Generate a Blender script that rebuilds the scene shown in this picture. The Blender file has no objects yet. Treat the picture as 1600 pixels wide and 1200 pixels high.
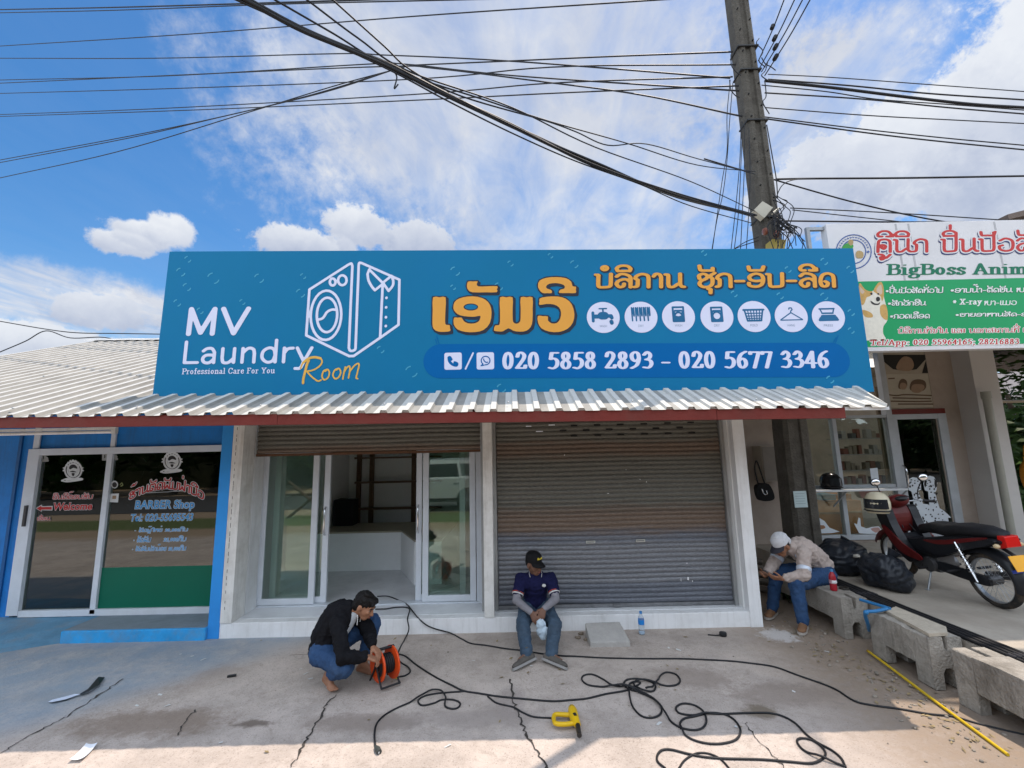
import bpy, bmesh, math, random
import numpy as np
from mathutils import Matrix, Vector
random.seed(7)
SC = bpy.context.scene
COL = SC.collection
rad = math.radians
# ------------------------------------------------------------------ camera
CAM_H, FPX = 2.05, 690.0
PITCH, ROLL = rad(8.64), rad(-1.27)
cam_d = bpy.data.cameras.new('camera')
cam_d.sensor_width = 36.0
cam_d.lens = 36.0 * FPX / 1600.0
cam_d.clip_start, cam_d.clip_end = 0.05, 4000.0
cam = bpy.data.objects.new('camera', cam_d)
COL.objects.link(cam)
CAM_R = Matrix.Rotation(math.pi / 2 + PITCH, 3, 'X') @ Matrix.Rotation(ROLL, 3, 'Z')
cam.matrix_world = Matrix.Translation((0, 0, CAM_H)) @ CAM_R.to_4x4()
SC.camera = cam
# ------------------------------------------------------------------ sun, sky, exposure
SUN_DIR = Vector((0.26, 0.24, 1.0)).normalized()
SUN_EL = math.asin(SUN_DIR.z)
SUN_AZ = math.atan2(SUN_DIR.x, SUN_DIR.y)
sun_d = bpy.data.lights.new('sun', 'SUN')
sun_d.energy = 3.0
sun_d.angle = rad(0.55)
sun_d.color = (1.0, 0.87, 0.74)
sun = bpy.data.objects.new('sun', sun_d)
COL.objects.link(sun)
sun.rotation_euler = SUN_DIR.to_track_quat('Z', 'Y').to_euler()
SC.view_settings.view_transform = 'Standard'
SC.view_settings.look = 'None'
SC.view_settings.gamma = 1.0
SC.view_settings.use_curve_mapping = False
SC.view_settings.exposure = 0.7
W = bpy.data.worlds.new('World')
SC.world = W
W.use_nodes = True


def build_sky():
    nt = W.node_tree
    nt.nodes.clear()
    N = nt.nodes.new
    L = nt.links.new

    def math_(op, a, b=None, c=None):
        n = N('ShaderNodeMath')
        n.operation = op
        for i, v in enumerate((a, b, c)):
            if v is None:
                continue
            if isinstance(v, (int, float)):
                n.inputs[i].default_value = v
            else:
                L(v, n.inputs[i])
        return n.outputs[0]

    out = N('ShaderNodeOutputWorld')
    bg = N('ShaderNodeBackground')
    bg.inputs[1].default_value = 0.15
    L(bg.outputs[0], out.inputs[0])
    sky = N('ShaderNodeTexSky')
    sky.sky_type = 'NISHITA'
    sky.sun_disc = False
    sky.sun_elevation = SUN_EL
    sky.sun_rotation = SUN_AZ
    sky.air_density = 1.0
    sky.dust_density = 0.6
    sky.ozone_density = 1.2
    tc = N('ShaderNodeTexCoord')
    sep = N('ShaderNodeSeparateXYZ')
    L(tc.outputs['Generated'], sep.inputs[0])
    zc = math_('MAXIMUM', sep.outputs[2], 0.03)
    # a flat cloud deck seen from below: direction / height
    px = math_('DIVIDE', sep.outputs[0], zc)
    py = math_('DIVIDE', sep.outputs[1], zc)
    deck = N('ShaderNodeCombineXYZ')
    L(px, deck.inputs[0])
    L(py, deck.inputs[1])

    def noise(vec, scale, detail, rough, dist=0.0, vscale=None):
        m = N('ShaderNodeMapping')
        if vscale:
            m.inputs['Scale'].default_value = vscale[0]
            m.inputs['Rotation'].default_value = (0, 0, vscale[1])
            m.inputs['Location'].default_value = vscale[2]
        L(vec, m.inputs[0])
        n = N('ShaderNodeTexNoise')
        n.inputs['Scale'].default_value = scale
        n.inputs['Detail'].default_value = detail
        n.inputs['Roughness'].default_value = rough
        n.inputs['Distortion'].default_value = dist
        L(m.outputs[0], n.inputs['Vector'])
        return n.outputs[0]

    # thin high veil, streaky, mostly in the middle and right of the view
    veil = noise(deck.outputs[0], 1.5, 8, 0.62, 0.6, ((1.0, 0.45, 1), rad(-28), (0.3, 0.1, 0)))
    fine = noise(deck.outputs[0], 7.0, 6, 0.6, 0.8, ((1.0, 0.4, 1), rad(-35), (0, 0, 0)))
    # soft blob masks in direction space; (dir, angular radius x, y, strength)
    edge = noise(tc.outputs['Generated'], 15.0, 8, 0.62, 0.25)
    edge2 = noise(tc.outputs['Generated'], 48.0, 6, 0.65, 0.2)
    wob = math_('MULTIPLY_ADD', math_('SUBTRACT', edge, 0.5), 1.5,
                math_('MULTIPLY', math_('SUBTRACT', edge2, 0.5), 0.8))
    az = math_('ARCTAN2', sep.outputs[0], sep.outputs[1])
    el = math_('ARCSINE', sep.outputs[2])

    lit = []

    def blob(x, y, rx, ry, soft=1.0, hard=1.0):
        d = (CAM_R @ Vector(((x - 800) / FPX, -(y - 600) / FPX, -1))).normalized()
        a0, e0 = math.atan2(d.x, d.y), math.asin(d.z)
        dx = math_('DIVIDE', math_('SUBTRACT', az, a0), rx)
        dy = math_('DIVIDE', math_('SUBTRACT', el, e0), ry)
        r = math_('SQRT', math_('ADD', math_('MULTIPLY', dx, dx), math_('MULTIPLY', dy, dy)))
        r = math_('MULTIPLY_ADD', wob, soft * 1.35, r)
        n = N('ShaderNodeMapRange')
        n.interpolation_type = 'SMOOTHSTEP'
        L(r, n.inputs[0])
        n.inputs[1].default_value = 1.0 + 0.12 * hard
        n.inputs[2].default_value = 1.0 - 0.24 * hard
        if hard <= 1:
            s_ = N('ShaderNodeMapRange')
            L(math_('MULTIPLY_ADD', wob, 0.9, dy), s_.inputs[0])
            s_.inputs[1].default_value, s_.inputs[2].default_value = -0.75, 0.75
            lit.append((n.outputs[0], s_.outputs[0]))
        return n.outputs[0]

    def mx(lst):
        r = lst[0]
        for b in lst[1:]:
            r = math_('MAXIMUM', r, b)
        return r

    cum = mx([blob(232, 366, .062, .026, .6), blob(185, 378, .05, .02, .7), blob(266, 360, .042, .032, .6),
              blob(150, 484, .07, .036, .7), blob(40, 528, .14, .03, .7), blob(-60, 560, .3, .06, .6),
              blob(560, 352, .085, .05, .7), blob(480, 385, .12, .035, .7), blob(650, 375, .1, .045, .7),
              blob(1440, 210, .17, .09, .8), blob(1330, 255, .17, .07, .8),
              blob(1560, 200, .15, .13, .8), blob(1400, 290, .16, .07, .9),
              blob(1250, 300, .12, .07, .9), blob(1680, 180, .2, .2, .7)])
    area = mx([blob(790, 150, .62, .34, .5, 2.0), blob(900, 330, .42, .26, .5, 2.0), blob(1290, 170, .2, .13, .6, 2.0),
               blob(90, 470, .24, .05, .5, 2.0), blob(640, 60, .3, .18, .5, 2.0)])
    v1 = N('ShaderNodeMapRange')
    L(math_('MULTIPLY_ADD', fine, 0.35, math_('MULTIPLY', veil, 0.8)), v1.inputs[0])
    v1.inputs[1].default_value = 0.40
    v1.inputs[2].default_value = 0.74
    veil_f = math_('MULTIPLY', v1.outputs[0], math_('MULTIPLY_ADD', area, 0.95, 0.05))
    veil_f = math_('MULTIPLY_ADD', area, 0.26, veil_f)
    low = N('ShaderNodeMapRange')       # pale band near the horizon
    L(sep.outputs[2], low.inputs[0])
    low.inputs[1].default_value = 0.30
    low.inputs[2].default_value = 0.0
    low.inputs[3].default_value = 0.0
    low.inputs[4].default_value = 0.5
    fac = math_('MAXIMUM', math_('MULTIPLY', cum, 0.95), veil_f)
    fac = math_('MINIMUM', math_('MAXIMUM', fac, low.outputs[0]), 1.0)
    # cloud brightness: sunlit tops, greyer bellies
    shade = noise(tc.outputs['Generated'], 5.0, 6, 0.55, 0.3)
    cr = N('ShaderNodeMix')
    cr.data_type = 'RGBA'
    num, den = None, None
    for m_, s_ in lit:
        q_ = math_('MULTIPLY', m_, s_)
        num = q_ if num is None else math_('ADD', num, q_)
        den = m_ if den is None else math_('ADD', den, m_)
    tone = math_('DIVIDE', math_('ADD', num, 0.35), math_('ADD', den, 0.6))
    tone = math_('MULTIPLY_ADD', math_('SUBTRACT', shade, 0.5), 1.2, tone)
    L(math_('MINIMUM', math_('MAXIMUM', tone, 0.0), 1.0), cr.inputs[0])
    cr.inputs[6].default_value = (1.7, 1.95, 2.6, 1)
    cr.inputs[7].default_value = (3.6, 3.7, 3.85, 1)
    hsv = N('ShaderNodeHueSaturation')
    hsv.inputs['Saturation'].default_value = 1.38
    hsv.inputs["Value"].default_value = 0.70
    L(sky.outputs[0], hsv.inputs['Color'])
    mix = N('ShaderNodeMix')
    mix.data_type = 'RGBA'
    L(fac, mix.inputs[0])
    L(hsv.outputs[0], mix.inputs[6])
    L(cr.outputs[2], mix.inputs[7])
    # bright broken overcast added behind the viewer, out of view, to lift the shade
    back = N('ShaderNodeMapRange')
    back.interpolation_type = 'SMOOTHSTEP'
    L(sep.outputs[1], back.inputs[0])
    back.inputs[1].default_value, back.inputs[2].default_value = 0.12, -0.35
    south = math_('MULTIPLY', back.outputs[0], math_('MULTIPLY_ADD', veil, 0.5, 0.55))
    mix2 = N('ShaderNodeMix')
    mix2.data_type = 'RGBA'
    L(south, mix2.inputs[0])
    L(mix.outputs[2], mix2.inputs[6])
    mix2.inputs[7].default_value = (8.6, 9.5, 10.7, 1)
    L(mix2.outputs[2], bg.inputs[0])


build_sky()

# ------------------------------------------------------------------ measuring: a point of the photograph on a real plane
CAM_P = Vector((0, 0, CAM_H))


def ray(x, y):
    return CAM_R @ Vector(((x - 800) / FPX, -(y - 600) / FPX, -1))


def UY(x, y, Y):
    d = ray(x, y)
    return CAM_P + d * (Y / d.y)


def UZ(x, y, Z=0.0):
    d = ray(x, y)
    return CAM_P + d * ((Z - CAM_H) / d.z)


def UX(x, y, X):
    d = ray(x, y)
    return CAM_P + d * (X / d.x)


class Plane:
    def __init__(s, o, u, v):
        s.o, s.u = Vector(o), Vector(u).normalized()
        s.n = s.u.cross(Vector(v)).normalized()      # towards the viewer side
        s.v = s.n.cross(s.u).normalized()

    def px(s, x, y):
        d = ray(x, y)
        p = CAM_P + d * ((s.o - CAM_P).dot(s.n) / d.dot(s.n))
        return ((p - s.o).dot(s.u), (p - s.o).dot(s.v))

    def pt(s, a, b, off=0.0):
        return s.o + s.u * a + s.v * b + s.n * off


def YP(Y):
    return Plane((0, Y, 0), (1, 0, 0), (0, 0, 1))


# ------------------------------------------------------------------ materials (all procedural)
_M = {}


def mat(name, col, rough=0.6, metal=0.0, var=0.12, scale=6.0, bump=0.0, bscale=40.0, spec=0.3, dirt=None, dscale=1.5, damt=0.5, streak=0.0):
    """base colour varied by two noises, optional dirt colour in patches, optional bump"""
    if name in _M:
        return _M[name]
    m = bpy.data.materials.new(name)
    m.use_nodes = True
    nt = m.node_tree
    b = nt.nodes['Principled BSDF']
    N, L = nt.nodes.new, nt.links.new
    tc = N('ShaderNodeTexCoord')
    n1 = N('ShaderNodeTexNoise')
    n1.inputs['Scale'].default_value = scale
    n1.inputs['Detail'].default_value = 8
    n1.inputs['Roughness'].default_value = 0.65
    L(tc.outputs['Object'], n1.inputs['Vector'])
    mr = N('ShaderNodeMapRange')
    L(n1.outputs[0], mr.inputs[0])
    mr.inputs[1].default_value, mr.inputs[2].default_value = 0.25, 0.75
    mr.inputs[3].default_value, mr.inputs[4].default_value = 1 - var, 1 + var
    hs = N('ShaderNodeHueSaturation')
    hs.inputs['Color'].default_value = (*col, 1)
    L(mr.outputs[0], hs.inputs['Value'])
    c = hs.outputs[0]
    if dirt:
        n2 = N('ShaderNodeTexNoise')
        n2.inputs['Scale'].default_value = dscale
        n2.inputs['Detail'].default_value = 10
        n2.inputs['Roughness'].default_value = 0.7
        L(tc.outputs['Object'], n2.inputs['Vector'])
        m2 = N('ShaderNodeMapRange')
        L(n2.outputs[0], m2.inputs[0])
        m2.inputs[1].default_value, m2.inputs[2].default_value = 0.46, 0.72
        m2.inputs[3].default_value, m2.inputs[4].default_value = 0, damt
        mx = N('ShaderNodeMix')
        mx.data_type = 'RGBA'
        L(m2.outputs[0], mx.inputs[0])
        L(c, mx.inputs[6])
        mx.inputs[7].default_value = (*dirt, 1)
        c = mx.outputs[2]
    if streak:      # rain runs and grime, drawn out downwards
        mpn = N('ShaderNodeMapping')
        mpn.inputs['Scale'].default_value = (9, 9, .7)
        L(tc.outputs['Object'], mpn.inputs[0])
        n4 = N('ShaderNodeTexNoise')
        n4.inputs['Scale'].default_value = 1.6
        n4.inputs['Detail'].default_value = 9
        n4.inputs['Roughness'].default_value = .75
        L(mpn.outputs[0], n4.inputs['Vector'])
        m4 = N('ShaderNodeMapRange')
        L(n4.outputs[0], m4.inputs[0])
        m4.inputs[1].default_value, m4.inputs[2].default_value = .5, .75
        m4.inputs[3].default_value, m4.inputs[4].default_value = 0, streak
        mx4 = N('ShaderNodeMix')
        mx4.data_type = 'RGBA'
        L(m4.outputs[0], mx4.inputs[0])
        L(c, mx4.inputs[6])
        mx4.inputs[7].default_value = (col[0] * .35 + .03, col[1] * .33 + .025, col[2] * .3 + .02, 1)
        c = mx4.outputs[2]
    L(c, b.inputs['Base Color'])
    b.inputs['Roughness'].default_value = rough
    b.inputs['Metallic'].default_value = metal
    b.inputs['Specular IOR Level'].default_value = spec
    if bump:
        n3 = N('ShaderNodeTexNoise')
        n3.inputs['Scale'].default_value = bscale
        n3.inputs['Detail'].default_value = 6
        L(tc.outputs['Object'], n3.inputs['Vector'])
        bp = N('ShaderNodeBump')
        bp.inputs['Strength'].default_value = bump
        bp.inputs['Distance'].default_value = 0.02
        L(n3.outputs[0], bp.inputs['Height'])
        L(bp.outputs[0], b.inputs['Normal'])
    _M[name] = m
    return m


def glass_mat(name, tint=(0.9, 0.95, 0.93), ior=1.7):
    m = bpy.data.materials.new(name)
    m.use_nodes = True
    nt = m.node_tree
    nt.nodes.clear()
    N, L = nt.nodes.new, nt.links.new
    out = N('ShaderNodeOutputMaterial')
    mx = N('ShaderNodeMixShader')
    fr = N('ShaderNodeFresnel')
    fr.inputs[0].default_value = ior
    tr = N('ShaderNodeBsdfTransparent')
    tr.inputs[0].default_value = (*tint, 1)
    gl = N('ShaderNodeBsdfGlossy')
    gl.inputs['Roughness'].default_value = 0.0
    gl.inputs[0].default_value = (0.95, 1, 0.97, 1)
    L(fr.outputs[0], mx.inputs[0])
    L(tr.outputs[0], mx.inputs[1])
    L(gl.outputs[0], mx.inputs[2])
    L(mx.outputs[0], out.inputs[0])
    return m


# ------------------------------------------------------------------ objects
_W = {}


def tag(o, label=None, cat=None, group=None, kind=None):
    if label:
        o['label'] = label
    if cat:
        o['category'] = cat
    if group:
        o['group'] = group
    if kind:
        o['kind'] = kind
    return o


def thing(name, label, cat, loc=(0, 0, 0), rz=0.0, group=None):
    o = bpy.data.objects.new(name, None)
    o.empty_display_size = 0.1
    COL.objects.link(o)
    o.location = loc
    o.rotation_euler = (0, 0, rz)
    _W[o] = Matrix.Translation(loc) @ Matrix.Rotation(rz, 4, 'Z')
    return tag(o, label, cat, group)


def link(name, me, parent=None):
    o = bpy.data.objects.new(name, me)
    COL.objects.link(o)
    if parent is not None:
        o.parent = parent
        _W[o] = _W[parent]
    else:
        _W[o] = Matrix.Identity(4)
    return o


class MB:
    """collects shapes in world space (or in a thing's own space with local=True)"""

    def __init__(s):
        s.v, s.f, s.sm = [], [], []

    def add(s, vs, fs, smooth=False):
        k = len(s.v)
        s.v += [tuple(p) for p in vs]
        s.f += [tuple(i + k for i in f) for f in fs]
        s.sm += [smooth] * len(fs)
        return s

    def box(s, x0, x1, y0, y1, z0, z1):
        v = [(x, y, z) for z in (z0, z1) for y in (y0, y1) for x in (x0, x1)]
        return s.add(v, [(0, 2, 3, 1), (4, 5, 7, 6), (0, 1, 5, 4), (2, 6, 7, 3), (0, 4, 6, 2), (1, 3, 7, 5)])

    def obox(s, c, size, M=None):
        """oriented box; M a 3x3 rotation"""
        hx, hy, hz = (d / 2 for d in size)
        v = [Vector((x, y, z)) for z in (-hz, hz) for y in (-hy, hy) for x in (-hx, hx)]
        c = Vector(c)
        v = [(M @ p if M else p) + c for p in v]
        return s.add(v, [(0, 2, 3, 1), (4, 5, 7, 6), (0, 1, 5, 4), (2, 6, 7, 3), (0, 4, 6, 2), (1, 3, 7, 5)])

    def ring(s, c, d, r, n, up=None):
        d = Vector(d).normalized()
        a = Vector((0, 0, 1)) if abs(d.z) < 0.9 else Vector((1, 0, 0))
        if up is not None:
            a = Vector(up)
        u = d.cross(a).normalized()
        w = u.cross(d)
        return [Vector(c) + (u * math.cos(t) + w * math.sin(t)) * r for t in (2 * math.pi * i / n for i in range(n))]

    def cyl(s, p0, p1, r0, r1=None, n=12, caps=True, smooth=True):
        p0, p1 = Vector(p0), Vector(p1)
        r1 = r0 if r1 is None else r1
        a, b = s.ring(p0, p1 - p0, r0, n), s.ring(p1, p1 - p0, r1, n)
        s.add(a + b, [(i, (i + 1) % n, n + (i + 1) % n, n + i) for i in range(n)], smooth)
        if caps:
            s.add(a, [tuple(range(n))[::-1]])
            s.add(b, [tuple(range(n))])
        return s

    def tube(s, pts, r, n=6, closed=False):
        pts = [Vector(p) for p in pts]
        m = len(pts)
        rs = r if isinstance(r, (list, tuple)) else [r] * m
        vs = []
        prev = None
        for i, p in enumerate(pts):
            a = pts[i - 1] if (i or closed) else p
            b = pts[(i + 1) % m] if (i < m - 1 or closed) else p
            d = (b - a)
            d = d.normalized() if d.length > 1e-9 else Vector((0, 0, 1))
            if prev is None:
                q = Vector((0, 0, 1)) if abs(d.z) < 0.9 else Vector((1, 0, 0))
                prev = d.cross(q).normalized()
            u = (prev - d * prev.dot(d))
            u = u.normalized() if u.length > 1e-6 else d.orthogonal().normalized()
            prev = u
            w = d.cross(u)
            vs += [p + (u * math.cos(t) + w * math.sin(t)) * rs[i] for t in (2 * math.pi * k / n for k in range(n))]
        fs = []
        for i in range(m if closed else m - 1):
            j = (i + 1) % m
            fs += [(i * n + k, i * n + (k + 1) % n, j * n + (k + 1) % n, j * n + k) for k in range(n)]
        s.add(vs, fs, True)
        if not closed:
            s.add(vs[:n], [tuple(range(n))[::-1]])
            s.add(vs[-n:], [tuple(range(n))])
        return s

    def lathe(s, prof, c=(0, 0, 0), M=None, n=20, smooth=True):
        """profile [(r, h)] about local z; M rotates it"""
        c = Vector(c)
        vs = []
        for r, h in prof:
            for k in range(n):
                t = 2 * math.pi * k / n
                p = Vector((r * math.cos(t), r * math.sin(t), h))
                vs.append((M @ p if M else p) + c)
        fs = []
        for i in range(len(prof) - 1):
            fs += [(i * n + k, i * n + (k + 1) % n, (i + 1) * n + (k + 1) % n, (i + 1) * n + k) for k in range(n)]
        s.add(vs, fs, smooth)
        if prof[0] == prof[-1]:
            return s
        if prof[0][0] > 1e-5:
            s.add(vs[:n], [tuple(range(n))[::-1]])
        if prof[-1][0] > 1e-5:
            s.add(vs[-n:], [tuple(range(n))])
        return s

    def ell(s, c, r, M=None, n=14, m=10):
        c = Vector(c)
        rx, ry, rz = r if isinstance(r, (tuple, list)) else (r, r, r)
        vs, fs = [], []
        for i in range(m + 1):
            ph = math.pi * i / m
            for k in range(n):
                t = 2 * math.pi * k / n
                p = Vector((rx * math.sin(ph) * math.cos(t), ry * math.sin(ph) * math.sin(t), -rz * math.cos(ph)))
                vs.append((M @ p if M else p) + c)
        for i in range(m):
            fs += [(i * n + k, i * n + (k + 1) % n, (i + 1) * n + (k + 1) % n, (i + 1) * n + k) for k in range(n)]
        return s.add(vs, fs, True)

    def prism(s, poly, f0, f1):
        """poly of 2D points; f0/f1 map a 2D point to the two caps"""
        n = len(poly)
        a, b = [Vector(f0(*p)) for p in poly], [Vector(f1(*p)) for p in poly]
        s.add(a, [tuple(range(n))[::-1]])
        s.add(b, [tuple(range(n))])
        return s.add(a + b, [(i, (i + 1) % n, n + (i + 1) % n, n + i) for i in range(n)])

    def xf(s, M):
        s.v = [tuple(M @ Vector(p)) for p in s.v]
        return s

    def build(s, name, m, parent=None, bevel=0.0, seg=2, local=False, smooth=None, weld=False):
        me = bpy.data.meshes.new(name)
        vs = s.v
        if parent is not None and not local:
            Mi = _W[parent].inverted()
            vs = [tuple(Mi @ Vector(p)) for p in vs]
        me.from_pydata(vs, [], s.f)
        bm = bmesh.new()
        bm.from_mesh(me)
        for f, q in zip(bm.faces, s.sm):
            f.smooth = q if smooth is None else smooth
        if weld:
            bmesh.ops.remove_doubles(bm, verts=bm.verts[:], dist=1e-5)
        bmesh.ops.recalc_face_normals(bm, faces=bm.faces[:])
        if bevel:
            es = [e for e in bm.edges if len(e.link_faces) == 2 and e.calc_face_angle(0) > 0.6]
            bmesh.ops.bevel(bm, geom=es, offset=bevel, segments=seg, profile=0.6, affect='EDGES', clamp_overlap=True)
        big = [f for f in bm.faces if len(f.verts) > 4]
        if big:
            bmesh.ops.triangulate(bm, faces=big)
        bm.to_mesh(me)
        bm.free()
        me.materials.append(m)
        return link(name, me, parent)


def struct(name, mb, m, **k):
    return tag(mb.build(name, m, **k), kind='structure')


def one(name, mb, m, label, cat, group=None, **k):
    return tag(mb.build(name, m, **k), label, cat, group)


def catmull(p, n=8, closed=False):
    p = [Vector(q) for q in p]
    out = []
    m = len(p)
    for i in range(m if closed else m - 1):
        a = p[(i - 1) % m] if (closed or i) else p[0] * 2 - p[1]
        b, c = p[i], p[(i + 1) % m]
        d = p[(i + 2) % m] if (closed or i < m - 2) else p[-1] * 2 - p[-2]
        for k in range(n):
            t = k / n
            out.append(0.5 * ((2 * b) + (c - a) * t + (2 * a - 5 * b + 4 * c - d) * t * t + (3 * b - a - 3 * c + d) * t ** 3))
    if not closed:
        out.append(p[-1])
    return out
# ------------------------------------------------------------------ flat lettering and artwork
def S2(txt):
    """'S 10,20 30,40;L ...' -> list of (smooth, points), coordinates in hundredths"""
    r = []
    for st in txt.split(';'):
        st = st.strip()
        k, *ps = st.split()
        r.append((k, [tuple(float(q) / 100 for q in p.split(',')) for p in ps]))
    return r


def flat_strokes(sts, dx=0.0, dy=0.0, sc=1.0):
    out = []
    for k, ps in sts:
        if k == 'E':      # ellipse: centre, radii
            (cx, cy), (rx, ry) = ps
            q = [(cx + rx * math.cos(t), cy + ry * math.sin(t)) for t in (2 * math.pi * i / 20 for i in range(21))]
        elif k == 'S' and len(ps) > 2:
            q = [(v.x, v.y) for v in catmull([(x, y, 0) for x, y in ps], 6)]
        else:
            q = ps
        out.append([(dx + x * sc, dy + y * sc) for x, y in q])
    return out


# Lao letters as pen strokes (unit = height of a consonant)
LAO = {
    'ເ': (42, 'L 14,100 14,24;S 14,24 16,8 30,4 40,8'),
    'ແ': (80, 'L 14,100 14,24;S 14,24 16,8 30,4 38,8;L 54,100 54,24;S 54,24 56,8 70,4 80,8'),
    'ອ': (96, 'S 82,50 48,44 16,56 14,80 46,98 80,86 88,50 76,16 46,3 12,12 8,30'),
    'ມ': (100, 'L 22,100 22,24;S 22,24 16,6 -2,6;S 22,22 36,6 60,3 84,10 88,30;L 88,30 88,100'),
    'ວ': (92, 'S 12,82 44,98 80,84 88,50 78,14 46,3 14,14 8,38 26,46'),
    'ບ': (94, 'S 0,94 14,92 14,80;L 14,84 14,26;S 14,26 20,5 50,3 78,8 84,26;L 84,26 84,100'),
    'ປ': (94, 'S 0,94 14,92 14,80;L 14,84 14,26;S 14,26 20,5 50,3 78,8 84,26;L 84,26 84,146'),
    'ລ': (94, 'S 8,80 30,98 62,94 84,76 86,40;L 86,40 86,2;S 86,40 60,60 24,52 8,28 24,4 46,10 50,28'),
    'ສ': (98, 'S 8,80 30,98 62,90 84,66 86,40;L 86,40 86,2;S 86,40 60,60 24,52 8,28 24,4 46,10 50,28;L 66,84 98,112'),
    'ກ': (88, 'S 0,4 14,8 18,24;L 18,24 18,56;S 18,56 4,66 14,86 42,98 72,88 78,64;L 78,64 78,2'),
    'ຖ': (92, 'S 30,24 6,28 8,6 26,6 24,30;L 24,30 24,56;S 24,56 6,66 16,88 46,98 76,88 82,64;L 82,64 82,2'),
    'າ': (56, 'S 4,80 16,98 38,94 46,74;L 46,74 46,2'),
    'ນ': (100, 'S 0,94 14,92 16,80;L 16,84 16,24;S 16,24 22,5 44,4 64,20 76,26 92,6 104,4;L 82,26 82,100'),
    'ຊ': (92, 'S 12,62 10,86 34,98 56,84 48,62 20,46 12,22 30,4 62,4 82,24 84,62;S 84,62 72,82 96,104'),
    'ຂ': (92, 'S 12,62 10,86 34,98 56,84 48,62 20,46 12,22 30,4 62,4 82,24 84,60;L 84,60 84,100'),
    'ຮ': (90, 'S 14,66 8,84 26,98 46,88 40,64 16,44 10,20 30,4 62,4 80,22 66,44 40,50;S 62,62 70,86 94,98'),
    'ດ': (92, 'S 36,40 50,28 42,6 18,8 10,44 22,84 50,98 78,86 84,56;L 84,56 84,2'),
    'ຕ': (92, 'S 36,40 50,28 42,6 18,8 10,44 16,84 34,98 46,82 60,98 80,86 84,56;L 84,56 84,2'),
    'ຄ': (92, 'L 12,2 12,50;S 12,50 18,88 48,98 78,88 84,52;L 84,52 84,2;S 18,44 36,56 56,46 48,26 34,34 36,54'),
    'ທ': (94, 'S 16,64 34,70 32,94 10,90 16,62;L 16,64 16,2;S 16,36 44,92 72,96 84,70;L 84,70 84,2'),
    'ຍ': (90, 'S 44,98 14,92 10,70 40,54;S 40,54 14,46 8,20 34,3 70,6 80,30;L 80,30 80,100'),
    'ຜ': (98, 'S 0,94 14,92 14,80;L 14,84 14,10;S 14,10 34,20 50,58 66,20 86,8;L 86,8 86,100'),
    'ຝ': (98, 'S 0,94 14,92 14,80;L 14,84 14,10;S 14,10 34,20 50,58 66,20 86,8;L 86,8 86,146'),
    'ງ': (86, 'S 8,70 16,96 40,88 36,50 24,8 52,4 78,30 74,80 92,98'),
    'ໃ': (54, 'S 34,120 20,106 6,126 26,146 46,130;L 46,130 44,24;S 44,24 48,6 62,6'),
    'ໄ': (54, 'S 6,118 16,142 38,126 44,100;L 44,104 44,24;S 44,24 48,6 62,6'),
    'ຫ': (96, 'S 16,64 34,70 32,94 10,90 16,62;L 16,64 16,2;S 16,30 40,60 66,74;S 66,74 54,94 84,98 92,78 76,62;L 84,66 84,2'),
    'ໝ': (136, 'S 16,64 34,70 32,94 10,90 16,62;L 16,64 16,2;S 16,30 40,60 58,74;L 58,100 58,24;S 58,24 74,4 110,4 122,30;L 122,30 122,100'),
    'ະ': (50, 'S 8,84 24,96 36,84 20,64 38,60;S 8,36 24,48 36,36 20,14 38,10'),
    ' ': (50, ''), '-': (56, 'L 6,44 48,44'), '*': (60, 'L 10,50 48,50;L 18,32 40,68;L 40,32 18,68'),
    '/': (56, 'L 8,0 48,100'), '.': (30, 'L 12,6 16,6'), ',': (30, 'L 16,6 10,-14'), '•': (50, 'L 20,46 28,46'),
}
LAO_MARK = {   # drawn over / under the letter before them
    'ັ': 'L 12,158 14,136;S 14,136 20,124 40,122;L 40,122 86,122;L 86,122 86,140',
    'ົ': 'S 8,150 14,124 36,122;L 36,122 84,122;L 84,122 92,150',
    'ິ': 'S 14,120 8,140 28,158 64,158 84,140 80,120;L 14,121 80,121',
    'ີ': 'S 34,121 14,122 10,142 32,160 66,160 86,140 84,121;S 62,121 76,120 98,121;L 97,121 97,136',
    'ື': 'S 34,121 14,122 10,142 32,160 66,160 86,140 84,121;L 14,121 84,121;L 70,122 70,150;L 92,121 92,150',
    'ໍ': 'E 48,142 14,14', '່': 'L 50,176 50,204', '້': 'S 22,180 40,196 46,178 62,178 78,198',
    'ຸ': 'S 60,-12 72,-14 72,-24;L 72,-24 72,-42', 'ຼ': 'S 18,-16 40,-20 50,-44 34,-56 30,-36 58,-44 84,-18',
    'ູ': 'S 30,-14 30,-44 60,-44 64,-16;L 64,-16 78,-52',
}
LAO['ຳ'] = (58, 'E -26,142 13,13;' + LAO['າ'][1])
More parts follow.
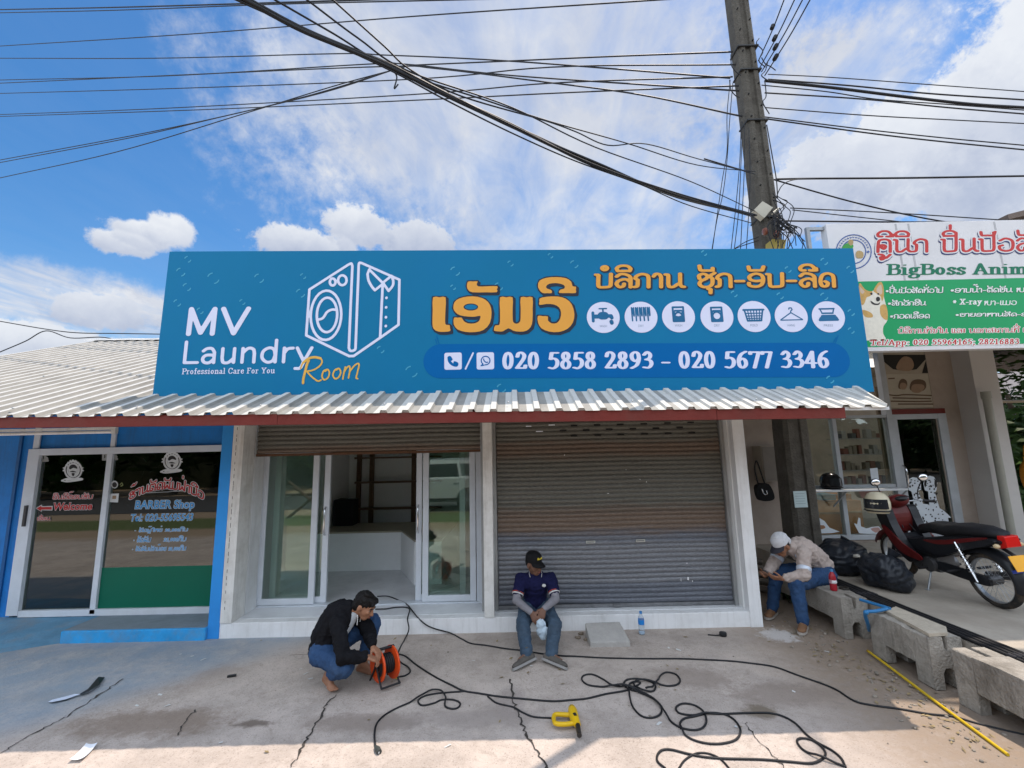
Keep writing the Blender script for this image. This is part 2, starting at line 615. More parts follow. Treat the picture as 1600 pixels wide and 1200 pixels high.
SER = {   # upright serif letters: thick stems, thin joins come from the pen
    '0': (56, 'E 26,49 17,45'), '1': (50, 'L 26,4 26,94;L 10,82 26,94;L 10,3 42,3'),
    '2': (54, 'S 9,70 14,90 28,95 41,80 38,58 22,30 8,7;L 8,7 46,7;L 46,7 48,22'),
    '3': (52, 'S 9,78 24,95 38,80 34,60 18,52;S 18,52 38,46 43,26 30,6 8,8'),
    '4': (54, 'L 36,3 36,93;L 36,93 5,30;L 5,28 50,28'),
    '5': (52, 'L 44,92 16,92;L 16,92 12,56;S 12,56 30,60 43,44 40,18 24,4 7,8'),
    '6': (54, 'S 44,94 22,78 10,46 14,14 28,3 43,20 40,46 26,56 12,44'),
    '7': (52, 'L 7,80 7,92;L 7,91 47,91;L 47,91 24,3'),
    '8': (54, 'E 26,73 13,21;E 26,26 17,23'),
    '9': (54, 'S 9,4 32,20 43,52 40,84 26,95 10,80 13,54 28,42 42,56'),
    '-': (40, 'L 6,34 32,34'), ' ': (30, ''), '/': (36, 'L 4,0 32,98'), ':': (30, 'L 14,8 15,8;L 14,54 15,54'),
    ';': (30, 'L 14,54 15,54;S 14,8 18,2 12,-14'), '*': (56, 'L 8,50 44,50;L 16,30 36,70;L 36,30 16,70'),
    'B': (70, 'L 16,3 16,94;L 4,94 40,94;S 36,94 56,88 54,62 36,52;L 16,52 38,52;S 36,52 62,46 60,10 36,3;L 4,3 38,3'),
    'i': (34, 'L 16,3 16,64;L 4,63 16,64;L 4,3 28,3;L 16,88 17,88'),
    'g': (56, 'E 24,44 15,20;S 38,58 46,66 52,64;S 14,28 8,16 30,8 48,0 46,-20 24,-28 6,-20 8,-6 22,4'),
    'o': (56, 'E 26,33 17,30'), 's': (46, 'S 38,52 24,65 9,52 16,38 32,28 38,12 22,2 7,12;L 39,60 38,48;L 7,4 8,18'),
    'A': (78, 'L 36,96 66,4;L 36,96 10,4;L 20,34 54,34;L 2,3 22,3;L 54,3 78,3'),
    'n': (62, 'L 14,3 14,62;L 2,62 14,63;S 14,48 28,64 44,60 48,44;L 48,44 48,3;L 2,3 26,3;L 38,3 60,3'),
    'm': (92, 'L 14,3 14,62;L 2,62 14,63;S 14,48 26,64 40,60 44,44;L 44,44 44,3;S 44,48 58,64 72,60 76,44;L 76,44 76,3;L 2,3 26,3;L 34,3 56,3;L 66,3 90,3'),
    'T': (66, 'L 32,3 32,94;L 5,94 59,94;L 5,94 4,74;L 59,94 60,74;L 18,3 46,3'),
    'e': (50, 'L 10,38 40,38;S 40,38 38,60 24,64 10,50 9,24 20,4 34,4 44,16'),
    'l': (32, 'L 15,3 15,98;L 3,97 15,98;L 3,3 28,3'),
    'f': (38, 'L 17,3 17,76;S 17,76 20,96 36,92;L 4,62 32,62;L 4,3 32,3'),
    'p': (60, 'L 14,-28 14,62;L 2,62 14,63;S 14,48 28,66 46,54 48,28 38,4 22,4 14,16;L 2,-28 28,-28'),
    'X': (76, 'L 12,94 62,4;L 62,94 12,4;L 2,94 26,94;L 48,94 72,94;L 2,4 26,4;L 48,4 72,4'),
    'r': (46, 'L 14,3 14,62;L 2,62 14,63;S 14,44 24,62 40,58;L 2,3 28,3'),
    'a': (54, 'S 10,52 24,64 36,54 38,36;L 38,40 38,10;S 38,10 42,3 50,6;S 38,36 12,28 8,12 20,2 38,14'),
    'y': (58, 'L 10,62 30,10;S 50,62 30,8 18,-24 6,-24;L 2,62 22,62;L 40,62 58,62'),
    'P': (64, 'L 16,3 16,94;L 4,94 36,94;S 34,94 58,90 56,54 34,46;L 16,46 36,46;L 4,3 30,3'),
    'C': (70, 'S 60,70 50,92 28,94 10,70 10,28 28,4 50,6 62,24;L 61,92 60,70'),
    'F': (62, 'L 16,3 16,94;L 4,94 56,94;L 56,94 57,76;L 16,52 42,52;L 4,3 30,3'),
    'Y': (74, 'L 10,94 36,46;L 62,94 36,46;L 36,46 36,3;L 0,94 24,94;L 50,94 74,94;L 22,3 50,3'),
    'u': (62, 'L 12,62 12,20;S 12,20 18,2 34,4 46,18;L 46,62 46,4;L 2,62 12,62;L 36,62 46,62;L 46,4 58,4'),
    'd': (60, 'L 46,98 46,4;L 36,97 46,98;S 46,48 32,66 12,54 10,26 22,4 36,4 46,18;L 46,4 56,4'),
    'h': (60, 'L 14,3 14,98;L 2,97 14,98;S 14,48 28,64 44,60 48,44;L 48,44 48,3;L 2,3 26,3;L 38,3 60,3'),
}


SANS = {
    'M': (92, 'L 12,4 12,94;L 12,94 46,8;L 46,8 80,94;L 80,94 80,4'), 'V': (84, 'L 6,94 42,5;L 42,5 78,94'),
    'L': (60, 'L 12,94 12,5;L 12,5 58,5'), 'a': (62, 'S 10,54 22,64 40,64 50,48;L 50,48 50,4;S 50,36 22,36 10,22 16,6 34,4 50,20'),
    'u': (66, 'L 11,64 11,24;S 11,24 16,5 34,4 52,22;L 53,64 53,4'), 'n': (66, 'L 11,64 11,4;S 11,44 30,64 48,60 53,42;L 53,42 53,4'),
    'd': (70, 'S 56,34 50,58 32,65 12,50 10,22 28,4 48,10 56,34;L 57,98 57,4'), 'r': (46, 'L 11,64 11,4;S 11,42 24,60 42,63'),
    'y': (62, 'L 5,64 31,6;S 57,64 31,4 20,-22 2,-24'),
}


def lay(txt, font='lao', gap=0.08):
    out, x, prev = [], 0.0, 0.0
    for ch in txt:
        if font == 'lao' and ch in LAO_MARK:
            out += flat_strokes(S2(LAO_MARK[ch]), prev)
            continue
        d = SANS if font == 'sanspen' else (LAO if font == 'lao' and ch in LAO else SER)
        if ch not in d:
            continue
        w, s = d[ch]
        prev = x
        if s:
            out += flat_strokes(S2(s), x)
        x += w / 100 + gap
    return out


def sdf_mesh(strokes, a, b=None, res=0.04, grow=0.0):
    """union of pen strokes (elliptic nib a x b) as one clean flat mesh: returns verts2d, faces"""
    b = a if b is None else b
    xs = [p[0] for s in strokes for p in s]
    ys = [p[1] for s in strokes for p in s]
    m = a + grow + 2.5 * res
    x0, y0 = min(xs) - m, min(ys) - m
    nx, ny = int((max(xs) + m - x0) / res) + 2, int((max(ys) + m - y0) / res) + 2
    F = np.full((ny, nx), 9.0)
    gx, gy = x0 + np.arange(nx) * res, y0 + np.arange(ny) * res
    for s in strokes:
        for (ax, ay), (bx, by) in zip(s[:-1], s[1:]):
            i0, i1 = max(0, int((min(ax, bx) - m - x0) / res)), min(nx, int((max(ax, bx) + m - x0) / res) + 2)
            j0, j1 = max(0, int((min(ay, by) - m - y0) / res)), min(ny, int((max(ay, by) + m - y0) / res) + 2)
            A, B = (a + grow), (b + grow)
            X, Y = np.meshgrid((gx[i0:i1] - ax) / A, (gy[j0:j1] - ay) / B)
            dx, dy = (bx - ax) / A, (by - ay) / B
            q = dx * dx + dy * dy
            t = np.clip((X * dx + Y * dy) / q, 0, 1) if q > 1e-12 else 0.0
            D = np.hypot(X - t * dx, Y - t * dy) - 1
            F[j0:j1, i0:i1] = np.minimum(F[j0:j1, i0:i1], D)
    F[np.abs(F) < 1e-6] = 1e-6
    ins = F < 0
    full = ins[:-1, :-1] & ins[1:, :-1] & ins[:-1, 1:] & ins[1:, 1:]
    any_ = (ins[:-1, :-1] | ins[1:, :-1] | ins[:-1, 1:] | ins[1:, 1:]) & ~full
    V, Fc, cache = [], [], {}

    def vid(key, p):
        if key not in cache:
            cache[key] = len(V)
            V.append(p)
        return cache[key]

    def corner(j, i):
        return vid((0, j, i), (gx[i], gy[j]))

    for j in range(full.shape[0]):
        row = full[j]
        i = 0
        n = len(row)
        while i < n:
            if row[i]:
                k = i
                while k < n and row[k]:
                    k += 1
                Fc.append((corner(j, i), corner(j, k), corner(j + 1, k), corner(j + 1, i)))
                i = k
            else:
                i += 1
    for j, i in zip(*np.nonzero(any_)):
        cs = [(j, i), (j, i + 1), (j + 1, i + 1), (j + 1, i)]
        poly = []
        for k in range(4):
            p, q = cs[k], cs[(k + 1) % 4]
            if ins[p]:
                poly.append(corner(*p))
            if ins[p] != ins[q]:
                t = F[p] / (F[p] - F[q])
                pp = (gx[p[1]] * (1 - t) + gx[q[1]] * t, gy[p[0]] * (1 - t) + gy[q[0]] * t)
                poly.append(vid((1,) + tuple(sorted((p, q))), pp))
        if len(poly) > 2:
            Fc.append(tuple(poly))
    return V, Fc


def font_mesh(txt, bold=0.0, shear=0.0):
    cu = bpy.data.curves.new('lettering', 'FONT')
    cu.body = txt
    cu.offset = bold
    cu.shear = shear
    cu.resolution_u = 4
    o = bpy.data.objects.new('lettering', cu)
    COL.objects.link(o)
    me = bpy.data.meshes.new_from_object(o.evaluated_get(bpy.context.evaluated_depsgraph_get()))
    V = [(v.co.x, v.co.y) for v in me.vertices]
    Fc = [tuple(p.vertices) for p in me.polygons]
    bpy.data.objects.remove(o)
    bpy.data.curves.remove(cu)
    bpy.data.meshes.remove(me)
    return V, Fc


def fit(V, pl, BL, BR, TL, off, box=None, warp=None):
    """put a flat drawing on a plane: its box goes to the measured corners of the writing"""
    xs, ys = [p[0] for p in V], [p[1] for p in V]
    bx = box or (min(xs), max(xs), min(ys), max(ys))
    A, B, T = (Vector(pl.px(*q)) for q in (BL, BR, TL))
    out = []
    for x, y in V:
        s, t = (x - bx[0]) / (bx[1] - bx[0]), (y - bx[2]) / (bx[3] - bx[2])
        q = A + (B - A) * s + (T - A) * t
        if warp:
            q = q + (T - A).normalized() * warp(s)
        out.append(pl.pt(q.x, q.y, off))
    return out


def write(name, txt, pl, BL, BR, TL, m, parent, off=0.003, font='lao', a=0.1, b=None, res=0.045, grow=0.0, gap=0.08, bold=0.0,
          shear=0.0, warp=None, shift=(0, 0)):
    if font == 'sans':
        V, Fc = font_mesh(txt, bold, shear)
        V0, _ = (V, 0) if not bold else font_mesh(txt, 0, shear)
        xs, ys = [p[0] for p in V0], [p[1] for p in V0]
        box = (min(xs), max(xs), min(ys), max(ys))
    else:
        st = lay(txt, font, gap)
        if shear:
            st = [[(x + y * shear, y) for x, y in s] for s in st]
        xs, ys = [p[0] for s in st for p in s], [p[1] for s in st for p in s]
        bb = a if b is None else b
        box = (min(xs) - a, max(xs) + a, min(ys) - bb, max(ys) + bb)
        V, Fc = sdf_mesh(st, a, b, res, grow)
    V = [(x + shift[0], y + shift[1]) for x, y in V]
    mb = MB()
    mb.add(fit(V, pl, BL, BR, TL, off, box, warp), Fc)
    return mb.build(name, m, parent)


def art(name, pl, m, parent, off, strokes=None, a=0.05, b=None, res=None, c=None, sc=1.0, polys=None):
    """strokes/polys in a local unit frame placed at pixel c with scale sc (metres per unit)"""
    mb = MB()
    cx, cy = pl.px(*c) if c else (0, 0)
    if strokes:
        V, Fc = sdf_mesh(strokes, a, b, res or a * 0.5)
        mb.add([pl.pt(cx + x * sc, cy + y * sc, off) for x, y in V], Fc)
    for k, p in enumerate(polys or []):
        mb.add([pl.pt(cx + x * sc, cy + y * sc, off + 0.0003 * k) for x, y in p], [tuple(range(len(p)))])
    return mb.build(name, m, parent)


def disc(r=1.0, n=40, cx=0.0, cy=0.0, ry=None):
    return [(cx + r * math.cos(2 * math.pi * i / n), cy + (ry or r) * math.sin(2 * math.pi * i / n)) for i in range(n)]


def smooth_poly(pts, n=5):
    return [(v.x, v.y) for v in catmull([(x, y, 0) for x, y in pts], n, True)]


def px_poly(pl, pts, off, smooth=0):
    q = [pl.px(*p) for p in pts]
    if smooth:
        q = smooth_poly(q, smooth)
    return [pl.pt(x, y, off) for x, y in q]


def px_flat(name, pl, pts, m, parent, off=0.003, smooth=0):
    mb = MB()
    for p in (pts if isinstance(pts[0], list) else [pts]):
        q = px_poly(pl, p, off, smooth)
        mb.add(q, [tuple(range(len(q)))])
    return mb.build(name, m, parent)


def px_lines(name, pl, lines, r, m, parent, off=0.003, res=None, smooth=True):
    """lines drawn on a plane through measured points, pen radius r in metres"""
    st = []
    for l in lines:
        q = [pl.px(*p) for p in l]
        if smooth and len(q) > 2:
            q = [(v.x, v.y) for v in catmull([(x, y, 0) for x, y in q], 6)]
        st.append(q)
    V, Fc = sdf_mesh(st, r, r, res or r * 0.5)
    mb = MB()
    mb.add([pl.pt(x, y, off) for x, y in V], Fc)
    return mb.build(name, m, parent)
# ------------------------------------------------------------------ ground
def ground_material():
    m = bpy.data.materials.new('concrete_ground')
    m.use_nodes = True
    nt = m.node_tree
    b = nt.nodes['Principled BSDF']
    N, L = nt.nodes.new, nt.links.new

    def mth(op, a, c=None, d=None):
        n = N('ShaderNodeMath')
        n.operation = op
        for i, v in enumerate((a, c, d)):
            if v is None:
                continue
            if isinstance(v, (int, float)):
                n.inputs[i].default_value = v
            else:
                L(v, n.inputs[i])
        return n.outputs[0]

    def ns(scale, det=8, r=.65, dist=0):
        n = N('ShaderNodeTexNoise')
        n.inputs['Scale'].default_value = scale
        n.inputs['Detail'].default_value = det
        n.inputs['Roughness'].default_value = r
        n.inputs['Distortion'].default_value = dist
        L(tc.outputs['Object'], n.inputs['Vector'])
        return n.outputs[0]

    def mp(v, a, c, d=0, e=1):
        n = N('ShaderNodeMapRange')
        n.interpolation_type = 'SMOOTHSTEP'
        L(v, n.inputs[0])
        for i, q in enumerate((a, c, d, e)):
            n.inputs[i + 1].default_value = q
        return n.outputs[0]

    def mixc(f, c1, c2):
        n = N('ShaderNodeMix')
        n.data_type = 'RGBA'
        L(f, n.inputs[0])
        for k, c in ((6, c1), (7, c2)):
            if isinstance(c, tuple):
                n.inputs[k].default_value = (*c, 1)
            else:
                L(c, n.inputs[k])
        return n.outputs[2]

    tc = N('ShaderNodeTexCoord')
    sp = N('ShaderNodeSeparateXYZ')
    L(tc.outputs['Object'], sp.inputs[0])
    X, Y = sp.outputs[0], sp.outputs[1]
    big, mid, fine, grit = ns(.5, 6), ns(2.2, 9, .7), ns(14, 8, .7), ns(90, 4, .6)
    c = mixc(mp(mid, .3, .72), (.37, .33, .295), (.53, .475, .43))
    c = mixc(mp(fine, .5, .72, 0, .55), c, (.29, .25, .215))
    c = mixc(mp(big, .5, .66, 0, .6), c, (.60, .53, .47))
    c = mixc(mp(ns(5.5, 9, .75, .6), .54, .66, 0, .5), c, (.30, .262, .225))
    c = mixc(mp(ns(1.1, 9, .7, .4), .56, .68, 0, .45), c, (.27, .235, .205))
    c = mixc(mp(grit, .57, .68, 0, .7), c, (.17, .15, .13))
    c = mixc(mp(grit, .40, .31, 0, .35), c, (.62, .6, .57))
    wob = mth('MULTIPLY', mth('SUBTRACT', mid, .5), .8)
    # faded blue wash in front of the barber shop
    side = mth('ADD', mth('MULTIPLY_ADD', Y, 0.95, mth('MULTIPLY', X, -1.0)), wob)
    f = mth('MULTIPLY', mp(side, 7.05, 7.75), mp(Y, 3.2, 4.0))
    f = mth('MULTIPLY', f, mp(mid, .8, .3, .25, .8))
    c = mixc(f, c, (.215, .31, .40))
    # brown trodden earth towards the drain blocks and behind
    f = mp(mth('MULTIPLY_ADD', wob, 1.0, mth('MULTIPLY_ADD', Y, -0.06, X)), 1.75, 2.75)
    f = mth('MULTIPLY', f, mp(fine, .25, .6, .6, 1))
    c = mixc(f, c, mixc(fine, (.15, .115, .085), (.36, .295, .23)))
    # damp patches
    def spot(cx, cy, rx, ry, amt, col):
        nonlocal c
        dx = mth('DIVIDE', mth('SUBTRACT', X, cx), rx)
        dy = mth('DIVIDE', mth('SUBTRACT', Y, cy), ry)
        r = mth('ADD', mth('SQRT', mth('ADD', mth('MULTIPLY', dx, dx), mth('MULTIPLY', dy, dy))), mth('MULTIPLY', mth('SUBTRACT', fine, .5), 2.0))
        r = mth('ADD', r, mth('MULTIPLY', mth('SUBTRACT', mid, .5), 1.6))
        c = mixc(mp(r, 1.25, .5, 0, amt), c, col)
    for px, py, rx, ry, amt, col in ((400, 1130, .17, .06, .75, (.11, .085, .065)), (1190, 1112, .12, .09, .75, (.15, .12, .08)),
                                     (230, 1130, .6, .2, .65, (.20, .15, .11)), (560, 1128, .5, .13, .65, (.25, .21, .18)),
                                     (1080, 1062, .5, .2, .55, (.24, .2, .17)), (800, 1090, .12, .22, .35, (.24, .21, .21)),
                                     (1230, 1085, .5, .2, .5, (.2, .16, .13)), (740, 1122, .7, .13, .5, (.27, .24, .22)),
                                     (420, 1010, .3, .12, .35, (.5, .47, .45)), (1215, 992, .2, .16, .7, (.62, .62, .62)),
                                     (90, 1090, .6, .1, .3, (.27, .29, .3)), (330, 1060, .2, .3, .35, (.27, .22, .18))):
        p = UZ(px, py)
        spot(p.x, p.y, rx, ry, amt, col)
    # far ground behind the viewer is brown earth and a strip of grass
    f = mp(mth('ADD', Y, wob), .3, -.8)
    c = mixc(f, c, (.33, .26, .185))
    f = mth('MULTIPLY', mp(mth('ADD', Y, wob), -1.4, -1.9), mp(mth('ADD', Y, wob), -4.2, -3.6))
    c = mixc(mth('MULTIPLY', f, mp(fine, .3, .6, .5, 1)), c, (.07, .12, .03))
    dk = N('ShaderNodeMix')
    dk.data_type = 'RGBA'
    dk.blend_type = 'MULTIPLY'
    dk.inputs[0].default_value = 1.0
    L(c, dk.inputs[6])
    dk.inputs[7].default_value = (1.0, .955, .93, 1)
    L(dk.outputs[2], b.inputs['Base Color'])
    b.inputs['Roughness'].default_value = .88
    b.inputs['Specular IOR Level'].default_value = .25
    bp = N('ShaderNodeBump')
    bp.inputs['Strength'].default_value = .55
    bp.inputs['Distance'].default_value = .02
    L(mth('ADD', mth('MULTIPLY', fine, .7), mth('ADD', mth('MULTIPLY', mid, 1.2), mth('MULTIPLY', grit, .22))), bp.inputs['Height'])
    L(bp.outputs[0], b.inputs['Normal'])
    return m


GROUND = ground_material()
CONC = mat('raw_concrete', (.33, .30, .26), .9, var=.25, scale=5, bump=.8, bscale=45, dirt=(.12, .105, .085), dscale=3, damt=.9, streak=.6)
CONC2 = mat('yard_concrete', (.36, .315, .26), .9, var=.2, scale=2.5, bump=.3, bscale=50, dirt=(.24, .20, .16), dscale=1.2, damt=.7)
ASPH = mat('asphalt', (.07, .07, .07), .9, var=.2, bump=.3)
WHITE = mat('white_paint', (.80, .80, .80), .55, var=.05, scale=3, bump=.06, dirt=(.5, .48, .45), dscale=1.3, damt=.5, streak=.35)
WHITEW = mat('white_wall_paint', (.72, .73, .74), .7, var=.06, scale=2, bump=.12, bscale=30, dirt=(.42, .40, .37), dscale=1.6, damt=.5, streak=.4)
BLUE = mat('blue_wall_paint', (.015, .20, .58), .6, var=.14, scale=2.2, bump=.1, dirt=(.02, .11, .3), dscale=1.8, damt=.6, streak=.5)
BLUEL = mat('worn_blue_paint', (.03, .33, .70), .7, var=.18, scale=5, bump=.3, dirt=(.2, .24, .27), dscale=4, damt=.6)
ALU = mat('white_aluminium', (.66, .70, .75), .35, 0.0, var=.05, scale=4, dirt=(.4, .41, .42), dscale=2.5, damt=.3)
RED = mat('dark_red_paint', (.15, .02, .014), .6, var=.22, scale=6, bump=.15, dirt=(.09, .03, .022), dscale=3, damt=.7)
ROOF = mat('white_metal_roof', (.54, .525, .48), .45, 0.0, var=.06, scale=1.5, dirt=(.40, .385, .35), dscale=1.4, damt=.6, spec=.3)
DARK = mat('dark_gap', (.012, .012, .012), .8)
BLACK = mat('black_rubber', (.016, .016, .018), .5, var=.2)
STEEL = mat('galvanised_steel', (.42, .44, .46), .4, .8, var=.15, dirt=(.2, .19, .18), damt=.5)
CHROME = mat('chrome', (.75, .75, .76), .15, 1.0, var=.03)
GLASS = glass_mat('clear_glass', (.80, .88, .84), 1.75)
GLASSD = glass_mat('tinted_glass', (.45, .52, .48), 2.0)

mb = MB()
nx, ny = 90, 60
xs = sorted(set([-160, -60, -25] + [round(-9 + i * .3, 3) for i in range(41)] + [25, 60, 160]))
ys = sorted(set([-160, -50, -20, -12, -6] + [round(-2 + i * .3, 3) for i in range(34)] + [14, 30, 160]))
vv = [(x, y, 0.012 * math.sin(x * 1.3 + .4) * math.sin(y * 1.7) * (1 if 1 < y < 5.1 and -8 < x < 3.2 else 0)) for y in ys for x in xs]
k = len(xs)
mb.add(vv, [(j * k + i, j * k + i + 1, (j + 1) * k + i + 1, (j + 1) * k + i) for j in range(len(ys) - 1) for i in range(k - 1)], True)
struct('ground', mb, GROUND)


def gz(x, y):
    return 0.012 * math.sin(x * 1.3 + .4) * math.sin(y * 1.7) if (1 < y < 5.1 and -8 < x < 3.2) else 0.0


def UG(x, y, h=0.0):
    p = UZ(x, y, h)
    p = UZ(x, y, h + gz(p.x, p.y))
    return p


# cracks in the slab
CRACK = mat('crack', (.05, .043, .037), .95, var=.5, scale=30)


def crack(pts, w=.009):
    mb = MB()
    q = [UG(*p) for p in pts]
    pp = []
    for a, c in zip(q[:-1], q[1:]):
        for i in range(7):
            t = i / 7
            pp.append(a.lerp(c, t) + Vector((random.uniform(-.016, .016), random.uniform(-.016, .016), 0)))
    pp.append(q[-1])
    L_, R_ = [], []
    for i, p in enumerate(pp):
        d = (pp[min(i + 1, len(pp) - 1)] - pp[max(i - 1, 0)]).normalized()
        n = Vector((-d.y, d.x, 0))
        ww = w * random.choice((.4, .6, .85, 1.1)) * random.uniform(.6, 1.1)
        z = gz(p.x, p.y) + .005
        L_.append(Vector((p.x, p.y, z)) + n * ww)
        R_.append(Vector((p.x, p.y, z)) - n * ww)
    mb.add(L_ + R_, [(i, i + 1, len(pp) + i + 1, len(pp) + i) for i in range(len(pp) - 1)])
    struct('ground_crack', mb, CRACK)


crack([(527, 1085), (508, 1105), (490, 1140), (472, 1168), (455, 1200)])
crack([(797, 1062), (801, 1095), (812, 1120), (822, 1150), (840, 1178), (862, 1210)], .011)
crack([(190, 1062), (150, 1090), (105, 1120), (55, 1145), (0, 1178)])
crack([(305, 1110), (290, 1130), (278, 1150)], .006)
crack([(1165, 1130), (1185, 1155), (1210, 1185), (1235, 1210)], .006)
crack([(455, 1024), (520, 1022), (640, 1024)], .004)

# road and far kerb behind the viewer (seen mirrored in the glass doors)
struct('road', MB().add([(-160, -13, .01), (160, -13, .01), (160, -5.6, .01), (-160, -5.6, .01)], [(0, 1, 2, 3)]), ASPH)

# raised yard on the right and its retaining edge
mb = MB()
mb.box(4.02, 40, -3, 7.9, 0.0, .38)
struct('yard', mb, CONC2)

# ------------------------------------------------------------------ laundry shop
YF = 5.43           # front plane of columns and step
YS = 5.66           # roller shutters
YD = 5.95           # glass doors
laundry = thing('laundry_shop', 'white painted shop with roller shutters under a white metal roof', 'shop', (-.3, YF, 0))


def roof_z(x, y):
    return .731 + .412 * y - .0105 * (x + .6)


mb = MB()
mb.box(-3.55, 2.80, YF, 9.2, -.1, .165)
mb.build('step', WHITE, laundry, bevel=.008)
TILE = mat('grey_floor_tile', (.74, .75, .77), .3, var=.05, scale=1.2, dirt=(.32, .32, .32), dscale=2, damt=.4)
TILEL = mat('pale_floor_tile', (.86, .87, .88), .3, var=.03, scale=1.2)
KHAKI = mat('bare_screed', (.36, .33, .25), .6, var=.12, scale=3)
FL = lambda x, y: UZ(x, y, .17)
mb = MB()
mb.box(-3.29, 2.66, YF + .12, 9.0, .1655, .1695)
mb.build('floor', TILE, laundry)
# walls
WIN = mat('interior_wall', (.80, .80, .78), .8, var=.06, scale=1.0)
mb = MB()
mb.box(-3.46, -3.30, YF + .10, 9.2, .165, 2.95)          # left party wall
mb.box(2.66, 2.81, YF + .10, 9.2, .165, 2.95)
mb.box(-3.30, 2.66, 9.0, 9.2, .165, 3.4)
mb.build('wall', WIN, laundry)
mb = MB()
mb.box(-3.42, 2.81, YF + .02, YF + .16, 2.52, 2.93)
mb.build('wall', WHITEW, laundry)                       # lintel over the shutters
mb = MB()
mb.add([(-3.3, 5.9, 2.75), (2.66, 5.9, 2.75), (2.66, 9, 2.75), (-3.3, 9, 2.75)], [(0, 1, 2, 3)])
mb.build('ceiling', WIN, laundry)
# columns
COLM = mat('column_paint', (.74, .73, .70), .65, var=.07, scale=5, bump=.2, dirt=(.4, .37, .32), dscale=4, damt=.5, streak=.5)
for x0, x1, z0 in ((-3.418, -3.285, .166), (-.375, -.262, .166), (2.672, 2.812, -.05)):
    mb = MB()
    mb.box(x0, x1, YF - .015, YF + .22, z0, 2.52)
    mb.build('column', COLM if x0 < 2 else WHITE, laundry, bevel=.004)
mb = MB()
for i in range(26):     # peeling line along the left column
    z = .3 + i * .083 + random.uniform(0, .03)
    mb.box(-3.375, -3.371, YF - .0175, YF - .0145, z, z + random.uniform(.02, .065))
mb.build('paint_crack', CRACK, laundry)

# roof: trapezoid ribs running down the slope
def ribbed(x0, x1, y0, y1, zf, pitch=.205, h=.027, right=None):
    mb = MB()
    prof = []
    x = x0
    while x < x1:
        prof += [(x, 0), (x + .07, 0), (x + .13, .001), (x + .14, h), (x + .19, h)]
        x += pitch
    prof.append((x, 0))
    rows = 8
    vs = []
    for j in range(rows + 1):
        y = y0 + (y1 - y0) * j / rows
        for x, d in prof:
            xx = min(x, right(y)) if right else x
            vs.append((xx, y, zf(xx, y) + d))
    n = len(prof)
    mb.add(vs, [(j * n + i, j * n + i + 1, (j + 1) * n + i + 1, (j + 1) * n + i) for j in range(rows) for i in range(n - 1)])
    return mb


ROOFD = mat('dark_roof_band', (.25, .24, .215), .6, var=.3, scale=3, dirt=(.30, .29, .26), dscale=2.5, damt=.3)
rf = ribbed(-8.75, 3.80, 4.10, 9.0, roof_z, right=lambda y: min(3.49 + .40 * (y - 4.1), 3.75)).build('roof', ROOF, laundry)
rf.data.materials.append(ROOFD)        # darker band along one side of every pan and rib
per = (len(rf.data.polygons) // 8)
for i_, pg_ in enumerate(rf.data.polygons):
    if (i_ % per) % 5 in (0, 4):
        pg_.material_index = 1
mb = MB()
for xx in np.arange(-8.6, 3.4, 1.2):        # screw heads row by row
    for yy in (4.25, 5.6, 7.0, 8.3):
        mb.ell((xx + .16, yy, roof_z(xx, yy) + .04), (.012, .012, .008), n=6, m=4)
mb.build('roof_screws', STEEL, laundry)
mb = MB()
mb.add([(-8.8, 8.8, roof_z(-8.8, 8.8) + .046), (3.75, 8.8, roof_z(3.75, 8.8) + .046), (3.75, 9.0, roof_z(3.75, 9) + .05), (-8.8, 9.0, roof_z(-8.8, 9) + .05),
        (3.75, 9.3, roof_z(3.75, 9) - .06), (-8.8, 9.3, roof_z(-8.8, 9) - .06)], [(0, 1, 2, 3), (3, 2, 4, 5)])
mb.build('ridge_cap', ROOF, laundry)
# beam under the eave, slightly out of level like the sheets above it
mb = MB()
for x0, x1, d in ((-8.75, -2.2, 0), (-2.195, 1.9, .002), (1.905, 3.10, 0)):
    a = [(x0, 4.12), (x1, 4.12)]
    v = []
    for x, _ in a:
        zt = roof_z(x, 4.12) - .004
        v += [(x, 4.12 - d, zt - .10), (x, 4.17, zt - .10), (x, 4.17, zt), (x, 4.12 - d, zt)]
    mb.add(v, [(0, 1, 2, 3), (7, 6, 5, 4), (0, 4, 5, 1), (3, 2, 6, 7), (0, 3, 7, 4), (1, 5, 6, 2)])
mb.build('eave_beam', RED, laundry)
mb = MB()
v = []
for x in (3.105, 3.52):
    zt = roof_z(x, 4.13) - .004
    v += [(x, 4.125, zt - .03), (x, 4.16, zt - .03), (x, 4.16, zt), (x, 4.125, zt)]
mb.add(v, [(0, 1, 2, 3), (7, 6, 5, 4), (0, 4, 5, 1), (3, 2, 6, 7), (0, 3, 7, 4), (1, 5, 6, 2)])
mb.build('eave_trim', WHITEW, laundry)
for x in (-8.4, -6.2, -3.4, -.35, 2.7):
    mb = MB()
    v = []
    for y in (4.18, 5.43):
        zt = roof_z(x, y) - .01
        v += [(x - .03, y, zt - .08), (x + .03, y, zt - .08), (x + .03, y, zt), (x - .03, y, zt)]
    mb.add(v, [(0, 1, 2, 3), (7, 6, 5, 4), (0, 4, 5, 1), (3, 2, 6, 7), (0, 3, 7, 4), (1, 5, 6, 2)])
    mb.build('rafter', RED, laundry)


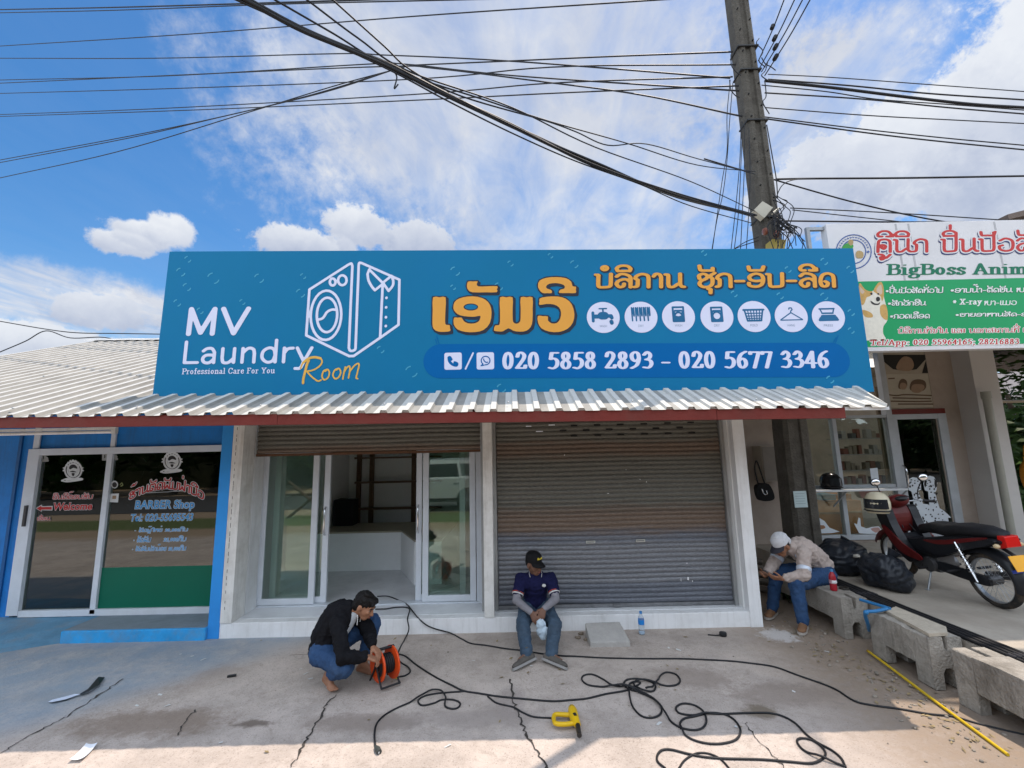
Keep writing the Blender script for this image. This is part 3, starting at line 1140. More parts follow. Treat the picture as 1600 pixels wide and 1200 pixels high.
# roller shutters: curved slats
def shutter_material():
    m = bpy.data.materials.new('rusted_shutter')
    m.use_nodes = True
    nt = m.node_tree
    b = nt.nodes['Principled BSDF']
    N, L = nt.nodes.new, nt.links.new
    tc = N('ShaderNodeTexCoord')
    sp = N('ShaderNodeSeparateXYZ')
    L(tc.outputs['Object'], sp.inputs[0])
    mp_ = N('ShaderNodeMapping')
    mp_.inputs['Scale'].default_value = (.7, 1, 9)
    L(tc.outputs['Object'], mp_.inputs[0])
    n = N('ShaderNodeTexNoise')
    n.inputs['Scale'].default_value = 2.0
    n.inputs['Detail'].default_value = 9
    n.inputs['Roughness'].default_value = .7
    L(mp_.outputs[0], n.inputs['Vector'])
    n2 = N('ShaderNodeTexNoise')
    n2.inputs['Scale'].default_value = 40
    n2.inputs['Detail'].default_value = 6
    L(mp_.outputs[0], n2.inputs['Vector'])
    ad = N('ShaderNodeMath')
    ad.operation = 'MULTIPLY_ADD'
    L(n.outputs[0], ad.inputs[0])
    ad.inputs[1].default_value = .34
    L(sp.outputs[2], ad.inputs[2])
    mr = N('ShaderNodeMapRange')
    L(ad.outputs[0], mr.inputs[0])
    mr.inputs[1].default_value, mr.inputs[2].default_value = .29, 2.69
    cr = N('ShaderNodeValToRGB')
    e = cr.color_ramp.elements
    steel, olive, rust, grey = (.135, .145, .17, 1), (.14, .135, .115, 1), (.165, .12, .09, 1), (.19, .195, .21, 1)
    stops = [(.0, steel), (.13, steel), (.15, grey), (.31, grey), (.355, steel), (.405, rust), (.47, rust), (.53, olive),
             (.74, olive), (.79, rust), (.83, (.16, .118, .09, 1)), (.86, olive), (1.0, olive)]
    e[0].position, e[0].color = stops[0]
    e[1].position, e[1].color = stops[-1]
    for p, c in stops[1:-1]:
        q = e.new(p)
        q.color = c
    L(mr.outputs[0], cr.inputs[0])
    hs = N('ShaderNodeHueSaturation')
    L(cr.outputs[0], hs.inputs['Color'])
    m2 = N('ShaderNodeMapRange')
    L(n2.outputs[0], m2.inputs[0])
    m2.inputs[1].default_value, m2.inputs[2].default_value = .3, .7
    m2.inputs[3].default_value, m2.inputs[4].default_value = .6, 1.4
    L(m2.outputs[0], hs.inputs['Value'])
    L(hs.outputs[0], b.inputs['Base Color'])
    b.inputs['Roughness'].default_value = .5
    b.inputs['Metallic'].default_value = .25
    return m


SHUT = shutter_material()


def slats(x0, x1, z0, z1, y, pitch=.0562):
    mb = MB()
    prof = []
    z = z0
    rj = random.Random(int(x0 * 100))
    jit = []
    while z < z1 - 1e-4:
        amp_ = rj.uniform(.012, .020)
        for t in (0, .06, .12, .3, .5, .7, .88, .94):
            d = 0 if t < .05 else (.004 if t in (.06, .94) else amp_ * math.sin(math.pi * t) ** .6)
            prof.append((z + t * pitch, -d))
        z += pitch
    prof.append((z, 0))
    n = 25
    vs = []
    for i in range(n):
        x = x0 + (x1 - x0) * i / (n - 1)
        dent = lambda q: .010 * math.exp(-((x - x0 - 1.9) / .22) ** 2 - ((q - .75) / .2) ** 2) + .008 * math.exp(-((x - x0 - .7) / .3) ** 2 - ((q - 1.5) / .12) ** 2)
        vs += [(x, y + d + .006 * math.sin(q * 3 + x * 2) + .002 * math.sin(q * 23 + x * 5) + dent(q), q + .003 * math.sin(x * 3.1 + q * 2)) for q, d in prof]
    k = len(prof)
    mb.add(vs, [(i * k + j, i * k + j + 1, (i + 1) * k + j + 1, (i + 1) * k + j) for i in range(n - 1) for j in range(k - 1)], True)
    return mb


s1 = slats(-.215, 2.60, .215, 2.52, YS).build('roller_shutter', SHUT, laundry)
s1['label'] = 'closed grey roller shutter with brown rusty bands'
mb = MB()
mb.box(-.22, 2.605, YS - .02, YS + .02, .178, .214)
mb.box(1.16, 1.25, YS - .045, YS - .021, .186, .206)
mb.build('bottom_bar', mat('worn_steel_bar', (.23, .235, .245), .45, .5, var=.3, scale=12), s1)
mb = MB()
for x, y in ((923, 847), (1001, 845)):
    c = UY(x, y, YS - .03)
    mb = MB()
    mb.box(c.x - .055, c.x + .055, YS - .032, YS - .021, c.z - .014, c.z - .006)
    mb.box(c.x - .055, c.x + .055, YS - .032, YS - .021, c.z + .006, c.z + .014)
    mb.box(c.x - .055, c.x - .047, YS - .032, YS - .021, c.z - .006, c.z + .006)
    mb.box(c.x + .047, c.x + .055, YS - .032, YS - .021, c.z - .006, c.z + .006)
    mb.build('handle', mat('pale_steel', (.55, .55, .5), .5, .3), s1)
mb = MB()
slot = [(897, 665), (933, 664), (969, 663), (1006, 662), (1043, 661), (1079, 660), (880, 673), (916, 672), (952, 671), (989, 670), (1025, 669),
        (1062, 668), (897, 681), (934, 680), (970, 679), (1007, 678), (1044, 677), (1081, 676)]
for x, y in slot:
    c = UY(x, y, YS - .021)
    mb.box(c.x - .042, c.x + .042, YS - .0235, YS - .019, c.z - .009, c.z + .009)
mb.build('vent_slots', DARK, s1)
mb = MB()
for x, y, w in ((826, 666, .035), (862, 664, .04), (843, 674, .045)):
    c = UY(x, y, YS - .021)
    mb.box(c.x - w, c.x + w, YS - .0235, YS - .019, c.z - .007, c.z + .007)
mb.build('light_slots', mat('daylit_slot', (.75, .8, .85), .5), s1)  # pale plates; daylight behind the slots is put into the colour
mb = MB()
for x, y, w, h in ((1075, 904, .012, .02), (1064, 906, .004, .02), (1082, 908, .006, .01), (882, 711, .008, .007), (1000, 749, .006, .006), (978, 734, .008, .004),
                   (1010, 753, .004, .01), (950, 771, .014, .004), (1073, 880, .012, .004)):
    c = UY(x, y, YS - .023)
    mb.add([(c.x - w, YS - .0245, c.z - h * .6), (c.x + w * .7, YS - .0245, c.z - h), (c.x + w, YS - .0245, c.z + h * .7), (c.x - w * .5, YS - .0245, c.z + h)], [(0, 1, 2, 3)])
mb.build('paint_splash', WHITE, s1)
mb = MB()
mb.box(-.262, -.222, YS - .05, YS + .05, .166, 2.52)
mb.build('guide_rail', mat('rail_steel', (.36, .37, .37), .5, .4, var=.2, dirt=(.15, .11, .08), damt=.6), s1)
mb = MB()
mb.box(2.607, 2.645, YS - .05, YS + .05, .166, 2.52)
mb.build('guide_rail', mat('rail_steel', (.36, .37, .37), .5, .4, var=.2, dirt=(.15, .11, .08), damt=.6), s1)
mb = MB()
mb.box(-.262, 2.672, YF + .12, YS - .055, .1697, .172)
mb.box(2.646, 2.672, YF + .2, YD, .166, 2.52)
mb.build('reveal', WHITEW, laundry)
s2 = slats(-3.25, -.42, 2.085, 2.53, YS).build('roller_shutter', SHUT, laundry)
s2['label'] = 'grey roller shutter rolled most of the way up over the glass doors'
mb = MB()
mb.box(-3.255, -.415, YS - .02, YS + .02, 2.05, 2.084)
mb.build('bottom_bar', mat('rusty_bar', (.12, .062, .035), .7, .2, var=.3, scale=10), s2)
mb = MB()
mb.box(-.415, -.377, YS - .05, YS + .05, .166, 2.52)
mb.build('guide_rail', _M['rail_steel'], s2)

# glass sliding doors
def bar(mb, xa, xb, y0, y1, z0, z1):
    mb.box(xa, xb, y0, y1, z0, z1)


def leaf(name, label, xa, xb, y, handle_x=None, z0=.19, z1=2.12, st=.075, bot=.075):
    f = MB()
    f.box(xa, xa + st, y - .02, y + .02, z0, z1)
    f.box(xb - st, xb, y - .02, y + .02, z0, z1)
    f.box(xa + st, xb - st, y - .019, y + .019, z0, z0 + bot)
    f.box(xa + st, xb - st, y - .019, y + .019, z1 - .06, z1)
    o = f.build(name, ALU, laundry, bevel=.004)
    o['label'] = label
    g = MB()
    g.box(xa + st - .004, xb - st + .004, y - .003, y + .003, z0 + bot - .004, z1 - .056)
    g.build('glass', GLASS, o)
    if handle_x is not None:
        h = MB()
        h.tube(catmull([(handle_x, y - .021, 1.02), (handle_x, y - .06, 1.06), (handle_x + .004, y - .075, 1.2), (handle_x, y - .06, 1.34), (handle_x, y - .021, 1.38)], 5), .011, 8)
        h.build('handle', CHROME, o)
    return o


xl = [UY(x, 830, YD).x for x in (409, 494, 510, 649, 659, 741)]
leaf('sliding_door', 'fixed left glass panel in white aluminium frame', xl[0] - .02, xl[1] + .01, YD)
leaf('sliding_door', 'left glass door slid open behind its fixed panel', xl[0] + .12, xl[2] + .01, YD + .055, xl[2] - .03)
leaf('sliding_door', 'right glass door slid open behind its fixed panel', xl[3], xl[5] - .12, YD + .055, xl[3] + .03)
leaf('sliding_door', 'fixed right glass panel in white aluminium frame', xl[4] + .015, xl[5] + .02, YD)
mb = MB()
mb.box(-3.28, -.38, YD - .045, YD + .085, .1697, .186)
mb.box(-3.28, xl[0] - .03, YD - .03, YD + .03, .186, 2.12)
mb.box(xl[5] + .03, -.38, YD - .03, YD + .03, .186, 2.12)
mb.box(-3.28, -.38, YD - .035, YD + .08, 2.121, 2.2)
mb.build('door_frame', ALU, laundry, bevel=.003)
mb = MB()
mb.box(-3.3, -.3, YD + .0, YD + .06, 2.201, 2.75)
mb.build('wall', WIN, laundry)
mb = MB()
mb.box(-.36, -.27, YD + .1, 9.0, .17, 2.75)
mb.build('wall', WIN, laundry)
mb = MB()
mb.box(-3.297, -3.285, YF + .25, YD - .05, .17, 2.5)
mb.build('wall', WHITEW, laundry)
# things inside the shop
WOOD = mat('dark_timber', (.13, .075, .045), .6, var=.25, scale=9)
sh = thing('wall_shelf', 'bare brown timber shelf frame against the back wall inside the shop', 'shelf', (UY(600, 780, 8.8).x, 8.8, .17))
for x in (560, 580, 646):
    c = UY(x, 760, 8.85)
    MB().box(c.x - .04, c.x + .04, 8.84, 8.90, .17, 2.5).build('post', WOOD, sh)
for y in (715, 753, 794):
    c = UY(600, y, 8.8)
    a, b2 = UY(556, y, 8.8), UY(690, y, 8.8)
    MB().box(a.x, b2.x, 8.72, 8.835, c.z - .018, c.z + .018).build('rail', WOOD, sh)
ct = thing('shop_counter', 'low white counter with a brownish top across the room inside the shop', 'counter', (-2.4, 7.6, .17))
q = [UZ(500, 832, .79), UZ(627, 829, .79), UZ(647, 844, .79), UZ(690, 843, .79)]
pl_ = [(-3.28, q[0].y)] + [(v.x, v.y) for v in q[1:]] + [(q[3].x + .02, 8.5), (-3.28, 8.5)]
MB().prism(pl_, lambda x, y: (x, y, .171), lambda x, y: (x, y, .765)).build('front_panel', mat('counter_panel', (.88, .89, .90), .5, var=.03), ct, bevel=.004)
MB().prism([(x + (0 if x < -3.2 else .012), y - (.012 if y < 8 else 0)) for x, y in pl_], lambda x, y: (x, y, .7655), lambda x, y: (x, y, .79)).build('counter_top', mat('counter_board', (.40, .36, .27), .35, var=.1), ct, bevel=.003)
a, b2 = UY(490, 806, 8.2), UY(553, 780, 8.2)
bx = thing('black_box', 'black box standing on the back of the white counter inside the shop', 'box', ((-3.25 + b2.x) / 2, 8.3, .79))
MB().box(-3.25, b2.x, 8.15, 8.45, .792, b2.z).build('body', mat('matt_black', (.008, .008, .009), .7), bx, bevel=.015)
MB().box(-3.2, b2.x - .05, 8.143, 8.149, .83, b2.z - .04).build('grille', mat('grille_black', (.012, .012, .013), .9, bump=.5, bscale=200), bx)

# ------------------------------------------------------------------ barber shop
YB = 5.90
barber = thing('barber_shop', 'blue painted barber shop with dark glass front left of the laundry', 'shop', (-5.2, YB, 0))
XL, XR = UY(33, 830, YB).x, -3.55
mb = MB()
mb.box(-9.5, XL - .0, YB, YB + .15, 0, 3.2)
mb.box(XL, XR, YB + .01, YB + .15, 2.215, 3.2)
mb.build('wall', BLUE, barber)
mb = MB()
mb.box(XR - .005, -3.423, YF - .01, YF + .14, 0, 2.9)
mb.build('wall', mat('bright_blue_paint', (.03, .30, .78), .6, var=.1, scale=3, dirt=(.03, .16, .42), damt=.5), barber, bevel=.004)
MB().box(-6.55, -6.51, YB - .02, YB - .001, .2, 2.6).build('drain_pipe', mat('dull_blue_plastic', (.012, .1, .28), .5), barber)
mb = MB()
a, b2 = UZ(85, 992, .12), UZ(330, 982, .12)
mb.box(a.x, XR - .006, 5.385, YB + .1, -.05, .13)
mb.build('step', BLUEL, barber, bevel=.012)
mb = MB()
mb.box(a.x + .01, XR - .03, 5.41, YB - .01, .1305, .1345)
mb.build('step_top', mat('blue_grey_screed', (.205, .245, .28), .8, var=.2, scale=4, bump=.2), barber)
mb = MB()
pts = [(a.x - .004, 5.40), (a.x - .25, 5.28), (-5.9, 5.02), (-6.6, 4.9), (-9.5, 4.85), (-9.5, YB), (a.x - .004, YB)]
n = len(pts)
mb.prism(pts, lambda x, y: (x, y, -.02), lambda x, y: (x, y, .05 + (.08 if y > 5.5 else 0)))
mb.build('ramp', mat('ramp_paint', (.12, .27, .40), .85, var=.25, scale=4, bump=.3, dirt=(.25, .25, .25), dscale=3, damt=.8), barber)
# glazing
xm = (UY(177, 705, YB).x + UY(149, 950, YB).x) / 2
zb, zt = .155, 2.13
mb = MB()
mb.box(XL + .001, XL + .15, YB - .05, YB + .03, zb, zt + .085)
mb.box(xm - .035, xm + .035, YB - .045, YB + .03, zb, zt)
mb.box(XL + .15, XR - .01, YB - .05, YB + .03, zt, zt + .085)
mb.box(XL + .15, XR - .01, YB - .045, YB + .03, .134, .21)
mb.box(xm - .03, xm + .03, YB - .02, YB + .005, zt + .086, 2.6)
mb.box(XL + .02, XL + .1, YB - .02, YB - .002, zt + .086, 2.6)
mb.build('door_frame', ALU, barber, bevel=.004)
gd = MB().box(XL + .148, xm - .034, YB - .004, YB + .002, .208, zt + .002).build('door_glass', GLASSD, barber)
gw = MB().box(xm + .034, XR - .011, YB - .010, YB - .004, .208, zt + .002).build('window_glass', GLASSD, barber)
h = MB()
c = UY(47, 805, YB)
h.box(XL + .075, XL + .105, YB - .075, YB - .051, c.z - .13, c.z + .13)
h.build('handle', mat('dark_metal', (.07, .07, .075), .4, .6), barber)
BG = Plane((0, YB - .0105, 0), (1, 0, 0), (0, 0, 1))
PGREEN = mat('green_film', (.0, .13, .075), .45, var=.06, scale=2)
mb = MB()
zg = UY(240, 885, YB).z
mb.box(xm + .036, XR - .012, YB - .0125, YB - .0102, .211, zg)
mb.build('window_film', PGREEN, barber)
# room behind the dark glass
mb = MB()
mb.box(-8.5, XR - .1, 9.0, 9.1, .13, 2.8)
mb.box(XR - .1, XR - .05, YB + .16, 9.0, .13, 2.8)
mb.box(-8.5, -8.4, YB + .16, 9.0, .13, 2.8)
mb.build('interior_wall', mat('dim_green_wall', (.55, .6, .52), .8, var=.2), barber)
mb = MB()
mb.box(-8.5, XR - .05, YB + .15, 9.0, .1, .135)
mb.box(-8.5, XR - .05, YB + .15, 9.0, 2.8, 2.85)
mb.build('interior_floor', mat('dim_floor', (.3, .28, .22), .5, var=.2), barber)
# tube lamps under the eave, unlit
for (x0, x1, yy, pz) in ((-9.0, 182, 674.5, 4.7), (-9.0, 52, 659, 4.45)):
    c = UY(x1, yy, pz)
    t = thing('tube_lamp', 'long white tube lamp fixed under the eave of the barber shop' if x1 > 100 else 'short end of a white tube lamp close to the eave beam above the barber door', 'lamp', (c.x - .6, pz, c.z), 0, 'tube lamps under the eave')
    MB().cyl((c.x - 1.6, pz, c.z), (c.x - .04, pz, c.z), .017, n=10).build('tube', WHITE, t)
    MB().box(c.x - .04, c.x, pz - .02, pz + .02, c.z - .022, c.z + .022).build('end_cap', WHITEW, t)
    MB().box(c.x - 1.6, c.x, pz - .018, pz + .018, c.z + .022, c.z + .05).build('housing', WHITEW, t)
    MB().box(c.x - .5, c.x - .46, pz - .01, pz + .01, c.z + .05, roof_z(c.x, pz) - .002).build('hanger', STEEL, t)
# ------------------------------------------------------------------ big laundry sign
def zm(ox, oy, s):
    return lambda *pts: [(ox + x / s, oy + y / s) for x, y in pts]


z2, z3, z4, z5 = zm(240, 380, 3.6364), zm(650, 390, 4.5714), zm(900, 390, 3.2), zm(1240, 330, 4.4444)
YSG = 4.75
SG = YP(YSG)
cs = [SG.px(*p) for p in ((238, 621), (1366, 612), (1333, 388), (265, 393))]
o0 = SG.pt((cs[0][0] + cs[1][0]) / 2, cs[0][1])
sign = thing('shop_sign', 'wide teal laundry signboard standing on the front of the white roof', 'sign', (o0.x, YSG + .05, o0.z))
TEAL = mat('teal_vinyl', (.0, .158, .325), .6, spec=.2, bump=.10, bscale=1.6, var=.06, scale=.55, dirt=(.0, .15, .36), dscale=.5, damt=.6)
mb = MB()
mb.prism(cs, lambda x, y: (x, YSG, y), lambda x, y: (x, YSG + .09, y))
mb.build('panel', TEAL, sign, bevel=.006)
SMET = mat('sign_frame_steel', (.3, .31, .32), .5, .6, var=.2)
for x in (-3.6, -1.8, 0, 1.8, 3.5):
    zr = roof_z(x, 5.3)
    mb = MB()
    mb.box(x - .025, x + .025, YSG + .092, YSG + .14, roof_z(x, YSG + .1) + .03, 4.2)
    mb.tube([(x, YSG + .13, 4.1), (x, 6.2, roof_z(x, 6.2) + .04)], .02, 6)
    mb.build('post', SMET, sign)
PALE = mat('pale_lettering', (.66, .68, .84), .6, spec=.2, var=.03)
NAVYT = mat('dark_lettering_edge', (.012, .02, .04), .5)
ORANGE = mat('orange_lettering', (.72, .33, .045), .45, var=.05, scale=2)
GOLD = mat('gold_lettering', (.75, .42, .07), .45, var=.1)
PILL = mat('blue_pill', (.0, .115, .35), .7, spec=.12, var=.03)
BUB = mat('bubble_print', (.06, .34, .50), .4)


def bold(name, txt, font, BL, BR, TL, m, parent, pl, off=.003, **k):
    return write(name, txt, pl, BL, BR, TL, m, parent, off, font, **k)


write('lettering', 'MV', SG, *z2((183, 528), (540, 525), (203, 363)), PALE, sign, .003, 'sanspen', a=.075, res=.03, gap=.07)
write('lettering', 'Laundry', SG, *z2((161, 727), (902, 720), (180, 548)), PALE, sign, .003, 'sanspen', a=.062, res=.03, gap=.06)
write('lettering', 'Professional Care For You', SG, *z2((160, 746), (690, 740), (164, 711)), PALE, sign, .003, 'serif', a=.075, b=.05, res=.06)
rm = [[(850, 795), (852, 770), (862, 730), (872, 690), (882, 668)],
      [(836, 712), (850, 680), (880, 656), (915, 648), (948, 654), (958, 676), (940, 702), (905, 722), (872, 728)],
      [(872, 728), (892, 752), (918, 774), (936, 784), (952, 778)],
      [(985, 718), (966, 728), (958, 758), (970, 776), (990, 766), (1000, 738), (990, 718), (976, 728)],
      [(1050, 712), (1030, 722), (1020, 750), (1032, 770), (1052, 762), (1064, 734), (1054, 712), (1040, 720)],
      [(1076, 772), (1082, 738), (1090, 704)], [(1084, 732), (1100, 706), (1114, 700), (1116, 722), (1108, 766)],
      [(1116, 728), (1140, 698), (1160, 684), (1168, 692), (1160, 730), (1152, 764), (1160, 770)]]
px_lines('script_lettering', SG, [z2(*l) for l in rm], .0085, GOLD, sign, .0042)
px_lines('script_lettering', SG, [z2(*rm[0]), z2(*rm[1][1:5])], .0135, GOLD, sign, .0039)
# line drawing: washer cube with a folded shirt
lg = [[(1130, 130), (1112, 118), (886, 264), (868, 520), (1110, 640), (1140, 640), (1392, 466), (1398, 210)], ]
straight = [[(886, 264), (1108, 122)], [(886, 264), (868, 524)], [(868, 524), (1112, 642)], [(1112, 642), (1138, 641)], [(1138, 641), (1290, 536)], [(1290, 536), (1392, 464)], [(1392, 464), (1397, 208)],
            [(1397, 208), (1184, 114)], [(1130, 130), (1110, 596)], [(1166, 124), (1148, 596)], [(1302, 236), (1288, 534)], [(1226, 150), (1302, 226)], [(1352, 186), (1302, 226)],
            [(1226, 150), (1216, 176)], [(1258, 268), (1300, 234)], [(1352, 186), (1362, 212)], [(1336, 272), (1308, 232)]]
curved = [[(1108, 122), (1124, 116), (1130, 132)], [(1184, 114), (1170, 112), (1166, 126)], [(1110, 594), (1116, 610), (1130, 612), (1144, 606), (1148, 594)],
          [(1216, 176), (1222, 212), (1240, 246), (1258, 268)], [(1362, 212), (1360, 240), (1336, 272)],
          [(930, 436), (962, 426), (986, 392), (1014, 378), (1042, 380)]]


def ell_px(cx, cy, rx, ry, skew=0.0, n=28):
    return [(cx + rx * math.cos(t), cy + ry * math.sin(t) + skew * rx * math.cos(t)) for t in (2 * math.pi * i / n for i in range(n + 1))]


els = [ell_px(980, 410, 87, 140, -.08), ell_px(986, 408, 58, 98, -.08), ell_px(1018, 221, 16, 20), ell_px(1073, 211, 24, 28)]
dots = [[(1324, 310), (1323.5, 312)], [(1322, 364), (1321.5, 366)], [(1321, 420), (1320.5, 422)], [(1320, 470), (1319.5, 472)]]
px_lines('washer_drawing', SG, [z2(*l) for l in straight + els], .0145, PALE, sign, .0031, smooth=False)
px_lines('washer_drawing', SG, [z2(*l) for l in curved + dots], .0145, PALE, sign, .0033)
# bubbles printed on the vinyl
bl = []
for f, lst in ((z2, ((195, 92, 16), (340, 200, 30), (600, 200, 24), (835, 285, 22), (135, 340, 18), (850, 188, 14), (265, 385, 16), (1290, 605, 18), (1465, 730, 30), (155, 165, 22), (190, 250, 20), (505, 335, 14))),
               (z3, ((280, 155, 30), (265, 270, 16), (675, 100, 18), (1130, 105, 25), (960, 45, 16), (610, 990, 28), (590, 265, 26))),
               (z4, ((1060, 100, 14), (1240, 60, 16), (1370, 100, 16), (1375, 315, 15), (1240, 235, 17), (1020, 232, 15), (790, 222, 14), (1375, 405, 14), (1270, 650, 17), (640, 18, 12)))):
    for x, y, r in lst:
        for a0 in (2.5, 5.7):
            p = [(x + r * math.cos(-t) * 1.1, y + r * math.sin(-t)) for t in (a0 - .75 + .25 * i for i in range(5))]
            bl.append(f(*p))
px_lines('bubble_print', SG, bl, .006, BUB, sign, .0025)
# big shop name
name_ = [[(122, 342), (168, 342), (212, 342), (211, 430), (208, 515), (216, 538), (240, 540), (243, 562), (245, 582), (205, 588), (160, 586), (128, 568), (118, 530), (120, 430)],
         [(372, 230), (406, 229), (440, 228), (434, 246), (446, 264), (510, 263), (580, 262), (578, 284), (577, 305), (500, 306), (405, 306), (374, 290), (364, 262)],
         [(272, 488), (296, 487), (326, 487), (342, 512), (372, 527), (410, 529), (442, 518), (456, 500), (460, 474), (420, 480), (370, 479), (315, 470), (282, 448), (267, 418), (276, 376), (310, 350), (370, 336), (440, 338), (495, 358), (528, 395), (540, 450), (528, 525), (482, 575), (420, 590), (350, 588), (296, 570), (270, 534)],
         [(600, 342), (645, 342), (690, 342), (690, 420), (691, 500), (700, 524), (722, 530), (742, 516), (747, 490), (748, 420), (748, 342), (790, 342), (832, 342), (833, 420), (832, 505), (820, 552), (788, 580), (742, 587), (695, 580), (660, 562), (622, 584), (590, 585), (557, 579), (566, 543), (592, 540), (600, 515), (600, 430)],
         [(884, 350), (930, 338), (1010, 336), (1070, 352), (1112, 392), (1131, 460), (1120, 522), (1082, 566), (1020, 589), (950, 586), (895, 562), (872, 522), (870, 475), (905, 476), (942, 479), (942, 506), (968, 527), (1006, 525), (1030, 494), (1036, 450), (1022, 414), (985, 393), (932, 389), (882, 396), (882, 372)],
         [(905, 311), (880, 287), (871, 255), (884, 222), (930, 203), (1000, 197), (1070, 205), (1108, 230), (1118, 262), (1142, 266), (1141, 288), (1140, 311), (1085, 311), (1022, 310), (1030, 288), (1058, 280), (1062, 262), (1042, 248), (1000, 240), (952, 245), (930, 262), (936, 280), (966, 290), (970, 311), (938, 312)]]
hole_ = z3(*ell_px(392, 411, 52, 25))
rim = [z3(*(l + [l[0]])) for l in name_]
px_lines('lettering_edge', SG, rim, .0165, NAVYT, sign, .0028, smooth=False, res=.006)
px_lines('lettering_edge', SG, [[(x + 2.2, y + 2.4) for x, y in l] for l in rim], .018, NAVYT, sign, .0025, smooth=False, res=.007)
px_flat('lettering', SG, [z3(*l) for l in name_], ORANGE, sign, .0045, 2)
px_flat('letter_counter', SG, hole_, NAVYT, sign, .0052)
px_flat('letter_counter', SG, z3(*ell_px(393, 411, 44, 18)), TEAL, sign, .0058)
k = dict(font='lao', a=.118, b=.088, gap=.14)
bx_ = z4((86, 226), (1302, 222), (90, 74))
write('lettering_edge', 'ບໍລິການ ຊຸັກ-ອົບ-ລີດ', SG, *bx_, NAVYT, sign, .0030, grow=.06, shift=(.05, -.055), res=.04, **k)
write('lettering', 'ບໍລິການ ຊຸັກ-ອົບ-ລີດ', SG, *bx_, ORANGE, sign, .0045, res=.035, **k)
# telephone bar
a, b2 = SG.px(661, 563), SG.px(1328, 563)
p0, p1 = SG.px(688, 564), SG.px(1301, 562)
px_lines('telephone_bar', SG, [[(689, 564.3), (1300, 562.2)]], abs(SG.px(689, 537.5)[1] - SG.px(689, 591)[1]) / 2, PILL, sign, .0022, res=.012)
write('telephone_number', '020 5858 2893 - 020 5677 3346', SG, (784.5, 577.6), (1296, 575.4), (785.2, 549.6), PALE, sign, .0035, 'serif', a=.098, b=.045, res=.03, gap=.05)
px_lines('telephone_number', SG, [z3((354, 852), (408, 740))], .009, PALE, sign, .0035)


def rsq(c, hw, hh, r):
    p = []
    for sx, sy, a0 in ((1, 1, 0), (-1, 1, 90), (-1, -1, 180), (1, -1, 270)):
        for t in range(0, 91, 18):
            an = rad(a0 + t)
            p.append((c[0] + sx * (hw - r) + r * math.cos(an), c[1] + sy * (hh - r) + r * math.sin(an)))
    return p


pxm = abs(SG.px(800, 560)[0] - SG.px(900, 560)[0]) / 100     # metres per photograph pixel on the sign
for i, c in enumerate(z3((265, 797), (495.5, 795))):
    cx, cy = SG.px(*c)
    hw = 13.6 * pxm
    mb = MB()
    q = rsq((cx, cy), hw, hw, .022)
    mb.add([SG.pt(x, y, .0032) for x, y in q], [tuple(range(len(q)))])
    o = mb.build('telephone_icon', PALE, sign)
    hs = [[(-.5, .42), (-.42, .0), (-.1, -.36), (.34, -.52), (.46, -.42)], [(-.5, .42), (-.36, .46), (-.2, .2)], [(.46, -.42), (.44, -.28), (.18, -.16)]]
    if i == 0:
        st = [[(v.x, v.y) for v in catmull([(x, y, 0) for x, y in s_], 5)] for s_ in hs]
        V, Fc = sdf_mesh(st, .15, .15, .05)
        mb = MB().add([SG.pt(cx + x * hw, cy + y * hw, .0044) for x, y in V], Fc)
    else:
        st = [[(.5 * math.cos(t) + .03, .5 * math.sin(t) + .03) for t in (rad(232 - 330 * j / 24) for j in range(25))], [(-.30, -.38), (-.5, -.56), (-.16, -.5)]]
        st += [[(x * .45 + .03, y * .45 + .03) for x, y in s_] for s_ in hs[:1]]
        V, Fc = sdf_mesh(st, .065, .065, .03)
        mb = MB().add([SG.pt(cx + x * hw, cy + y * hw, .0044) for x, y in V], Fc)
    mb.build('telephone_symbol', PILL, o)
# the seven service discs
ICON = mat('icon_blue', (.006, .12, .27), .45)
R_ = 26 * pxm


def E_(cx, cy, rx, ry, n=24):
    return [(cx + rx * math.cos(2 * math.pi * i / n), cy + ry * math.sin(2 * math.pi * i / n)) for i in range(n + 1)]


icons = []
# tap
icons.append(([[(-.62, .22), (-.62, -.3)], [(-.55, -.02), (-.2, -.02)], [(-.1, .02), (.1, .02)], [(.2, .0), (.48, .0), (.52, -.12)], [(0, .2), (0, .42)], [(-.22, .47), (.22, .47)], [(.48, -.36), (.5, -.44)]], [.09, .13, .24, .11, .05, .045, .12], 'WASH'))
tw = []
for kx in (-.48, -.24, 0, .24, .48):
    tw += [[(kx - .07, .52), (kx - .05, -.3)], [(kx + .05, .52), (kx + .07, .05)], [(kx - .05, .5), (kx + .06, .0)]]
icons.append((tw, [.045] * 15, 'DRY'))
icons.append(([[(-.32, .52), (.32, .52)], [(-.32, .52), (-.32, -.36)], [(.32, .52), (.32, -.36)], [(-.32, -.36), (.32, -.36)], [(-.2, .3), (.2, .3)], [(-.22, -.28), (.22, -.28)], [(-.26, .2), (-.26, -.3)], [(.26, .2), (.26, -.3)],
               E_(0, -.03, .22, .22), [(-.18, -.08), (0, -.13), (.18, -.08)]], [.06, .06, .06, .06, .06, .07, .07, .07, .055, .07], 'WASH'))
icons.append(([[(-.32, .5), (.32, .5)], [(-.32, .5), (-.32, -.36)], [(.32, .5), (.32, -.36)], [(-.32, -.36), (.32, -.36)], [(-.2, .28), (.2, .28)], [(-.22, -.3), (.22, -.3)], [(-.28, .2), (-.28, -.3)], [(.28, .2), (.28, -.3)], E_(0, -.03, .25, .25)],
              [.06, .06, .06, .06, .07, .07, .06, .06, .05], 'DRY'))
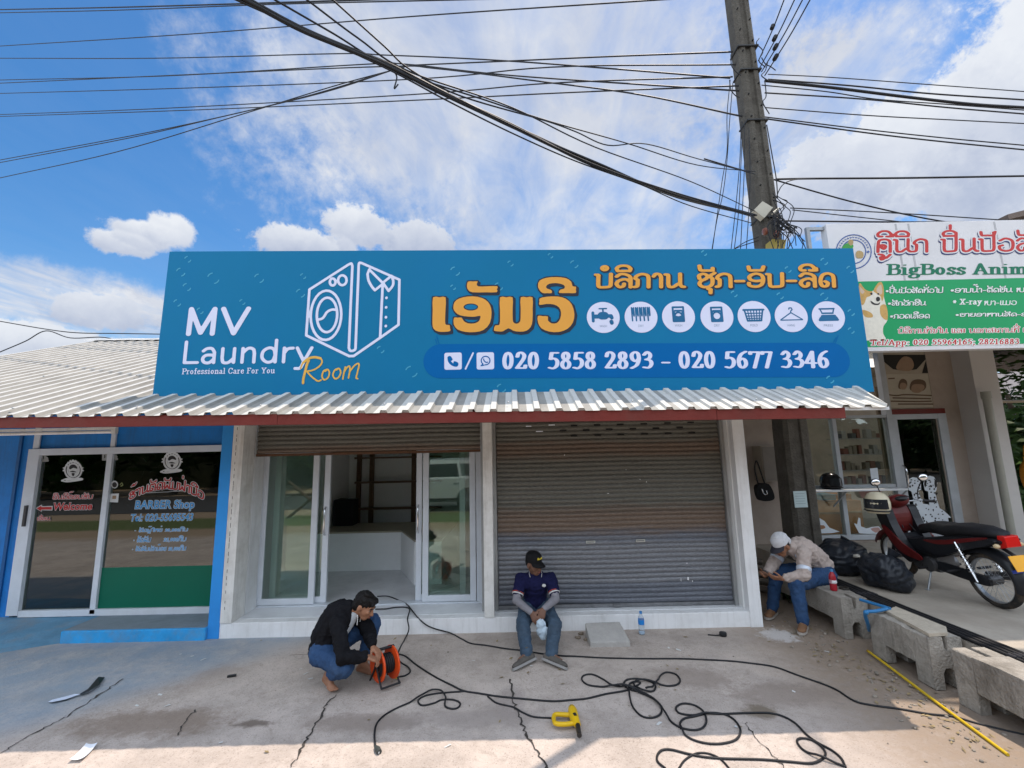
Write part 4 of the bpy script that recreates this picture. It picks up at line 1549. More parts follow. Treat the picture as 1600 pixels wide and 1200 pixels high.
bk = [[(-.62, .34), (.62, .34)], [(-.56, .34), (-.42, -.34)], [(.56, .34), (.42, -.34)], [(-.42, -.34), (.42, -.34)], [(-.52, .12), (.52, .12)], [(-.48, -.05), (.48, -.05)], [(-.45, -.2), (.45, -.2)]]
bk += [[(kx, .3), (kx * .82, -.32)] for kx in (-.36, -.18, 0, .18, .36)]
icons.append((bk, [.06, .05, .05, .06, .035, .035, .035] + [.03] * 5, 'FOLD'))
icons.append(([[(0, .16), (-.66, -.28)], [(0, .16), (.66, -.28)], [(-.66, -.3), (.66, -.3)], [(0, .16), (0, .26), (.1, .34), (.06, .46), (-.08, .46), (-.1, .38)]], [.035, .035, .035, .035], 'HANG'))
icons.append(([[(-.5, .42), (.4, .42)], [(-.46, .4), (-.36, .16)], [(.38, .4), (.3, .16)], [(-.36, .14), (.3, .14)], [(-.55, -.28), (.55, -.28)], [(-.5, -.2), (.5, -.2)], [(-.36, -.06), (.38, -.06)], [(-.44, -.14), (.46, -.14)]],
              [.05, .04, .04, .05, .07, .08, .1, .08], 'PRESS'))
for (x, y), (st, ws, cap) in zip(((942.5, 496), (1001.5, 495.6), (1060, 495), (1120, 495), (1178, 494.6), (1236, 494.6), (1294, 495)), icons):
    cx, cy = SG.px(x, y)
    q = disc(R_, 44, cx, cy, R_ * .98)
    o = MB().add([SG.pt(*p, .0032) for p in q], [tuple(range(len(q)))]).build('service_disc', PALE, sign)
    mb = MB()
    for kk, (s_, w) in enumerate(zip(st, ws)):
        V, Fc = sdf_mesh([s_], w, w, min(w * .6, .05))
        mb.add([SG.pt(cx + u * R_, cy + (v + .08) * R_, .0042 + .0001 * kk) for u, v in V], Fc)
    mb.build('service_symbol', ICON, o)
    w = .11 * len(cap) / 2
    BLx = [(x - w * 26, y + .60 * 26), (x + w * 26, y + .595 * 26), (x - w * 26, y + .46 * 26)]
    write('caption', cap, SG, *BLx, mat('faint_caption', (.22, .3, .42), .5), o, .0042, 'sans')
# small loose threads at the corners of the bar
px_lines('loose_print', SG, [z3((148, 615), (158, 650), (168, 680)), z3((138, 640), (150, 672)), z4((1310, 430), (1296, 468)), z4((1300, 440), (1286, 465))], .004, PILL, sign, .003)

# ------------------------------------------------------------------ vet clinic sign
YV = 5.05
VS = YP(YV)
XV0 = VS.px(1290, 350)[0]
zt_, zb_ = VS.px(1292, 350)[1], VS.px(1355, 549)[1]
zg_ = (VS.px(1345, 440)[1])
vsign = thing('clinic_sign', 'white and green animal clinic signboard on brackets at the right', 'sign', (XV0 + 2.2, YV + .06, zb_))
VWH = mat('white_banner', (.66, .65, .66), .5, var=.04, scale=1.2, dirt=(.5, .5, .5), dscale=1, damt=.4)
VGR = mat('green_banner', (.0, .30, .095), .45, var=.07, scale=1.3)
MB().box(XV0, XV0 + 4.4, YV, YV + .1, zb_, zt_).build('panel', VWH, vsign, bevel=.006)
for x in (1400, 1420, 1555):
    a, b2 = VS.px(x, 356), VS.px(x + 22, 545)
    mb = MB()
    mb.add([VS.pt(a[0] - .012, zt_ - .02, .0012), VS.pt(a[0] + .012, zt_ - .02, .0012), VS.pt(a[0] + .02, zb_ + .06, .0012), VS.pt(a[0] - .005, zb_ + .06, .0012)], [(0, 1, 2, 3)])
    mb.build('crease', mat('crease_grey', (.42, .42, .43), .6), vsign)
MB().add([VS.pt(XV0 + .03, zb_ + .05, .003), VS.pt(XV0 + 4.39, zb_ + .05, .003), VS.pt(XV0 + 4.39, zg_, .003), VS.pt(XV0 + .03, zg_, .003)], [(0, 1, 2, 3)]).build('green_field', VGR, vsign)
mb = MB()
mb.box(XV0 - .22, XV0, YV + .03, YV + .07, zt_ - .06, zt_ - .02)
mb.box(XV0 - .22, XV0 - .18, YV + .03, YV + .07, 3.2, zt_ - .06)
mb.tube([(XV0 - .2, YV + .06, 4.4), (XV0 - .2, 7.9, 4.4)], .02, 6)
mb.build('bracket', SMET, vsign)
for q_ in (1.5, 3.5):
    MB().tube([(XV0 + q_, YV + .1, 4.4), (XV0 + q_, 7.9, 4.4)], .02, 6).build('bracket', SMET, vsign)
VRED = mat('red_lettering', (.50, .03, .025), .5, var=.08)
VNAVY = mat('navy_lettering', (.02, .035, .14), .5)
VDG = mat('green_lettering', (.0, .15, .075), .5, var=.05)
VW = mat('white_lettering', (.72, .75, .72), .5)
VDK = mat('deep_green_edge', (.0, .08, .03), .5)
t = 'ຄຼີນິກ ປິ່ນປົວສັດ'
bx_ = z5((566, 345), (1790, 335), (572, 96))
k = dict(font='lao', a=.10, b=.075, gap=.14)
write('lettering_edge', t, VS, *bx_, VNAVY, vsign, .0035, grow=.07, shift=(-.03, -.12), res=.04, **k)
write('lettering_edge', t, VS, *bx_, VWH, vsign, .0045, grow=.075, shift=(0, -.02), res=.04, **k)
write('lettering', t, VS, *bx_, VRED, vsign, .0055, res=.03, **k)
write('lettering', 'BigBoss Animal', VS, *z5((638, 468), (1760, 462), (642, 364)), VDG, vsign, .0035, 'serif', a=.095, b=.045, res=.03, gap=.05)
for t, x0, x1, yb, yt in (('*ປິ່ນປົວສັດທົ່ວໄປ', 635, 1035, 572, 512), ('*ອາບນ້ຳ-ຕັດຂົນ ໝາ-ແມວ', 1085, 1790, 568, 508),
                          ('*ສັກວັກຊີນ', 650, 920, 658, 612), ('*ກວດເລືອດ', 665, 942, 748, 698), ('*ຂາຍອາຫານສັດ-ອຸປະກອນ', 1118, 1830, 745, 695)):
    bx_ = z5((x0, yb), (x1, yb - (x1 - x0) * .008), (x0 + 4, yt))
    write('lettering_edge', t, VS, *bx_, VDK, vsign, .0045, grow=.07, res=.06, a=.095, b=.075, shift=(.03, -.05))
    write('lettering', t, VS, *bx_, VW, vsign, .0055, a=.105, b=.085, res=.05)
for t, fnt, x0, x1, yb, yt in (('* X-ray', 'serif', 1100, 1305, 662, 610), ('ໝາ-ແມວ', 'lao', 1318, 1545, 655, 622)):
    write('lettering', t, VS, *z5((x0, yb), (x1, yb - 2), (x0 + 3, yt)), VW, vsign, .0055, fnt, a=.095, b=.07, res=.045)
for t, fnt, x0, x1, yb, yt in (('ບໍລິການທັງໃນ ແລະ ນອກສະຖານທີ່ ເຄື່ອນ', 'lao', 720, 1740, 850, 790), ('Tel/App: 020 55964165; 28216883', 'serif', 528, 1562, 945, 893)):
    bx_ = z5((x0, yb), (x1, yb - (x1 - x0) * .009), (x0 + 4, yt))
    write('lettering_edge', t, VS, *bx_, VW, vsign, .0045, fnt, grow=.10, a=.09, b=.07, res=.05)
    write('lettering', t, VS, *bx_, VRED, vsign, .0055, fnt, a=.08, b=.05, res=.04)
# round emblem
VB = mat('emblem_blue', (.05, .1, .3), .5)
em = [z5(*ell_px(416, 282, 122, 118)), z5(*ell_px(416, 282, 84, 82))]
px_lines('emblem', VS, em, .006, VB, vsign, .004, smooth=False)
wr = []
for i in range(15):
    an = rad(165 - i * 10.5)
    x, y = 416 + 103 * math.cos(an), 282 - 100 * math.sin(an)
    wr.append(z5((x - 5, y - 3), (x, y + 4), (x + 5, y - 2)))
px_lines('emblem', VS, wr, .004, VB, vsign, .0042)
px_flat('emblem_picture', VS, [z5((335, 262), (350, 232), (385, 222), (412, 236), (405, 262), (370, 270))], mat('emblem_green', (.05, .3, .05), .5), vsign, .0045, 4)
px_flat('emblem_picture', VS, [z5((378, 222), (382, 202), (398, 198), (412, 206), (410, 228), (395, 240)), z5((430, 300), (440, 278), (462, 276), (482, 290), (480, 320), (455, 328), (436, 322))], mat('emblem_tan', (.4, .28, .12), .5), vsign, .0048, 4)
px_flat('emblem_picture', VS, [z5((505, 283), (512, 278), (516, 270), (520, 278), (528, 283), (520, 288), (516, 296), (512, 288))], VB, vsign, .0048)
# the printed corgi: flat picture built from coloured shapes
DGW = mat('dog_white', (.72, .68, .58), .5, var=.1, scale=25)
DGT = mat('dog_tan', (.55, .33, .10), .5, var=.18, scale=25)
DGK = mat('dog_black', (.02, .018, .018), .5)
DGE = mat('dog_ear', (.60, .46, .34), .5, var=.1)
px_flat('dog_picture', VS, [z5((455, 500), (490, 540), (520, 556), (552, 552), (580, 505), (606, 492), (622, 530), (624, 590), (636, 640), (650, 700), (648, 760), (622, 800), (620, 850), (638, 895),
                               (560, 900), (480, 890), (440, 820), (430, 700), (455, 600))], DGW, vsign, .0045, 3)
px_flat('dog_picture', VS, [z5((455, 500), (490, 540), (520, 556), (545, 560), (530, 590), (505, 600), (490, 640), (470, 650), (450, 590)),
                            z5((552, 552), (580, 505), (606, 492), (622, 530), (624, 590), (612, 626), (600, 590), (570, 570)),
                            z5((600, 660), (636, 650), (650, 700), (648, 755), (620, 745), (600, 715)),
                            z5((470, 690), (500, 690), (540, 710), (548, 735), (520, 740), (490, 730))], DGT, vsign, .0052, 3)
px_flat('dog_picture', VS, [z5((572, 552), (588, 522), (604, 512), (612, 540), (612, 570), (598, 580)), z5((458, 525), (480, 548), (490, 560), (476, 575), (460, 560))], DGE, vsign, .0058, 3)
px_flat('dog_picture', VS, [z5((570, 605), (582, 595), (596, 602), (596, 620), (582, 628), (572, 622)), z5((532, 622), (560, 640), (585, 642), (598, 632), (590, 650), (560, 652), (538, 640)),
                            z5((528, 572), (540, 566), (546, 576), (538, 584)), z5((578, 572), (588, 570), (592, 578), (582, 582))], DGK, vsign, .0062, 3)

# ------------------------------------------------------------------ lettering on the barber's glass
zb_ = zm(0, 660, 4.0)
BRED = mat('barber_red', (.45, .02, .02), .5)
BBLU = mat('barber_blue', (.06, .30, .62), .5)
BWHT = mat('barber_white', (.62, .64, .64), .5)
GP = YP(YB - .012)


def glassw(t, fnt, x0, x1, yb, yt, m, par, a=.1, b=.085, slope=-.015, edge=BWHT, warp=None, lean=10, bold=.0, g=.08):
    bx_ = zb_((x0, yb), (x1, yb + (x1 - x0) * slope), (x0 + lean, yt))
    if fnt == 'sans':
        write('lettering_edge', t, GP, *bx_, edge, par, .001, fnt, bold=bold + .032)
        return write('lettering', t, GP, *bx_, m, par, .002, fnt, bold=bold)
    write('lettering_edge', t, GP, *bx_, edge, par, .001, fnt, a=a, b=b, grow=g, res=.05, warp=warp)
    return write('lettering', t, GP, *bx_, m, par, .002, fnt, a=a, b=b, res=.045, warp=warp)


arc = lambda s: -.14 * (2 * s - 1) ** 2
glassw('ຮ້ານຕັດຜົມຝ່າບີວ', 'lao', 812, 1280, 420, 322, BRED, gw, .1, .085, warp=arc, slope=.0)
glassw('BARBER Shop', 'sans', 842, 1210, 556, 490, BBLU, gw, bold=.025)
glassw('Tel: 020-55695543', 'sans', 812, 1202, 618, 574, BBLU, gw, bold=.02)
glassw('• ຕັດຜູ້ໃຫຍ່ 30,000ກີບ', 'lao', 838, 1170, 695, 648, BBLU, gw)
glassw('• ຕັດຜົມ', 'lao', 832, 940, 750, 708, BBLU, gw)
glassw('25,000ກີບ', 'lao', 1020, 1160, 748, 708, BBLU, gw)
glassw('• ຕັດຜົມເດັກນ້ອຍ 20,000ກີບ', 'lao', 824, 1160, 808, 762, BBLU, gw)
glassw('ຍິນດີຕ້ອນຮັບ', 'lao', 328, 578, 482, 432, BRED, gd)
glassw('Welcome', 'sans', 330, 572, 548, 504, BRED, gd, bold=.03)
glassw('ເລື່ອນ', 'lao', 232, 315, 612, 575, BRED, gd, lean=6)
px_flat('arrow_edge', GP, zb_((222, 536), (262, 514), (264, 524), (330, 522), (328, 550), (262, 549), (260, 560)), BWHT, gd, .001)
px_flat('arrow', GP, zb_((230, 537), (260, 520), (260, 529), (324, 527), (324, 545), (258, 545), (257, 555)), BRED, gd, .002)
for par, cx, cy in ((gd, 458, 298), (gw, 1076, 243)):
    L_ = [ell_px(cx, cy, 52, 54), ell_px(cx, cy, 36, 40)]
    px_lines('barber_emblem', GP, [zb_(*l) for l in L_], .011, BWHT, par, .001, smooth=False)
    tx = []
    for i in range(7):
        an = rad(150 - 20 * i)
        x, y = cx + 46 * math.cos(an), cy - 56 * math.sin(an)
        tx += [zb_((x - 5, y + 6), (x - 4, y - 6), (x + 4, y - 2), (x + 5, y + 6))]
    px_lines('barber_emblem', GP, tx, .007, BWHT, par, .0013)
    px_flat('barber_emblem', GP, [zb_((cx - 30, cy - 10), (cx - 18, cy - 34), (cx + 6, cy - 38), (cx + 26, cy - 24), (cx + 30, cy + 4), (cx + 22, cy + 28), (cx, cy + 46), (cx - 22, cy + 26))], BWHT, par, .0014, 4)
    px_flat('barber_emblem', GP, [zb_((cx - 26, cy - 14), (cx - 14, cy - 32), (cx + 8, cy - 34), (cx + 24, cy - 20), (cx + 24, cy - 8), (cx + 2, cy - 14), (cx - 18, cy - 4)),
                                  zb_((cx - 22, cy + 10), (cx - 2, cy + 4), (cx + 22, cy + 12), (cx + 6, cy + 14), (cx - 8, cy + 13)),
                                  zb_((cx - 10, cy + 20), (cx + 10, cy + 20), (cx + 4, cy + 36), (cx - 4, cy + 36))], DGK, par, .002, 3)
    px_lines('barber_emblem', GP, [zb_((cx - 72, cy + 66), (cx - 40, cy + 54), (cx, cy + 58), (cx + 40, cy + 52), (cx + 58, cy + 58), (cx + 20, cy + 66), (cx - 40, cy + 72), (cx - 72, cy + 66)), zb_((cx - 44, cy + 62), (cx + 40, cy + 58)),
                                   zb_((cx - 62, cy + 4), (cx - 50, cy - 6), (cx - 60, cy - 14)), zb_((cx + 62, cy + 4), (cx + 50, cy - 6), (cx + 60, cy - 14))], .009, BWHT, par, .0012)
GREYP = mat('grey_sticker', (.30, .31, .30), .6)
for par, cx, cy in ((gd, 285, 222), (gd, 668, 214), (gw, 718, 212)):
    px_lines('corner_sticker', GP, [zb_((cx - 22, cy - 20), (cx + 18, cy - 21)), zb_((cx - 22, cy - 20), (cx - 24, cy + 18)), zb_((cx - 18, cy + 18), (cx + 14, cy + 17)), zb_((cx - 4, cy - 6), (cx + 10, cy + 4), (cx - 6, cy + 8))], .014, GREYP, par, .001)
px_flat('paper_sticker', GP, zb_((690, 446), (744, 444), (738, 500), (686, 498)), BWHT, gw, .001)
px_flat('paper_sticker', GP, [zb_((704, 458), (728, 457), (726, 478), (702, 479))], mat('tan_print', (.3, .2, .12), .6), gw, .002)
px_flat('round_sticker', GP, [zb_(*ell_px(716, 388, 22, 24))], BWHT, gw, .001)
px_flat('round_sticker', GP, [zb_(*ell_px(717, 390, 15, 17))], DGK, gw, .002)
px_lines('round_sticker', GP, [zb_((752, 388), (762, 378), (768, 392), (756, 398))], .006, mat('olive_print', (.2, .22, .08), .6), gw, .002)
# ------------------------------------------------------------------ animal clinic on the right
YC = 7.9
CP = YP(YC)
CLW = mat('clinic_wall_paint', (.40, .33, .275), .85, var=.08, scale=1.5, bump=.1, dirt=(.24, .19, .155), dscale=1.2, damt=.6)
clinic = thing('animal_clinic', 'brown walled clinic with white window frames behind the drain blocks', 'clinic', (6.5, YC, .38))


def X_(x, y, Y=YC):
    return UY(x, y, Y).x


xw0, xw1 = X_(1262, 840), X_(1493, 850)
zsill = CP.px(1330, 843)[1]
ztop = CP.px(1390, 648)[1]
MB().box(2.82, 4.75, YC, YC + .15, -.1, 4.2).build('wall', CLW, clinic)
MB().box(4.75, xw1, YC, YC + .15, .36, zsill - .0).build('wall', CLW, clinic)
MB().box(4.75, 8.9, YC, YC + .15, ztop + 1.25, 4.9).build('wall', CLW, clinic)
c0, c1 = X_(1497, 560, 7.75), X_(1530, 560, 7.75)
MB().box(xw1, c0, YC - .02, YC + .15, .36, 4.9).build('wall', CLW, clinic)
mb = MB()
mb.box(c0, c1 + .05, 7.55, 7.9, .36, 4.6)
mb.build('column', mat('clinic_column', (.56, .53, .50), .75, var=.06, bump=.1, dirt=(.4, .36, .32), damt=.4), clinic, bevel=.01)
MB().box(xw1 + .02, c0 - .01, YC - .10, YC - .021, .36, .62).build('plinth', mat('brown_plinth', (.11, .085, .07), .8, var=.2), clinic)
ALU2 = mat('grey_white_frame', (.42, .44, .46), .45, .0, var=.1, scale=5, dirt=(.25, .25, .25), damt=.4)


def pbar(mb, p, q, w, Y=YC, d=.05, y0=.0):
    a, b = UY(*p, Y), UY(*q, Y)
    if abs(a.x - b.x) < abs(a.z - b.z):
        x = (a.x + b.x) / 2
        mb.box(x - w / 2, x + w / 2, Y - d - y0, Y - y0, min(a.z, b.z), max(a.z, b.z))
    else:
        z = (a.z + b.z) / 2
        mb.box(min(a.x, b.x), max(a.x, b.x), Y - d - y0 + .002, Y - y0 - .002, z - w / 2, z + w / 2)


fr = MB()
xs_ = [4.80, X_(1312, 750), X_(1393, 700), X_(1402, 750)]
for x in xs_[:2]:
    fr.box(x - .035, x + .035, YC - .05, YC + .05, zsill, ztop)
fr.box(xs_[2] - .05, xs_[2] + .05, YC - .06, YC + .05, zsill - .2, ztop + 1.2)
fr.box(4.76, xs_[2] - .05, YC - .048, YC + .048, zsill, zsill + .085)
fr.box(4.76, xs_[2] - .05, YC - .048, YC + .048, ztop - .05, ztop)
zr = CP.px(1340, 760)[1]
fr.box(4.84, xs_[1] - .036, YC - .04, YC + .04, zr - .03, zr + .03)
fr.box(xs_[1] + .036, xs_[2] - .051, YC - .04, YC + .04, zr - .03, zr + .03)
fr.build('window_frame', ALU2, clinic, bevel=.004)
dr = MB()
xd1 = X_(1484, 750)
dr.box(xs_[2] + .05, xs_[2] + .13, YC - .05, YC + .03, .38, ztop)
dr.box(xd1 - .07, xd1 + .08, YC - .05, YC + .03, .38, ztop)
dr.box(xs_[2] + .13, xd1 - .07, YC - .048, YC + .028, ztop - .09, ztop)
dr.box(xs_[2] + .13, xd1 - .07, YC - .048, YC + .028, .38, .50)
door = dr.build('door', ALU2, clinic, bevel=.004)
MB().box(xs_[2] + .13, xd1 - .07, YC - .01, YC, .5, ztop - .09).build('door_glass', GLASSD, door)
hd = MB()
c = UY(1407, 745, YC)
hd.tube(catmull([(xs_[2] + .1, YC - .051, c.z - .2), (xs_[2] + .1, YC - .11, c.z - .14), (xs_[2] + .1, YC - .12, c.z), (xs_[2] + .1, YC - .11, c.z + .14), (xs_[2] + .1, YC - .051, c.z + .2)], 4), .013, 8)
hd.build('handle', CHROME, door)
MB().box(4.80, xs_[2] - .05, YC - .01, YC, zsill + .085, ztop - .05).build('window_glass', glass_mat('window_pane', (.85, .88, .86), 1.48), clinic)
MB().box(xs_[2] + .052, xd1 + .08, YC - .045, YC + .05, ztop + .003, ztop + .09).build('lintel', RED, clinic)
# poster panel over the door
PP = YP(YC - .012)
MB().box(xs_[2] + .052, xd1 + .12, YC - .01, YC + .03, ztop + .092, ztop + 1.2).build('transom_panel', mat('transom_board', (.36, .31, .24), .7, var=.1), clinic)
pm = zm(1160, 560, 3.53)
ps = px_flat('poster', PP, pm((762, 88), (1046, 84), (1084, 270), (786, 272)), mat('beige_poster', (.42, .37, .29), .6, var=.12, scale=5), clinic, .002)
SEP = mat('sepia_print', (.12, .075, .045), .6, var=.2)
SEPM = mat('sepia_mid', (.30, .20, .13), .6, var=.15)
px_flat('poster_print', PP, [pm((860, 165), (865, 125), (885, 112), (905, 125), (908, 150), (895, 168)), pm((925, 175), (930, 130), (965, 115), (1005, 125), (1012, 160), (985, 182))], SEP, clinic, .004, 3)
px_flat('poster_print', PP, [pm((868, 166), (870, 140), (884, 134), (902, 142), (905, 158), (892, 172)), pm((930, 178), (936, 148), (962, 142), (996, 146), (1002, 166), (978, 188), (950, 190))], SEPM, clinic, .0055, 3)
px_lines('poster_print', PP, [pm((800, 200), (850, 205), (900, 200), (1040, 205)), pm((830, 218), (1035, 222)), pm((820, 236), (950, 238), (1040, 236)), pm((860, 252), (1050, 252)), pm((806, 112), (836, 110))], .012, SEP, clinic, .004)
px_flat('poster_print', PP, [pm((750, 5), (775, -20), (1030, -20), (1040, 80), (990, 82), (1015, 0), (960, 60), (900, 70), (830, 60), (770, 10), (790, 82), (765, 84))], mat('black_border', (.02, .018, .015), .7), clinic, .003)
px_flat('poster_print', PP, [pm((850, 60), (860, 20), (890, -10), (930, 0), (945, 40), (920, 70))], SEPM, clinic, .004, 3)
# dim room behind the glass
MB().box(4.3, 9.0, 10.2, 10.3, .38, 4.2).build('interior_wall', mat('dim_clinic_wall', (.42, .37, .30), .85, var=.25, scale=2), clinic)
MB().box(2.9, 3.0, YC + .16, 10.2, .38, 4.2).build('interior_wall', mat('dim_clinic_wall', (.22, .19, .15)), clinic)
MB().box(2.9, 9.0, YC + .16, 10.2, .36, .40).build('interior_floor', mat('dim_floor', (.13, .12, .09)), clinic)
MB().box(2.9, 9.0, 9.0, 10.2, 3.6, 3.65).build('ceiling', mat('dim_clinic_wall', (.22, .19, .15)), clinic)
SKYL = bpy.data.materials.new('translucent_sheet')
SKYL.use_nodes = True
_n = SKYL.node_tree
_n.nodes.clear()
_o, _t = _n.nodes.new('ShaderNodeOutputMaterial'), _n.nodes.new('ShaderNodeBsdfTranslucent')
_t.inputs[0].default_value = (.85, .84, .80, 1)
_n.links.new(_t.outputs[0], _o.inputs[0])
MB().add([(2.9, YC + .16, 3.6), (9.0, YC + .16, 3.6), (9.0, 9.0, 3.6), (2.9, 9.0, 3.6)], [(0, 1, 2, 3)]).build('added_roof_light', SKYL, clinic)  # added skylight, not seen; put in to brighten the goods in the window
mb = MB()
mb.box(xs_[2] + .15, xd1 + .25, YC + .35, YC + .4, .4, 3.1)
mb.build('curtain', mat('brown_curtain', (.17, .135, .10), .9, var=.2, scale=6, bump=.3), clinic)
# porch roof and rafters further right
mb = MB()
y0_, z0_, y1_, z1_ = 5.2, 3.42, 7.9, 4.12
n = 60
vs = []
for i in range(n + 1):
    x = 3.72 + i * .2
    for j, (yy, zz) in enumerate(((y0_, z0_), (y1_ + .16, z1_ + .04))):
        vs.append((x, yy, zz + (.03 if i % 2 else 0)))
mb.add(vs, [(2 * i, 2 * i + 1, 2 * i + 3, 2 * i + 2) for i in range(n)])
mb.build('porch_roof', mat('dark_roof_sheet', (.10, .09, .08), .8, var=.2), clinic)
MB().box(8.9, 20, 9.52, 15.5, 4.45, 4.5).build('added_shade_canopy', mat('dark_roof_sheet', (.1, .09, .08)), clinic)  # added out of view to keep the shrubs below in the dark
MB().box(19.5, 19.7, 8, 15.5, .0, 4.4).build('added_shade_wall', mat('dark_roof_sheet', (.1, .09, .08)), clinic)  # side wall added out of view for the same darkness
for x in (4.6, 7.0, 9.4, 11.8):
    MB().prism([(y0_ + .02, z0_ - .11), (y1_ - .01, z1_ - .11), (y1_ - .01, z1_ - .02), (y0_ + .02, z0_ - .02)], lambda y, z: (x - .03, y, z), lambda y, z: (x + .03, y, z)).build('porch_rafter', mat('dark_roof_sheet', (.1, .09, .08)), clinic)
mb = MB()
a = UY(1568, 352, 7.2)
mb.prism([(a.x - .25, a.z - .05), (a.x + 2.4, a.z + .55), (a.x + 2.4, a.z + .68), (a.x - .25, a.z + .04)], lambda x, z: (x, 6.9, z), lambda x, z: (x, 10.5, z))
mb.build('gable_roof', mat('brown_roof_edge', (.16, .12, .10), .8, var=.2), clinic)

# stickers on the clinic glass (printed dogs)
ST = YP(YC - .055)
sm_ = zm(1330, 730, 5.0)
SPW = mat('sticker_white', (.62, .66, .70), .5, var=.05, scale=10)
dog = px_flat('dog_sticker', ST, [sm_((440, 130), (445, 95), (480, 78), (520, 85), (545, 120), (545, 175), (520, 185), (540, 230), (560, 285), (600, 290), (610, 300), (600, 190), (575, 180), (562, 130), (575, 90), (610, 66), (645, 75), (672, 120), (665, 180),
                                  (655, 195), (670, 260), (690, 320), (730, 345), (782, 395), (755, 395), (765, 440), (755, 466), (725, 464), (735, 430), (700, 425), (695, 465), (640, 460), (610, 470), (560, 455), (540, 420), (525, 470), (475, 470),
                                  (455, 420), (470, 350), (490, 320), (482, 240), (470, 190), (450, 180))], SPW, clinic, .002, 0)
sp = []
rnd = random.Random(4)
for x0, x1, y0, y1, n in ((450, 540, 90, 175, 12), (582, 655, 85, 175, 11), (490, 545, 195, 300, 14), (610, 670, 195, 320, 14), (475, 740, 320, 450, 34)):
    for _ in range(n):
        x, y, r = rnd.uniform(x0, x1), rnd.uniform(y0, y1), rnd.uniform(4, 8)
        sp.append(sm_(*ell_px(x, y, r, r * rnd.uniform(.7, 1.2), 0, 7)[:-1]))
px_flat('dog_spots', ST, sp + [sm_((650, 90), (668, 110), (670, 150), (655, 165), (648, 130)), sm_((572, 100), (580, 90), (588, 120), (580, 160), (568, 140)), sm_((610, 142), (625, 138), (632, 152), (620, 160)), sm_((450, 145), (464, 142), (466, 158), (454, 160))],
        DGK, clinic, .004)
px_flat('cat_sticker', ST, [sm_((20, 436), (46, 446), (56, 392), (70, 400), (76, 462), (120, 478), (160, 466), (215, 462), (236, 486), (204, 520), (120, 520), (60, 515))], SPW, clinic, .002)
px_flat('cat_patch', ST, [sm_((62, 182), (130, 175), (230, 180), (235, 205), (200, 240), (100, 245), (70, 220)), sm_((150, 480), (210, 470), (225, 495), (190, 512))], mat('pink_print', (.42, .25, .22), .6), clinic, .003, 2)
s3 = zm(1160, 640, 5.454)
px_flat('puppy_sticker', ST, [s3((568, 820), (596, 870), (600, 905), (650, 920), (700, 950), (740, 1005), (828, 1040), (760, 1052), (600, 1058), (580, 1050))], SPW, clinic, .002, 0)
px_flat('puppy_patch', ST, [s3((590, 960), (620, 955), (640, 985), (610, 1000)), s3((640, 990), (690, 985), (705, 1010), (650, 1020)), s3((590, 890), (625, 880), (650, 900), (610, 915))], mat('tan_patch', (.30, .15, .08), .6), clinic, .003, 2)
px_flat('notice', ST, s3((1086, 502), (1150, 496), (1162, 592), (1098, 598)), mat('notice_paper', (.6, .64, .68), .6), clinic, .002)

# goods behind the window
KRAFT = mat('kraft_card', (.50, .21, .06), .8, var=.12, scale=4, bump=.1)
TAPE = mat('packing_tape', (.42, .26, .13), .4)
for i, (xa, xb, ya, yb, yy, lab) in enumerate(((1262, 1312, 838, 784, 8.05, 'brown cardboard carton behind the clinic window beside the concrete pole'),
                                               (1318, 1345, 840, 782, 8.06, 'orange brown cardboard carton behind the middle pane of the clinic window'),
                                               (1280, 1330, 800, 772, 8.42, 'smaller brown carton behind the other cartons in the clinic window'))):
    a, b2 = UY(xa, ya, yy), UY(xb, yb, yy)
    t = thing('carton', lab, 'carton', ((a.x + b2.x) / 2, yy + .15, .4), 0, 'cartons behind the clinic window')
    MB().box(a.x, b2.x, yy, yy + .32, .42, b2.z).build('body', KRAFT, t, bevel=.006)
    zc = (.42 + b2.z) / 2 + .12
    MB().box(a.x + .002, b2.x - .002, yy - .003, yy - .001, zc - .02, zc + .02).build('tape', TAPE, t)
cr = thing('plastic_tray', 'light blue plastic tray on top of the cartons in the clinic window', 'tray', (X_(1297, 774, 8.4), 8.5, UY(1297, 778, 8.4).z))
a, b2 = UY(1285, 782, 8.06), UY(1306, 774, 8.06)
MB().box(a.x, b2.x, 8.06, 8.36, a.z, b2.z).build('tray_body', mat('pale_blue_plastic', (.12, .33, .45), .5), cr, bevel=.01)
MB().box(a.x - .015, b2.x + .015, 8.045, 8.375, b2.z + .001, b2.z + .016).build('rim', mat('pale_blue_plastic', (.12, .33, .45)), cr)
rk = thing('display_rack', 'dim metal rack of small packets inside the clinic window', 'rack', (X_(1345, 700, 9.2), 9.3, .4))
mb = MB()
x0, x1 = X_(1308, 700, 9.2), X_(1386, 700, 9.2)
for x in (x0, x1):
    mb.box(x - .015, x + .015, 9.2, 9.23, .4, 2.9)
mb.build('upright', mat('rack_grey', (.3, .3, .28), .5), rk)
for yy in (685, 710, 735, 757):
    z = UY(1345, yy, 9.2).z
    MB().box(x0 + .016, x1 - .016, 9.19, 9.5, z - .012, z + .008).build('shelf_board', mat('rack_grey', (.3, .3, .28)), rk)
    for k in range(9):
        xx = x0 + .05 + k * (x1 - x0 - .1) / 9 + rnd.uniform(0, .02)
        if rnd.random() < .8:
            cc = rnd.choice([(.25, .22, .17), (.08, .08, .09), (.2, .08, .06), (.32, .32, .3), (.1, .14, .1)])
            MB().box(xx, xx + rnd.uniform(.06, .1), 9.24, 9.36, z + .009, z + rnd.uniform(.09, .2)).build('packet', mat('packet_%d' % int(sum(cc) * 100), cc, .6), rk)

